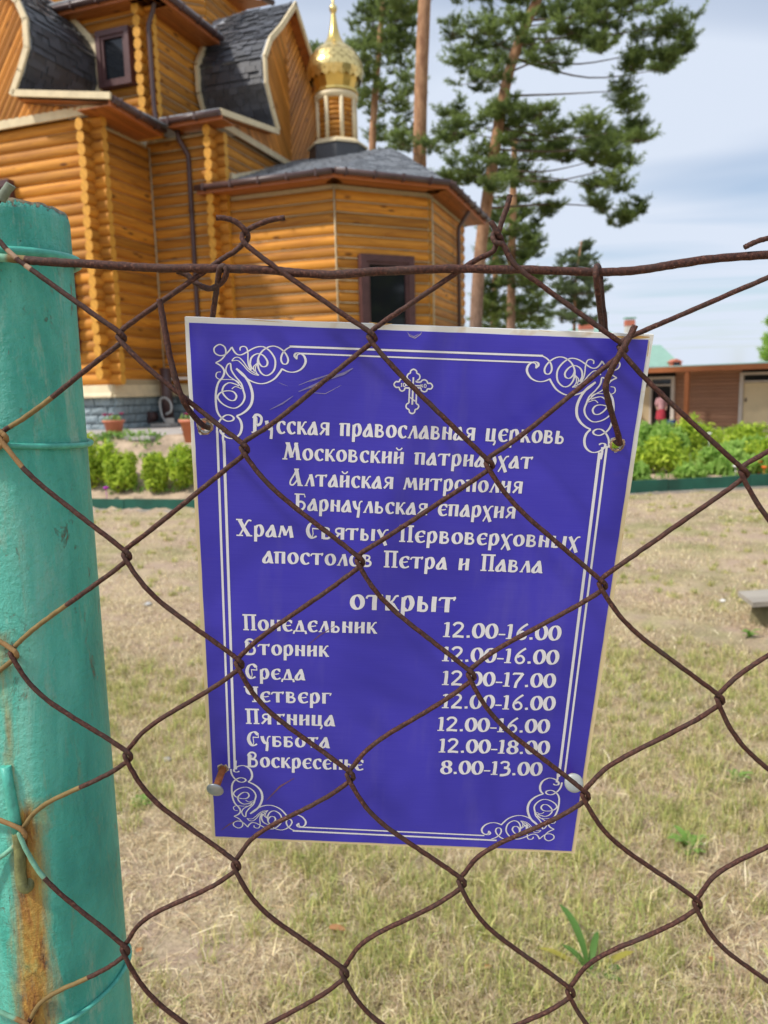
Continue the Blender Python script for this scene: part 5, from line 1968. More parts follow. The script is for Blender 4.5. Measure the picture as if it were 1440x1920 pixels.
for c_ in (Z_, A_, B_, C_, D_, E_, F_, G_, H_n):
    extend_down(c_)
RIGHT = []
prev = [wpt(n) for n in H_n]
pg = [wpt(n) for n in G_]
for k_ in range(5):
    src = pg if k_ % 2 == 0 else prev
    RIGHT.append([ppt(x + DXM * (2 * (k_ // 2) + 2), z) for x, z in src])
LEFT = []
pa_ = [wpt(n) for n in A_]; pz_ = [wpt(n) for n in Z_]
for k_ in range(4):
    src = pa_ if k_ % 2 == 0 else pz_
    LEFT.append([ppt(x - DXM * (2 * (k_ // 2) + 2), z) for x, z in src])

MUST = (0.23, 0.16, 0.06)
PTQ = (0.20, 0.46, 0.33)
OCHRE = (0.34, 0.20, 0.08)


def sagv(y):
    return float(np.interp(y, [640, 840, 1040, 1240, 1700], [3, 11, 14, 18, 19]))


def seg_down(a, b):      # '\' from a left node to a right node, in front
    s = sagv(a[1])
    ax, ay = a[0] + 2, a[1] + 19; bx, by = b[0] - 8, b[1] - 7
    dx_, dy_ = bx - ax, by - ay
    L_ = sqrt(dx_ * dx_ + dy_ * dy_)
    nx_, ny_ = -dy_ / L_, dx_ / L_
    return [(ax + dx_ * t + nx_ * s * k, ay + dy_ * t + ny_ * s * k, -1) for t, k in ((0.16, 0.75), (0.36, 1.0), (0.62, 0.62), (0.84, 0.2))]


def seg_up(a, b):        # '/' listed from the right node (above) down to the left node, at the back
    s = float(np.interp(b[1], [640, 835, 1040, 1250, 1430, 1640, 1820], [0, -6, -2, 5, 11, 16, 18]))
    ax, ay = a[0] - 4, a[1] + 18; bx, by = b[0] + 4, b[1] - 13       # from the right node above to the left node below
    dx_, dy_ = bx - ax, by - ay
    L_ = sqrt(dx_ * dx_ + dy_ * dy_)
    nx_, ny_ = dy_ / L_, -dx_ / L_
    if ny_ > 0:
        nx_, ny_ = -nx_, -ny_
    return [(ax + dx_ * t + nx_ * s * k, ay + dy_ * t + ny_ * s * k, 1) for t, k in ((0.16, 0.0), (0.38, 0.3), (0.66, 0.85), (0.85, 0.8))]


def left_node(n):
    x, y = n
    return [(x + 4, y - 12, 0.9), (x - 4, y - 1, 0.5), (x - 4, y + 9, -0.7)]


def right_node(n):
    x, y = n
    return [(x - 8, y - 8, -1), (x + 3, y + 1, -0.9), (x + 5, y + 7, 0.0), (x + 1, y + 13, 0.9)]


def strand(left, right, start, first, tip=()):
    """first = 'L' or 'R': the node list that holds the topmost node"""
    pts = list(tip)
    seq = []
    li, ri = 0, 0
    cur = first
    seq.append((cur, left[0] if cur == 'L' else right[0]))
    if cur == 'L': li = 1
    else: ri = 1
    while True:
        cur = 'R' if cur == 'L' else 'L'
        if cur == 'L':
            if li >= len(left): break
            seq.append(('L', left[li])); li += 1
        else:
            if ri >= len(right): break
            seq.append(('R', right[ri])); ri += 1
    for q_ in range(len(seq)):
        side, n = seq[q_]
        if not (q_ == 0 and tip):
            pts += left_node(n) if side == 'L' else right_node(n)
        if q_ + 1 < len(seq):
            n2 = seq[q_ + 1][1]
            pts += seg_down(n, n2) if side == 'L' else seg_up(n, n2)
    return pts


def paint_ab(x, y):
    if 120 < y: pass
    if x > 190: return None
    # '/' runs over the post carry mustard paint
    if 640 < y < 812 and 18 < x < 98: return (MUST, 0.9 if x > 30 else 0.55)
    if 818 < y < 900 and x < 42: return (OCHRE, 0.85)
    if 1100 < y < 1212 and 28 < x < 130: return (MUST, 0.85)
    if 1430 < y < 1560 and 38 < x < 150: return (MUST, 0.95)
    if 1555 < y < 1665 and x < 84: return (PTQ, 1.0)
    if 440 < y < 520 and (14 < x < 34 or 46 < x < 60): return ((0.45, 0.30, 0.2), 0.7)
    if 1790 < y and 60 < x < 165: return (MUST, 0.95)
    return None


def paint_za(x, y):
    if y > 1560 and x < 25: return (PTQ, 0.9)
    if y > 1230 and y < 1400: return (MUST, 0.8)
    return (OCHRE, 0.8)


R_ = 0.00165
wire_obj('wire', strand(A_, B_, None, 'L', tip=[(14, 352, -1), (-4, 378, -1), (-22, 405, 0), (-24, 424, 0)]), R_, fence, paint_ab)
wire_obj('wire', strand(B_, C_, None, 'R', tip=[(405, 408, -1), (420, 409, -1), (438, 414, -1), (453, 425, -0.8), (464, 439, -0.2), (464, 449, 0.6), (456, 457, 1), (438, 473, 1)]), R_, fence, paint_ab)
wire_obj('wire', strand(C_, D_, None, 'L', tip=[(534, 408, 1), (510, 412, 1), (484, 421, 1), (463, 432, 0.6), (454, 443, -0.3), (458, 455, -1), (470, 466, -1)]), R_, fence)
wire_obj('wire', strand(D_, E_, None, 'R', tip=[(956, 366, 0), (950, 390, 0), (941, 415, 0), (935, 437, 0.2), (931, 456, 0.8), (922, 473, 1)]), R_, fence)
wire_obj('wire', strand(E_, F_, None, 'L', tip=[(957, 488, 1.6), (946, 464, 1.6), (936, 442, 1.2), (928, 436, 0.6), (924, 445, -0.4), (930, 455, -1), (945, 461, -1)]), R_, fence)
wire_obj('wire_end', [(921, 416, -0.9), (927, 426, -0.9), (934, 438, -0.9), (940, 447, -0.3)], R_ * 1.02, fence)
wire_obj('wire', strand(F_, G_, None, 'R', tip=[(1396, 464, -1), (1414, 455, -1), (1440, 447, -1), (1475, 444, -1), (1503, 458, -0.5), (1508, 478, 0.5), (1495, 492, 1)]), R_, fence)
wire_obj('wire', strand(G_, H_n, None, 'L'), R_, fence)
wire_obj('wire', strand(Z_, A_[1:], None, 'L'), R_, fence, paint_za)
chain = [H_n] + RIGHT
for k_ in range(len(chain) - 1):
    wire_obj('wire', strand(chain[k_], chain[k_ + 1], None, 'R' if k_ % 2 == 0 else 'L'), R_, fence)
chain = [Z_] + LEFT
for k_ in range(len(chain) - 1):
    wire_obj('wire', strand(chain[k_ + 1], chain[k_], None, 'L' if k_ % 2 == 0 else 'R'), R_, fence)
wire_obj('painted_tip', [(2, 375, -1.1), (10, 361, -1.1), (21, 346, -1.1)], 0.0029, fence, lambda x, y: ((0.20, 0.24, 0.18), 1.0))
top = [(-1100, 468, 0), (-700, 470, 0), (-260, 474, 0), (-120, 480, 0), (0, 483, 0), (45, 487, -0.0), (90, 491, 0), (150, 494, 0), (230, 499, 0), (300, 503, 0), (370, 503, 0), (430, 504, 0), (500, 506, 0), (560, 512, 0), (625, 515, 0), (690, 510, 0),
       (760, 507, 0), (840, 504, 0), (920, 505, 0), (1000, 506, 0), (1080, 509, 0), (1140, 510, 0), (1200, 506, 0), (1270, 495, 0), (1340, 485, 0), (1440, 478, 0), (1600, 474, 0), (1900, 480, 0), (2300, 474, 0), (2800, 470, 0)]
top = [(x, y, 0.0) for x, y, s in top]
wire_obj('top_wire', top, 0.0026, fence, lambda x, y: (MUST if x > 12 else PTQ, 0.75) if x < 48 else None, sides=12)

# ================================================================== SIGN
cpx = [(343, 595), (1223, 628), (1078, 1600), (398, 1572)]


def cray(x, y):
    return Vector(((x - 720) / F, -(y - 960) / F, -1.0))


Cm = [cray(*q_) for q_ in cpx]
Am = np.array([list(Cm[1]), list(-Cm[2]), list(Cm[3])]).T
ss = np.linalg.solve(Am, np.array(list(Cm[0])))
kk = 0.297 / ((Cm[1] * ss[0]) - Cm[0]).length
Pc = [Cm[0] * kk, Cm[1] * ss[0] * kk, Cm[2] * ss[1] * kk, Cm[3] * ss[2] * kk]
Xs = (Pc[1] - Pc[0]).normalized()
Ys = (Pc[0] - Pc[3]); Ys = (Ys - Xs * Xs.dot(Ys)).normalized()
Ns = Xs.cross(Ys)
Os = Pc[3].copy()
SW, SH = 0.297, 0.4165
# camera -> world
CM = cam.matrix_world.to_3x3()


def loc(x, y):
    q_ = cray(x, y)
    t = Os.dot(Ns) / q_.dot(Ns)
    d = q_ * t - Os
    return d.dot(Xs), d.dot(Ys)


Xw, Yw, Nw = CM @ Xs, CM @ Ys, CM @ Ns
Ow = EYE + CM @ Os
SM = Matrix(((Xw.x, Yw.x, Nw.x, Ow.x), (Xw.y, Yw.y, Nw.y, Ow.y), (Xw.z, Yw.z, Nw.z, Ow.z), (0, 0, 0, 1)))
sign = thing('church_sign', 'blue sign with white Cyrillic lettering giving the church name and opening hours', 'sign', (0, 0, 0))
sign.matrix_world = SM


def sl(x, y, z=0.0):
    """sign-local to world"""
    return SM @ Vector((x, y, z))


def local_build(mb, name, mat, parent=None):
    me = bpy.data.meshes.new(name)
    me.from_pydata([tuple(p) for p in mb.v], [], mb.f)
    for m_ in (mat if isinstance(mat, (list, tuple)) else [mat]):
        me.materials.append(m_)
    me.polygons.foreach_set('material_index', mb.m)
    me.polygons.foreach_set('use_smooth', mb.sm)
    me.update()
    o = bpy.data.objects.new(name, me); C.objects.link(o)
    o.parent = parent or sign
    return o


HOLES = [(0.0096, 0.3458, 0.0042), (0.2837, 0.3445, 0.0038), (0.0114, 0.0700, 0.0030), (0.2881, 0.0704, 0.0028)]


def plate_with_holes(x0, y0, x1, y1, zf, zb_, grow, rough, name, mat, seed):
    rg = random.Random(seed)
    outer = []
    def edge(p, q_, n_):
        for k in range(n_):
            t = k / n_
            outer.append(Vector((p[0] + (q_[0] - p[0]) * t + (rg.uniform(-1, 1) * rough if 0 < k else 0), p[1] + (q_[1] - p[1]) * t + (rg.uniform(-1, 1) * rough if 0 < k else 0), 0)))
    edge((x0, y0), (x1, y0), 30); edge((x1, y0), (x1, y1), 40); edge((x1, y1), (x0, y1), 30); edge((x0, y1), (x0, y0), 40)
    loops = [outer]
    for hx, hy, hr in HOLES:
        lp = []
        for k in range(18):
            a = -2 * pi * k / 18
            r_ = (hr + grow) * (1 + rg.uniform(-1, 1) * (0.10 if grow == 0 else 0.28))
            lp.append(Vector((hx + cos(a) * r_, hy + sin(a) * r_, 0)))
        loops.append(lp)
    tri = tessellate_polygon(loops)
    fl = [p for lp in loops for p in lp]
    n_ = len(fl)
    mb = MB()
    vs = [Vector((p.x, p.y, zf)) for p in fl] + [Vector((p.x, p.y, zb_)) for p in fl]
    fs = []
    for t in tri:
        a, b, c = fl[t[0]], fl[t[1]], fl[t[2]]
        if (b - a).cross(c - a).z < 0:
            t = (t[0], t[2], t[1])
        fs.append(tuple(t)); fs.append((t[0] + n_, t[2] + n_, t[1] + n_))
    o_ = 0
    for lp in loops:
        m_ = len(lp)
        for k in range(m_):
            k2 = (k + 1) % m_
            fs.append((o_ + k, o_ + k + n_, o_ + k2 + n_, o_ + k2))
        o_ += m_
    mb.add(vs, fs)
    return local_build(mb, name, mat)


plate_with_holes(0, 0, SW, SH, 0, -0.0035, 0, 0.0002, 'backing_board', M['aged_white'], 1)
plate_with_holes(0.0027, 0.0024, SW - 0.0031, SH - 0.0034, 0.0003, 0.00005, 0.0012, 0.00012, 'printed_face', M['blue'], 2)
M['burr'] = simple('rusty_burr', (0.34, 0.22, 0.13), 0.8, 0.0, 300, 0.6, 0.6, bd=0.001)
for i_, (hx, hy, hr) in enumerate(HOLES):
    mb = MB()
    rg_ = random.Random(i_)
    n_ = 26
    ring = []
    for k in range(n_):
        a = 2 * pi * k / n_
        ri = hr * (0.96 + 0.1 * rg_.random()); ro = hr * (1.15 + 0.30 * rg_.random()); hz = 0.0004 + 0.0012 * rg_.random()
        ring += [Vector((hx + cos(a) * ri, hy + sin(a) * ri, -0.003)), Vector((hx + cos(a) * ri * 1.02, hy + sin(a) * ri * 1.02, hz)), Vector((hx + cos(a) * ro, hy + sin(a) * ro, 0.00036))]
    fs = []
    for k in range(n_):
        a, b = k * 3, ((k + 1) % n_) * 3
        fs += [(a, b, b + 1, a + 1), (a + 1, b + 1, b + 2, a + 2)]
    mb.add(ring, fs)
    local_build(mb, 'hole_burr', M['burr'])

# ---------------------------------------------------------------- strokes
NA, NB, NPHI = 0.26, 0.105, radians(14)


class Ink:
    def __init__(s):
        s.w = MB(); s.e = MB(); s.zi = 0

    def ribbon(s, pts, width, edge=0.0003, closed=False):
        """pts list of (x, y) sign-local metres; width list"""
        n_ = len(pts)
        z = 0.00040 + 0.0000012 * (s.zi % 60); s.zi += 1
        for mb, gr, zz in ((s.w, 0, z), (s.e, edge, 0.00032 + 0.0000010 * (s.zi % 60))):
            vs, fs = [], []
            for i_ in range(n_):
                if closed:
                    a, b = pts[(i_ - 1) % n_], pts[(i_ + 1) % n_]
                else:
                    a, b = pts[max(0, i_ - 1)], pts[min(n_ - 1, i_ + 1)]
                tx, ty = b[0] - a[0], b[1] - a[1]
                l_ = sqrt(tx * tx + ty * ty) or 1e-9
                nx_, ny_ = -ty / l_, tx / l_
                h = width[i_] / 2 + gr
                ex = ey = 0
                if not closed and gr and i_ in (0, n_ - 1):
                    sg = -1 if i_ == 0 else 1
                    ex, ey = tx / l_ * gr * sg, ty / l_ * gr * sg
                vs += [Vector((pts[i_][0] + nx_ * h + ex, pts[i_][1] + ny_ * h + ey, zz)), Vector((pts[i_][0] - nx_ * h + ex, pts[i_][1] - ny_ * h + ey, zz))]
            for i_ in range(n_ if closed else n_ - 1):
                j = (i_ + 1) % n_
                fs.append((2 * i_, 2 * i_ + 1, 2 * j + 1, 2 * j))
            mb.add(vs, fs)

    def build(s, name, parent=None):
        o = local_build(s.w, name, M['print_white'], parent)
        e = local_build(s.e, name + '_outline', M['print_edge'], o if parent is None else parent)
        return o


def cm2(P, per=6, closed=False):
    return [(p.x, p.y) for p in catmull([Vector((a[0], a[1], 0)) for a in P], per, closed)]


def ell(cx, cy, rx, ry, n_=20, pw=1.0):
    return [(cx + rx * cos(2 * pi * k / n_ + pi / 2), cy + ry * sin(2 * pi * k / n_ + pi / 2)) for k in range(n_)]


# strokes: ('l'|'s'|'o', points, optional fixed width)
def stem(x, y0=0.0, y1=1.0, flare=0.02):
    return ('l', [(x + flare, y1), (x, (y0 + y1) / 2), (x, y0)])


def serif(x, y, w=0.34):
    return ('l', [(x - w / 2, y), (x + w / 2, y)], 0.10)


GL = {
    'о': (0.80, [('o', (0.40, 0.49, 0.25, 0.44))]),
    'с': (0.70, [('s', [(0.62, 0.80), (0.45, 0.94), (0.24, 0.82), (0.16, 0.48), (0.25, 0.16), (0.43, 0.04), (0.62, 0.16)]), ('l', [(0.60, 0.86), (0.61, 0.68)], 0.12)]),
    'е': (0.74, [('s', [(0.66, 0.84), (0.48, 0.96), (0.26, 0.84), (0.16, 0.50), (0.26, 0.14), (0.46, 0.04), (0.68, 0.16)]), ('l', [(0.20, 0.52), (0.40, 0.50), (0.60, 0.56)], 0.085), ('l', [(0.62, 0.90), (0.64, 0.72)], 0.12)]),
    'а': (0.76, [('l', [(0.42, 1.0), (0.52, 0.5), (0.58, 0.02)]), ('s', [(0.46, 0.98), (0.30, 0.66), (0.13, 0.34), (0.13, 0.10), (0.28, 0.04), (0.42, 0.20), (0.50, 0.42)]), ('l', [(0.42, 1.0), (0.50, 1.0)], 0.10), ('l', [(0.52, 0.04), (0.72, 0.03)], 0.09)]),
    'л': (0.76, [('l', [(0.44, 0.99), (0.54, 0.5), (0.60, 0.0)]), ('l', [(0.46, 0.98), (0.28, 0.5), (0.12, 0.04)], 0.12), ('l', [(0.02, 0.04), (0.24, 0.05)], 0.08)]),
    'м': (1.06, [('l', [(0.26, 0.99), (0.20, 0.5), (0.10, 0.02)], 0.13), ('l', [(0.28, 0.98), (0.42, 0.55), (0.50, 0.18)], 0.24), ('l', [(0.50, 0.16), (0.64, 0.6), (0.78, 0.98)], 0.10), ('l', [(0.78, 0.99), (0.84, 0.5), (0.90, 0.0)]), ('l', [(0.02, 0.05), (0.20, 0.05)], 0.08)]),
    'и': (0.80, [stem(0.18), stem(0.60), ('l', [(0.22, 0.40), (0.58, 0.66)], 0.10)]),
    'н': (0.80, [stem(0.18), stem(0.60), ('l', [(0.22, 0.66), (0.58, 0.40)], 0.10)]),
    'п': (0.82, [stem(0.18, 0, 0.94), stem(0.60, 0, 0.94), ('l', [(0.00, 0.90), (0.10, 0.96), (0.72, 0.96)], 0.095)]),
    'т': (0.88, [stem(0.42, 0, 0.94), ('s', [(0.04, 0.74), (0.08, 0.88), (0.20, 0.93), (0.62, 0.93), (0.74, 0.96), (0.82, 0.99)], 0.11), ('l', [(0.80, 0.98), (0.72, 0.78)], 0.10)]),
    'р': (0.78, [('l', [(0.18, 0.90), (0.17, 0.4), (0.15, -0.44)], 0.215), ('s', [(0.18, 0.72), (0.32, 0.94), (0.50, 0.90), (0.60, 0.52), (0.50, 0.14), (0.34, 0.05), (0.20, 0.16)])]),
    'у': (0.74, [('s', [(0.12, 0.98), (0.18, 0.60), (0.30, 0.34), (0.44, 0.30)]), ('l', [(0.46, 0.45), (0.44, 0.0), (0.40, -0.44)], 0.20), ('s', [(0.70, 0.96), (0.58, 0.94), (0.50, 0.78), (0.46, 0.40)], 0.11)]),
    'х': (0.76, [('l', [(0.10, 0.98), (0.30, 0.50), (0.60, -0.36)], 0.24), ('s', [(0.74, 0.98), (0.56, 0.92), (0.42, 0.62), (0.28, 0.10), (0.10, -0.34)], 0.11)]),
    'ц': (0.86, [stem(0.18), stem(0.58), ('l', [(0.14, 0.05), (0.74, 0.05)], 0.11), ('l', [(0.72, 0.06), (0.70, -0.14), (0.62, -0.30)], 0.13)]),
    'ь': (0.74, [stem(0.18), ('s', [(0.18, 0.50), (0.40, 0.54), (0.54, 0.42), (0.56, 0.24), (0.46, 0.07), (0.20, 0.055)], 0.15)]),
    'ы': (1.08, [stem(0.18), ('s', [(0.18, 0.50), (0.38, 0.54), (0.50, 0.42), (0.52, 0.24), (0.44, 0.07), (0.20, 0.055)], 0.15), stem(0.86)]),
    'в': (0.78, [stem(0.18), ('s', [(0.06, 0.95), (0.36, 0.95), (0.52, 0.86), (0.50, 0.64), (0.34, 0.54), (0.18, 0.52)], 0.13), ('s', [(0.34, 0.54), (0.56, 0.44), (0.60, 0.24), (0.48, 0.07), (0.18, 0.055)], 0.16)]),
    'б': (0.78, [stem(0.18), ('l', [(0.06, 0.95), (0.60, 0.96), (0.62, 0.80)], 0.10), ('s', [(0.18, 0.50), (0.42, 0.54), (0.58, 0.42), (0.60, 0.24), (0.48, 0.07), (0.18, 0.055)], 0.15)]),
    'г': (0.66, [stem(0.18), ('l', [(0.06, 0.95), (0.52, 0.96), (0.64, 0.98), (0.56, 0.76)], 0.10)]),
    'д': (0.90, [('l', [(0.44, 0.99), (0.56, 0.5), (0.62, 0.04)]), ('l', [(0.46, 0.98), (0.30, 0.5), (0.18, 0.06)], 0.12), ('l', [(0.04, 0.05), (0.84, 0.05)], 0.10), ('l', [(0.08, 0.06), (0.02, -0.20)], 0.13), ('l', [(0.80, 0.06), (0.84, -0.20)], 0.15)]),
    'к': (0.76, [stem(0.18), ('s', [(0.70, 0.98), (0.56, 0.94), (0.42, 0.66), (0.26, 0.50)], 0.11), ('l', [(0.30, 0.52), (0.44, 0.40), (0.62, 0.02)], 0.20), ('l', [(0.56, 0.05), (0.74, 0.04)], 0.09)]),
    'я': (0.78, [stem(0.60), ('s', [(0.60, 0.94), (0.34, 0.94), (0.20, 0.82), (0.22, 0.60), (0.40, 0.50), (0.60, 0.50)], 0.13), ('l', [(0.40, 0.50), (0.26, 0.26), (0.10, 0.04)], 0.16)]),
    '.': (0.36, [('l', [(0.16, 0.20), (0.18, 0.0)], 0.20)]),
    '-': (0.42, [('l', [(0.02, 0.36), (0.40, 0.36)], 0.10)]),
    '0': (0.74, [('o', (0.37, 0.62, 0.26, 0.58))]),
    '1': (0.52, [('l', [(0.26, 1.26), (0.26, 0.7), (0.22, 0.02)], 0.22), ('l', [(0.06, 1.12), (0.28, 1.24)], 0.08), ('l', [(0.02, 0.04), (0.42, 0.04)], 0.08)]),
    '2': (0.74, [('s', [(0.06, 1.00), (0.20, 1.20), (0.42, 1.22), (0.56, 1.04), (0.52, 0.78), (0.30, 0.42), (0.08, 0.10)], 0.17), ('l', [(0.04, 0.07), (0.34, 0.10), (0.66, 0.06)], 0.17)]),
    '3': (0.70, [('s', [(0.06, 1.06), (0.20, 1.22), (0.44, 1.20), (0.52, 1.00), (0.44, 0.76), (0.26, 0.68)], 0.15), ('s', [(0.26, 0.70), (0.50, 0.62), (0.58, 0.40), (0.50, 0.12), (0.28, 0.00), (0.04, -0.02)], 0.20)]),
    '6': (0.74, [('s', [(0.66, 1.32), (0.40, 1.04), (0.20, 0.70), (0.14, 0.36), (0.24, 0.08), (0.40, 0.02), (0.56, 0.14), (0.60, 0.38), (0.50, 0.60), (0.36, 0.66), (0.22, 0.52)], 0.15)]),
    '7': (0.70, [('l', [(0.06, 1.06), (0.10, 1.18), (0.62, 1.18)], 0.15), ('s', [(0.62, 1.20), (0.44, 0.76), (0.28, 0.38), (0.22, -0.10)], 0.19)]),
    '8': (0.72, [('o', (0.37, 0.92, 0.21, 0.27)), ('o', (0.35, 0.33, 0.25, 0.31))]),
    'П': (0.98, [stem(0.25, 0.02, 1.38, 0.0)+(0.23,), stem(0.73, 0.02, 1.38, 0.0)+(0.23,), ('l', [(0.04, 1.36), (0.94, 1.36)], 0.13), serif(0.24, 0.05, 0.38), serif(0.74, 0.05, 0.38)]),
    'Р': (0.92, [('l', [(0.26, 1.30), (0.24, 0.7), (0.22, 0.05)]), ('s', [(0.14, 1.12), (0.30, 1.38), (0.54, 1.38), (0.70, 1.16), (0.62, 0.74), (0.38, 0.58)], 0.19), ('l', [(0.40, 1.20), (0.40, 0.62)], 0.05), serif(0.22, 0.04, 0.44)]),
    'М': (1.30, [('l', [(0.38, 1.36), (0.28, 0.7), (0.16, 0.05)], 0.16), ('l', [(0.36, 1.38), (0.50, 0.8), (0.62, 0.18)], 0.29), ('l', [(0.62, 0.18), (0.78, 0.8), (0.92, 1.36)], 0.11), ('l', [(0.90, 1.38), (1.0, 0.7), (1.06, 0.04)], 0.27), serif(0.16, 0.05, 0.34), serif(1.08, 0.05, 0.34), serif(0.36, 1.38, 0.30), serif(0.94, 1.38, 0.24)]),
    'А': (1.06, [('l', [(0.52, 1.38), (0.62, 0.7), (0.76, 0.04)], 0.28), ('s', [(0.56, 1.36), (0.34, 0.86), (0.12, 0.42), (0.10, 0.12), (0.26, 0.06), (0.44, 0.26), (0.60, 0.56)], 0.12), serif(0.54, 1.38, 0.34), serif(0.78, 0.04, 0.38)]),
    'Б': (0.94, [('l', [(0.28, 1.36), (0.27, 0.7), (0.26, 0.05)]), ('l', [(0.06, 1.37), (0.74, 1.37), (0.78, 1.12)], 0.10), ('s', [(0.28, 0.70), (0.54, 0.74), (0.72, 0.58), (0.74, 0.34), (0.58, 0.08), (0.26, 0.05)], 0.17), serif(0.18, 0.04, 0.40)]),
    'Х': (1.04, [('l', [(0.22, 1.36), (0.44, 0.75), (0.76, 0.04)], 0.27), ('s', [(0.96, 1.30), (0.78, 1.34), (0.62, 1.06), (0.42, 0.56), (0.20, 0.06)], 0.12), serif(0.20, 1.38, 0.40), serif(0.20, 0.04, 0.42), serif(0.80, 0.04, 0.38)]),
    'С': (1.02, [('s', [(0.86, 1.10), (0.64, 1.36), (0.36, 1.20), (0.22, 0.70), (0.32, 0.24), (0.52, 0.05), (0.78, 0.22)]), ('l', [(0.86, 1.20), (0.90, 0.84), (0.52, 0.86)], 0.10), ('l', [(0.52, 0.90), (0.56, 0.40), (0.50, 0.08)], 0.06)]),
    'В': (1.00, [('l', [(0.30, 1.20), (0.28, 0.6), (0.27, 0.05)]), ('s', [(0.18, 1.06), (0.34, 1.34), (0.58, 1.38), (0.74, 1.18), (0.64, 0.86), (0.36, 0.74)], 0.16), ('s', [(0.40, 0.76), (0.70, 0.70), (0.80, 0.40), (0.66, 0.08), (0.20, 0.05)], 0.18), ('l', [(0.46, 1.12), (0.46, 0.76)], 0.05), serif(0.18, 0.04, 0.44)]),
    'Ч': (0.96, [('s', [(0.20, 1.36), (0.22, 0.96), (0.40, 0.72), (0.62, 0.78)]), ('l', [(0.72, 1.38), (0.72, 0.7), (0.70, 0.05)]), serif(0.16, 1.38, 0.32), serif(0.74, 1.38, 0.34), serif(0.70, 0.04, 0.44)]),
}
GL['й'] = (0.80, GL['и'][1] + [('s', [(0.20, 1.34), (0.32, 1.18), (0.48, 1.18), (0.60, 1.34)], 0.10)])
GL['О'] = (0.9, [('o', (0.42, 0.69, 0.30, 0.62))])
GL['I'] = (0.6, [stem(0.28, 0.02, 1.36, 0), serif(0.28, 1.36, 0.5), serif(0.28, 0.04, 0.5)])


def text_line(txt, p0, p1, xh_px, name='lettering', wscale=1.0):
    """baseline from photo point p0 to p1, x-height in photo pixels at p0"""
    a = Vector((*loc(*p0), 0)); b = Vector((*loc(*p1), 0))
    t = Vector((*loc(p0[0], p0[1] - xh_px), 0))
    sy = (t - a).length
    SPC = 0.62
    tot = sum(GL[c][0] if c != ' ' else SPC for c in txt) - 0.10
    sx = (b - a).length / tot
    ex = (b - a).normalized(); ey = Vector((-ex.y, ex.x, 0))
    ink = Ink()
    cx = -0.04
    # nib widths corrected for the horizontal squeeze
    for c in txt:
        if c == ' ':
            cx += SPC
            continue
        adv, st = GL[c]
        for s_ in st:
            kind, pts = s_[0], s_[1]
            fixed = s_[2] if len(s_) > 2 else None
            closed = kind == 'o'
            if closed:
                gp_ = ell(pts[0], pts[1], pts[2], pts[3], 22)
            elif kind == 's':
                gp_ = cm2(pts, 5)
            else:
                gp_ = list(pts)
            P_ = []
            for (gx, gy) in gp_:
                q_ = a + ex * ((cx + gx) * sx) + ey * (gy * sy)
                P_.append((q_.x, q_.y))
            n_ = len(P_)
            Wd = []
            sm_ = (sx + sy) / 2 * wscale
            for i_ in range(n_):
                if fixed is not None:
                    Wd.append(fixed * sm_)
                    continue
                p_, q_ = (P_[(i_ - 1) % n_], P_[(i_ + 1) % n_]) if closed else (P_[max(0, i_ - 1)], P_[min(n_ - 1, i_ + 1)])
                th = atan2(q_[1] - p_[1], q_[0] - p_[0]) - NPHI
                Wd.append(sqrt((NA * sin(th)) ** 2 + (NB * cos(th)) ** 2) * sm_)
            ink.ribbon(P_, Wd, edge=0.00017, closed=closed)
        cx += adv
    return ink.build(name)


TL = [("Русская православная церковь", (473, 811), (1057, 832), 24), ("Московский патриархат", (531, 861), (997, 879), 22.5),
      ("Алтайская митрополия", (543, 910), (978, 925), 22.5), ("Барнаульская епархия", (552, 956), (965, 972), 22),
      ("Храм Святых Первоверховных", (445, 1004), (1084, 1028), 22), ("апостолов Петра и Павла", (493, 1055), (1016, 1074), 22),
      ("открыт", (656, 1142), (853, 1148), 28.5),
      ("Понедельник", (456, 1181), (706, 1187.5), 21), ("Вторник", (457, 1226.5), (616, 1231), 20.5), ("Среда", (459, 1272), (572, 1275), 20),
      ("Четверг", (460, 1315), (620, 1319), 20), ("Пятница", (461, 1356.5), (628, 1361), 20), ("Суббота", (462, 1398), (618, 1402), 19.5), ("Воскресенье", (462, 1437), (681, 1444), 19.5),
      ("12.00-16.00", (831, 1193.7), (1049, 1200.5), 22), ("12.00-16.00", (829, 1239), (1045, 1245.5), 21.5), ("12.00-17.00", (829, 1283.7), (1039, 1289), 21),
      ("12.00-16.00", (829, 1327), (1038.5, 1331.5), 21), ("12.00-16.00", (820.5, 1369.6), (1028, 1374), 20.5), ("12.00-18.00", (823, 1410), (1028, 1414), 20.3), ("8.00-13.00", (826.5, 1450), (1014, 1454), 20)]
for t_ in TL:
    text_line(*t_)

# ---------------------------------------------------------------- border lines and corner scrolls
def px_line(ink, p0, p1, wpx):
    a, b = loc(*p0), loc(*p1)
    s_ = 0.297 / 880 * wpx * (1 + 0.22 * ((p0[1] + p1[1]) / 2 - 600) / 1000)
    ink.ribbon([a, b], [s_, s_], edge=0.00018)


ink = Ink()
px_line(ink, (543, 649.5), (1018, 667), 3.8); px_line(ink, (560, 662.5), (1001, 679.5), 2.9)
px_line(ink, (407.5, 808), (430, 1440), 4.2); px_line(ink, (420, 826), (440.5, 1440), 5.0)
px_line(ink, (1124, 848), (1047.5, 1456), 5.4); px_line(ink, (1137.5, 836), (1058, 1456), 4.0)
px_line(ink, (560, 1550), (908, 1566), 3.0); px_line(ink, (549, 1557), (931, 1575), 3.8)
ink.build('border_line')

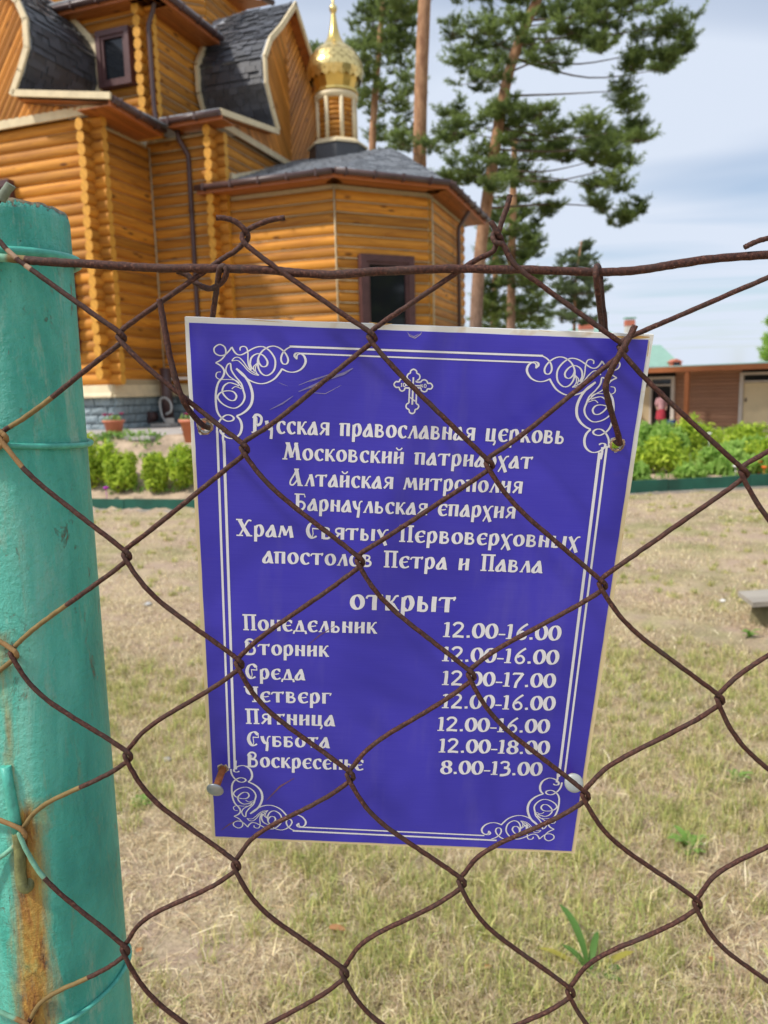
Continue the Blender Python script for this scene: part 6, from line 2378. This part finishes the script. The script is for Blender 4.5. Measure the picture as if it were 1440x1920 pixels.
SC = [
    ([(310, 432), (362, 402), (400, 350), (392, 292), (345, 267), (298, 298), (303, 342), (345, 367), (393, 360), (428, 328), (455, 292)], (10, 14)),
    ([(455, 290), (478, 332), (508, 358), (548, 358), (600, 330), (650, 302), (700, 287), (750, 292), (808, 338), (846, 410), (836, 495), (785, 543), (735, 537), (697, 485), (690, 405), (720, 338), (772, 296), (830, 282), (886, 300), (936, 345), (962, 400), (950, 440), (915, 440), (898, 400), (912, 347), (952, 305), (1000, 284)], (9, 17)),
    ([(530, 322), (532, 296), (560, 284), (588, 298), (600, 345), (600, 400), (606, 450), (626, 498)], (9, 13)),
    ([(640, 492), (620, 440), (636, 380), (688, 350), (740, 368), (776, 420), (766, 460), (730, 466), (702, 436), (692, 400)], (8, 18)),
    ([(455, 415), (482, 386), (522, 386), (562, 425), (602, 482), (650, 518), (700, 542)], (7, 12)),
    ([(455, 416), (508, 412), (556, 452), (598, 500), (648, 534), (700, 546)], (6, 11)),
    ([(660, 512), (650, 470), (684, 436)], (6, 12)), ([(690, 540), (668, 500), (672, 462), (690, 442)], (6, 10)),
    ([(495, 484), (555, 545), (620, 592), (700, 619), (770, 612), (838, 576), (882, 525), (908, 486)], (9, 20)),
    ([(905, 486), (960, 512), (1020, 515), (1080, 488), (1118, 430), (1108, 376), (1070, 347), (1032, 347), (1020, 372), (1042, 398)], (8, 22)),
    ([(1040, 400), (1046, 360), (1090, 350)], (8, 14)),
    ([(495, 484), (560, 540), (610, 612), (640, 705), (634, 790), (600, 848), (550, 888), (498, 910)], (10, 26)),
    ([(498, 910), (532, 950), (545, 1010), (526, 1075), (472, 1112), (412, 1104), (362, 1065), (356, 1034), (384, 1026), (412, 1040)], (8, 24)),
    ([(310, 432), (360, 462), (388, 508), (374, 560), (334, 612), (314, 690), (312, 780), (322, 860), (352, 915), (410, 956), (462, 950), (472, 925), (440, 903), (396, 906), (350, 948), (326, 1000), (322, 1060)], (9, 20)),
    ([(358, 514), (322, 520), (314, 556), (348, 581), (430, 582), (490, 590), (525, 615)], (6, 11)),
    ([(556, 672), (572, 738), (548, 798), (492, 838), (430, 832), (366, 796), (328, 745), (352, 702), (410, 684), (468, 692), (497, 730), (480, 768), (438, 768), (396, 735), (370, 690), (386, 640), (430, 612), (482, 622), (520, 640)], (8, 18)),
    ([(415, 450), (442, 438), (452, 498), (490, 558), (540, 618), (560, 682)], (8, 16)),
    ([(415, 450), (402, 500), (430, 552), (498, 600), (552, 662)], (7, 13)),
    ([(455, 668), (490, 646), (545, 668)], (6, 10)),
    ([(380, 1060), (376, 1110), (384, 1170)], (14, 22)),
]
x_c = None
ctr_x, ctr_y = 0.1480, 0.2062
for fx, fy in ((0, 0), (1, 0), (0, 1), (1, 1)):
    ink = Ink()
    for pts, (w0, w1) in SC:
        gp_ = cm2(pts, 5)
        n_ = len(gp_)
        LP = []
        for X_, Y_ in gp_:
            lx, ly = loc(340 + X_ / 4.8, 590 + Y_ / 4.8)
            if fx: lx = 2 * ctr_x - lx
            if fy: ly = 2 * ctr_y - ly
            LP.append((lx, ly))
        Wd = []
        for i_ in range(n_):
            p_, q_ = LP[max(0, i_ - 1)], LP[min(n_ - 1, i_ + 1)]
            th = atan2(q_[1] - p_[1], q_[0] - p_[0])
            k_ = abs(sin(th)) ** 1.2
            Wd.append((w0 + (w1 - w0) * k_) / 4.8 * 0.297 / 880)
        ink.ribbon(LP, Wd, edge=0.00013)
    ink.build('corner_scroll')

# small trefoil cross
CR = [(570, 318), (600, 272), (645, 252), (655, 200), (725, 158), (795, 200), (808, 255), (860, 285), (882, 340), (862, 400), (812, 432)]
CR2 = [(800, 440), (795, 470), (895, 472), (935, 432), (1000, 418), (1058, 458), (1072, 502), (1145, 506), (1190, 575), (1150, 640), (1070, 642), (1045, 690), (985, 712), (920, 680), (895, 620), (800, 618)]
CR3 = [(800, 618), (788, 1000)]
CR4 = [(788, 1000), (836, 1030), (850, 1080), (815, 1130), (765, 1152), (748, 1215), (688, 1246), (628, 1215), (612, 1150), (562, 1120), (540, 1068), (562, 1010), (610, 990)]
CR5 = [(610, 990), (628, 622), (520, 620), (500, 665), (440, 695), (385, 655), (368, 605), (295, 600), (245, 535), (290, 465), (368, 462), (395, 410), (445, 398), (500, 425), (525, 470), (635, 472), (630, 440), (585, 395), (565, 350), (570, 318)]
ink = Ink()
for pts, sm_, w in ((CR, True, 38), (CR2, True, 38), (CR3, False, 38), (CR4, True, 38), (CR5[:2], False, 38), (CR5[1:], True, 38),
                    ([(722, 355), (692, 1028)], False, 44), ([(520, 545), (905, 566)], False, 34), ([(635, 848), (768, 945)], False, 30),
                    ([(432, 505), (432, 585)], False, 24), ([(412, 505), (452, 505)], False, 12), ([(412, 585), (452, 585)], False, 12),
                    ([(900, 525), (955, 605)], False, 20), ([(955, 525), (895, 605)], False, 14)):
    gp_ = cm2(pts, 4) if sm_ else pts
    LP = [loc(720 + X_ / 13.09, 680 + Y_ / 13.09) for X_, Y_ in gp_]
    ink.ribbon(LP, [w / 13.09 * 0.297 / 880] * len(LP), edge=0.00015)
for cx_ in (500, 1010):
    LP = [loc(720 + (cx_ + 26 * cos(a)) / 13.09, 680 + ((545 if cx_ == 500 else 567) + 42 * sin(a)) / 13.09) for a in [2 * pi * k / 14 for k in range(14)]]
    ink.ribbon(LP, [20 / 13.09 * 0.297 / 880] * 14, edge=0.0001, closed=True)
ink.build('cross_emblem')

# scuffs: little cracks in the print at the top edge, rust smears where the wires rub
M['scuff'] = simple('scuffed_print', (0.50, 0.46, 0.42), 0.7, nscale=200)
M['smear'] = simple('rust_smear', (0.17, 0.08, 0.13), 0.6, nscale=120, var=0.4)
mb = MB()


def flake(mb, pts, wpx, z):
    LP = [loc(*p) for p in pts]
    n_ = len(LP); vs, fs = [], []
    for i_ in range(n_):
        a, b = LP[max(0, i_ - 1)], LP[min(n_ - 1, i_ + 1)]
        tx, ty = b[0] - a[0], b[1] - a[1]; l_ = sqrt(tx * tx + ty * ty) or 1e-9
        h = wpx * 0.297 / 880 / 2 * (1 if 0 < i_ < n_ - 1 else 0.3)
        vs += [Vector((LP[i_][0] - ty / l_ * h, LP[i_][1] + tx / l_ * h, z)), Vector((LP[i_][0] + ty / l_ * h, LP[i_][1] - tx / l_ * h, z))]
    for i_ in range(n_ - 1):
        fs.append((2 * i_, 2 * i_ + 1, 2 * i_ + 3, 2 * i_ + 2))
    mb.add(vs, fs)


for k_, (pts, w) in enumerate((([(764, 622), (768, 630), (778, 634), (788, 627), (791, 622)], 1.2), ([(766, 626), (776, 631), (786, 626)], 1.0),
                ([(560, 722), (585, 712), (612, 703)], 1.0), ([(812, 1137), (834, 1138)], 1.2), ([(575, 735), (610, 738), (640, 722)], 0.9), ([(392, 790), (402, 792), (408, 790)], 1.5),
                ([(520, 716), (530, 720), (540, 724)], 0.5))):
    flake(mb, pts, w, 0.00040 + 0.000005 * k_)
local_build(mb, 'scratches', M['scuff'])['kind'] = 'stuff'
mb = MB()
for k_, (pts, w) in enumerate((([(500, 1500), (525, 1474), (552, 1458)], 4.5), ([(415, 1556), (430, 1545), (446, 1536)], 3.5), ([(574, 1212), (600, 1190), (630, 1172)], 2.5))):
    flake(mb, pts, w, 0.00044 + 0.000005 * k_)
local_build(mb, 'rust_smears', M['smear'])['kind'] = 'stuff'
# the dented, rubbed patch where the mesh presses on the print
M['rub'] = simple('rubbed_print', (0.22, 0.20, 0.42), 0.6, nscale=160, var=0.3)
mb = MB()
flake(mb, [(560, 734), (590, 722), (618, 709), (645, 700), (662, 690)], 5.0, 0.00046)
flake(mb, [(580, 716), (600, 708), (622, 700)], 3.0, 0.000465)
flake(mb, [(506, 768), (530, 756), (550, 742)], 3.0, 0.00047)
local_build(mb, 'rubbed_patch', M['rub'])['kind'] = 'stuff'
# flaked yellow chips on the rim
M['chip'] = simple('ochre_chip', (0.62, 0.38, 0.13), 0.8, nscale=200)
mb = MB()
for k_, (pts, w) in enumerate((([(1150, 630), (1172, 633), (1200, 632), (1218, 632)], 5.0), ([(692, 604), (715, 608), (735, 607)], 3.5), ([(1217, 640), (1214, 668)], 4.0), ([(381, 1268), (382, 1290)], 3.0), ([(1168, 1000), (1166, 1012)], 2.0), ([(460, 599), (490, 601), (530, 604)], 1.2), ([(1010, 619), (1030, 622)], 1.6))):
    flake(mb, pts, w, 0.00035 + 0.000004 * k_)
local_build(mb, 'rim_chips', M['chip'])['kind'] = 'stuff'

# ================================================================== TIES AND BOLTS
def d_pt(x, y, Y):
    return at(x, y, Y)


tie = thing('wire_tie', 'rusty wire hook over the top wire, its end going behind the left part of it', 'wire', at(415, 500, YF), 'rusty ties hanging the sign')
yb_ = 0.498
tw = [d_pt(332, 508, 0.497), d_pt(350, 515, 0.497), d_pt(368, 531, 0.496), d_pt(392, 541, 0.494), d_pt(413, 532, 0.490), d_pt(425, 512, 0.4835), d_pt(421, 500, 0.4835), d_pt(412, 504, 0.484), d_pt(408, 530, 0.490), d_pt(403, 565, 0.499), d_pt(398, 600, 0.510), d_pt(395, 640, 0.520)]
wire_obj('wire', tw, 0.0018, tie, sides=9)
tie = thing('wire_tie', 'rusty wire loop hung over the top wire near the right corner of the sign', 'wire', at(1120, 500, YF), 'rusty ties hanging the sign')
tw = [d_pt(1136, 640, 0.512), d_pt(1133, 600, 0.504), d_pt(1127, 545, 0.497), d_pt(1124, 510, 0.495), d_pt(1120, 499, 0.488), d_pt(1117, 510, 0.4815), d_pt(1120, 540, 0.485), d_pt(1126, 590, 0.498), d_pt(1130, 640, 0.510)]
wire_obj('wire', tw, 0.0019, tie, sides=9)
h1 = sl(HOLES[0][0], HOLES[0][1], 0.0); h1b = sl(HOLES[0][0] + .001, HOLES[0][1] - 0.004, -0.012)
tie = thing('wire_tie', 'bent rusty wire running through the upper left hole of the sign', 'wire', at(330, 700, YF), 'rusty ties hanging the sign')
tw = [d_pt(299, 561, 0.480), d_pt(307, 605, 0.480), d_pt(318, 665, 0.480), d_pt(332, 720, 0.481), d_pt(350, 762, 0.485), sl(HOLES[0][0] - 0.001, HOLES[0][1] + 0.0025, 0.004), h1b]
wire_obj('wire', tw, 0.0019, tie, sides=9)
h2b = sl(HOLES[1][0], HOLES[1][1] + .001, -0.012)
tie = thing('wire_tie', 'bent rusty wire crossing the mesh knot and entering the upper right hole of the sign', 'wire', at(1160, 660, YF), 'rusty ties hanging the sign')
tw = [d_pt(1191, 610, 0.478), d_pt(1176, 640, 0.478), d_pt(1158, 672, 0.480), d_pt(1140, 708, 0.485), d_pt(1136, 732, 0.488), d_pt(1146, 772, 0.495), sl(HOLES[1][0] + .0003, HOLES[1][1] + 0.0025, 0.004), h2b]
wire_obj('wire', tw, 0.0020, tie, sides=9)


def bolt(hole, head_px, Yh, label, rx, mats, tiltn=None, domed=0.003):
    a = sl(hole[0], hole[1], -0.012)
    h = at(head_px[0], head_px[1], Yh)
    if tiltn and tiltn.z < 0:
        best = min((abs(proj(sl(hole[0], hole[1], 0) + tiltn.normalized() * q_ * 0.0005)[1] - head_px[1]), q_) for q_ in range(10, 100))
        h = sl(hole[0], hole[1], 0) + tiltn.normalized() * best[1] * 0.0005
        a = h - tiltn.normalized() * (best[1] * 0.0005 + 0.012)
    d = (h - a).normalized()
    o = thing('bolt', label, 'bolt', h, 'bolts through the lower corners of the sign')
    n_ = tiltn.normalized() if tiltn else d
    mb = MB()
    path, rad = [], []
    N_ = 26
    for k in range(N_ + 1):
        path.append(a.lerp(h - n_ * 0.001, k / N_)); rad.append(0.0027 + (0.00022 if k % 2 else -0.0001))
    mb.tube(path, rad, 12); mb.build('shank', mats[0], o)
    q_ = n_.to_track_quat('Z', 'Y').to_matrix()
    mb = MB()
    prof = [(0.0, -0.0012), (rx * 0.55, -0.0012), (rx * 0.97, 0.0004), (rx, 0.0010), (rx * 0.94, 0.0017), (rx * 0.7, 0.0017 + domed * 0.55), (rx * 0.4, 0.0017 + domed * 0.85), (rx * 0.12, 0.0017 + domed), (0, 0.0017 + domed)]
    mb.lathe((0, 0, 0), prof, 28)
    mb.v = [q_ @ v + h for v in mb.v]
    mb.build('head', mats[1], o)
    return o


bolt((HOLES[2][0], HOLES[2][1]), (406, 1479), 0.535, 'loose bolt with rusty thread and dull grey head sticking out of the lower left hole', 0.0068, (M['bolt_thread'], M['galv']), Vector((-0.14, -0.90, -0.40)), 0.0012)
bolt((HOLES[3][0], HOLES[3][1]), (1076, 1468), 0.538, 'pale round bolt head behind the mesh knot at the lower right corner', 0.0070, (M['bolt_thread'], M['white_plastic']), (EYE - at(1076, 1468, 0.55)), 0.0006)

# ================================================================== POST
PR = 0.0475
YP = YF + 0.003 + PR + 0.001
ptop = at(-14, 398, YP); pbot = at(127, 1900, YP)
dirp = (ptop - pbot).normalized()
foot = pbot + dirp * ((0.0 - pbot.z) / dirp.z)
foot.z = -0.05
post = thing('fence_post', 'chipped turquoise steel pipe post with a rust run down its left side', 'post', foot)


sidesP = 72
zs = [0, 0.3, 0.55]
zz = 0.60
total = (ptop - foot).length
ls = list(np.linspace(0, 0.9, 10)) + list(np.linspace(0.92, total, 120))
e1 = Vector((1, 0, 0)); e1 = (e1 - dirp * e1.dot(dirp)).normalized(); e2 = dirp.cross(e1)
vs, rust = [], []
rgp = random.Random(3)
rimj = [rgp.uniform(-1, 1) for _ in range(sidesP)]
for li_, l_ in enumerate(ls):
    for k in range(sidesP):
        a = 2 * pi * k / sidesP
        off = e1 * cos(a) + e2 * sin(a)
        ll = l_
        r_ = PR * (1 + 0.002 * sin(3 * a + l_ * 9) + 0.0015 * sin(7 * a - l_ * 31))
        if li_ == len(ls) - 1:
            ll += 0.0006 * rimj[k]; r_ -= 0.0012
        p = foot + dirp * ll + off * r_
        vs.append(p)
        rv = 0.0
        if off.y < 0.2 and l_ > 0.85:
            x, y = proj(p)
            if y > 1500:
                c = 46 + (y - 1500) * 0.055
                w = 40 + (y - 1500) * 0.035
                if y < 1560:
                    w *= (y - 1500) / 60
                f_ = 1 - abs(x - c) / max(w, 1)
                rv = max(0, min(1, f_ * 1.3)) * 0.72
            if 1180 < y < 1520 and x < 32:
                rv = max(rv, 0.42 * max(0, 1 - abs(x - 4 - (y - 1180) * 0.06) / 22))
            if 1500 < y < 1560 and 95 > x > 28:
                rv = max(rv, 0.25)
        rust.append(rv)
fs = []
for i_ in range(len(ls) - 1):
    for k in range(sidesP):
        k2 = (k + 1) % sidesP
        fs.append((i_ * sidesP + k, i_ * sidesP + k2, (i_ + 1) * sidesP + k2, (i_ + 1) * sidesP + k))
# hollow rim: over the lip and down the inside
o_ = (len(ls) - 1) * sidesP
for j_, (dr_, dl_) in enumerate(((-0.0042, 0.0003), (-0.005, -0.002), (-0.005, -0.06))):
    for k in range(sidesP):
        a = 2 * pi * k / sidesP
        off = e1 * cos(a) + e2 * sin(a)
        vs.append(foot + dirp * (total + dl_ + 0.0006 * rimj[k]) + off * (PR + dr_)); rust.append(0.3)
    for k in range(sidesP):
        k2 = (k + 1) % sidesP
        fs.append((o_ + j_ * sidesP + k, o_ + j_ * sidesP + k2, o_ + (j_ + 1) * sidesP + k2, o_ + (j_ + 1) * sidesP + k))
mb = MB(); mb.add(vs, fs, 0, True)
pipe_o = mb.build('pipe', M['post'], post)
pa = pipe_o.data.attributes.new('rust', 'FLOAT', 'POINT'); pa.data.foreach_set('value', rust)
rimv = []
for q_ in vs:
    t_ = total - (q_ - foot).dot(dirp)
    rz = at(60, 470, YP).z
    rimv.append(max(0.0, 1 - max(0, t_) / 0.012) * 0.75 + max(0.0, 1 - abs(q_.z - rz) / 0.0045) * 0.5 * (0.6 + 0.4 * sin(q_.x * 300)))
pa = pipe_o.data.attributes.new('rim', 'FLOAT', 'POINT'); pa.data.foreach_set('value', rimv)


def ring_pts(ypx_left, ypx_right, a0, a1, n_=26, dr_=0.0030, bulge=0.0):
    """arc round the post; heights taken at the left and right outline"""
    zl = at(20, ypx_left, YP - PR * 0.9).z; zr = at(140, ypx_right, YP - PR * 0.4).z
    out_ = []
    for k in range(n_ + 1):
        a = a0 + (a1 - a0) * k / n_
        z = zl + (zr - zl) * (cos(a) + 1) / 2
        c = foot + dirp * ((z - foot.z) / dirp.z)
        out_.append(c + e1 * cos(a) * (PR + dr_ + bulge * max(0, cos(a))) + e2 * sin(a) * (PR + dr_))
    return out_


M['paintwire'] = simple('painted_turquoise_wire', (0.075, 0.40, 0.31), 0.42, nscale=150, var=0.25, bmp=0.4, bd=0.0008)
M['olive'] = simple('dirty_olive_paint', (0.17, 0.18, 0.07), 0.6, nscale=120, var=0.4, bmp=0.5, bd=0.001)
# e2 direction: find the sign that faces the camera
front = -1 if e2.y > 0 else 1
mb = MB(); mb.tube(ring_pts(479, 476, -pi * 1.02 if front < 0 else pi * 1.02, pi * 0.35 * (1 if front < 0 else -1), 40, 0.0026, 0.0012), 0.0029, 10); mb.build('tie_wire', M['paintwire'], post)
mb = MB(); mb.tube(ring_pts(816, 836, -pi * 0.98 if front < 0 else pi * 0.98, pi * 0.3 * (1 if front < 0 else -1), 36, 0.0017, 0.001), 0.0019, 9); mb.build('tie_wire', M['paintwire'], post)
mb = MB(); mb.tube(ring_pts(1965, 1845, -pi * 0.98 if front < 0 else pi * 0.98, pi * 0.9 * (1 if front < 0 else -1), 40, 0.0012, 0.0006), 0.0018, 8); mb.build('tie_wire', M['paintwire'], post)
# hook rod welded on the post
YL = YP - PR * 0.93
mb = MB()
mb.tube([at(11, 1436, YL - 0.004), at(17, 1475, YL - 0.004), at(27, 1530, YL - 0.0045), at(33, 1560, YL - 0.005)], [0.0036, 0.0037, 0.0037, 0.0038], 14)
mb.build('hook_rod', M['paintwire'], post)
mb = MB()
mb.tube(catmull([at(33, 1558, YL - 0.005), at(37, 1595, YL - 0.005), at(39, 1640, YL - 0.005), at(43, 1662, YL - 0.006), at(53, 1664, YL - 0.004), at(58, 1650, YL - 0.001), at(57, 1635, YL + 0.001)], 4), [0.0038] * 16 + [0.0034] * 9, 12)
mb.build('hook_tip', M['olive'], post)
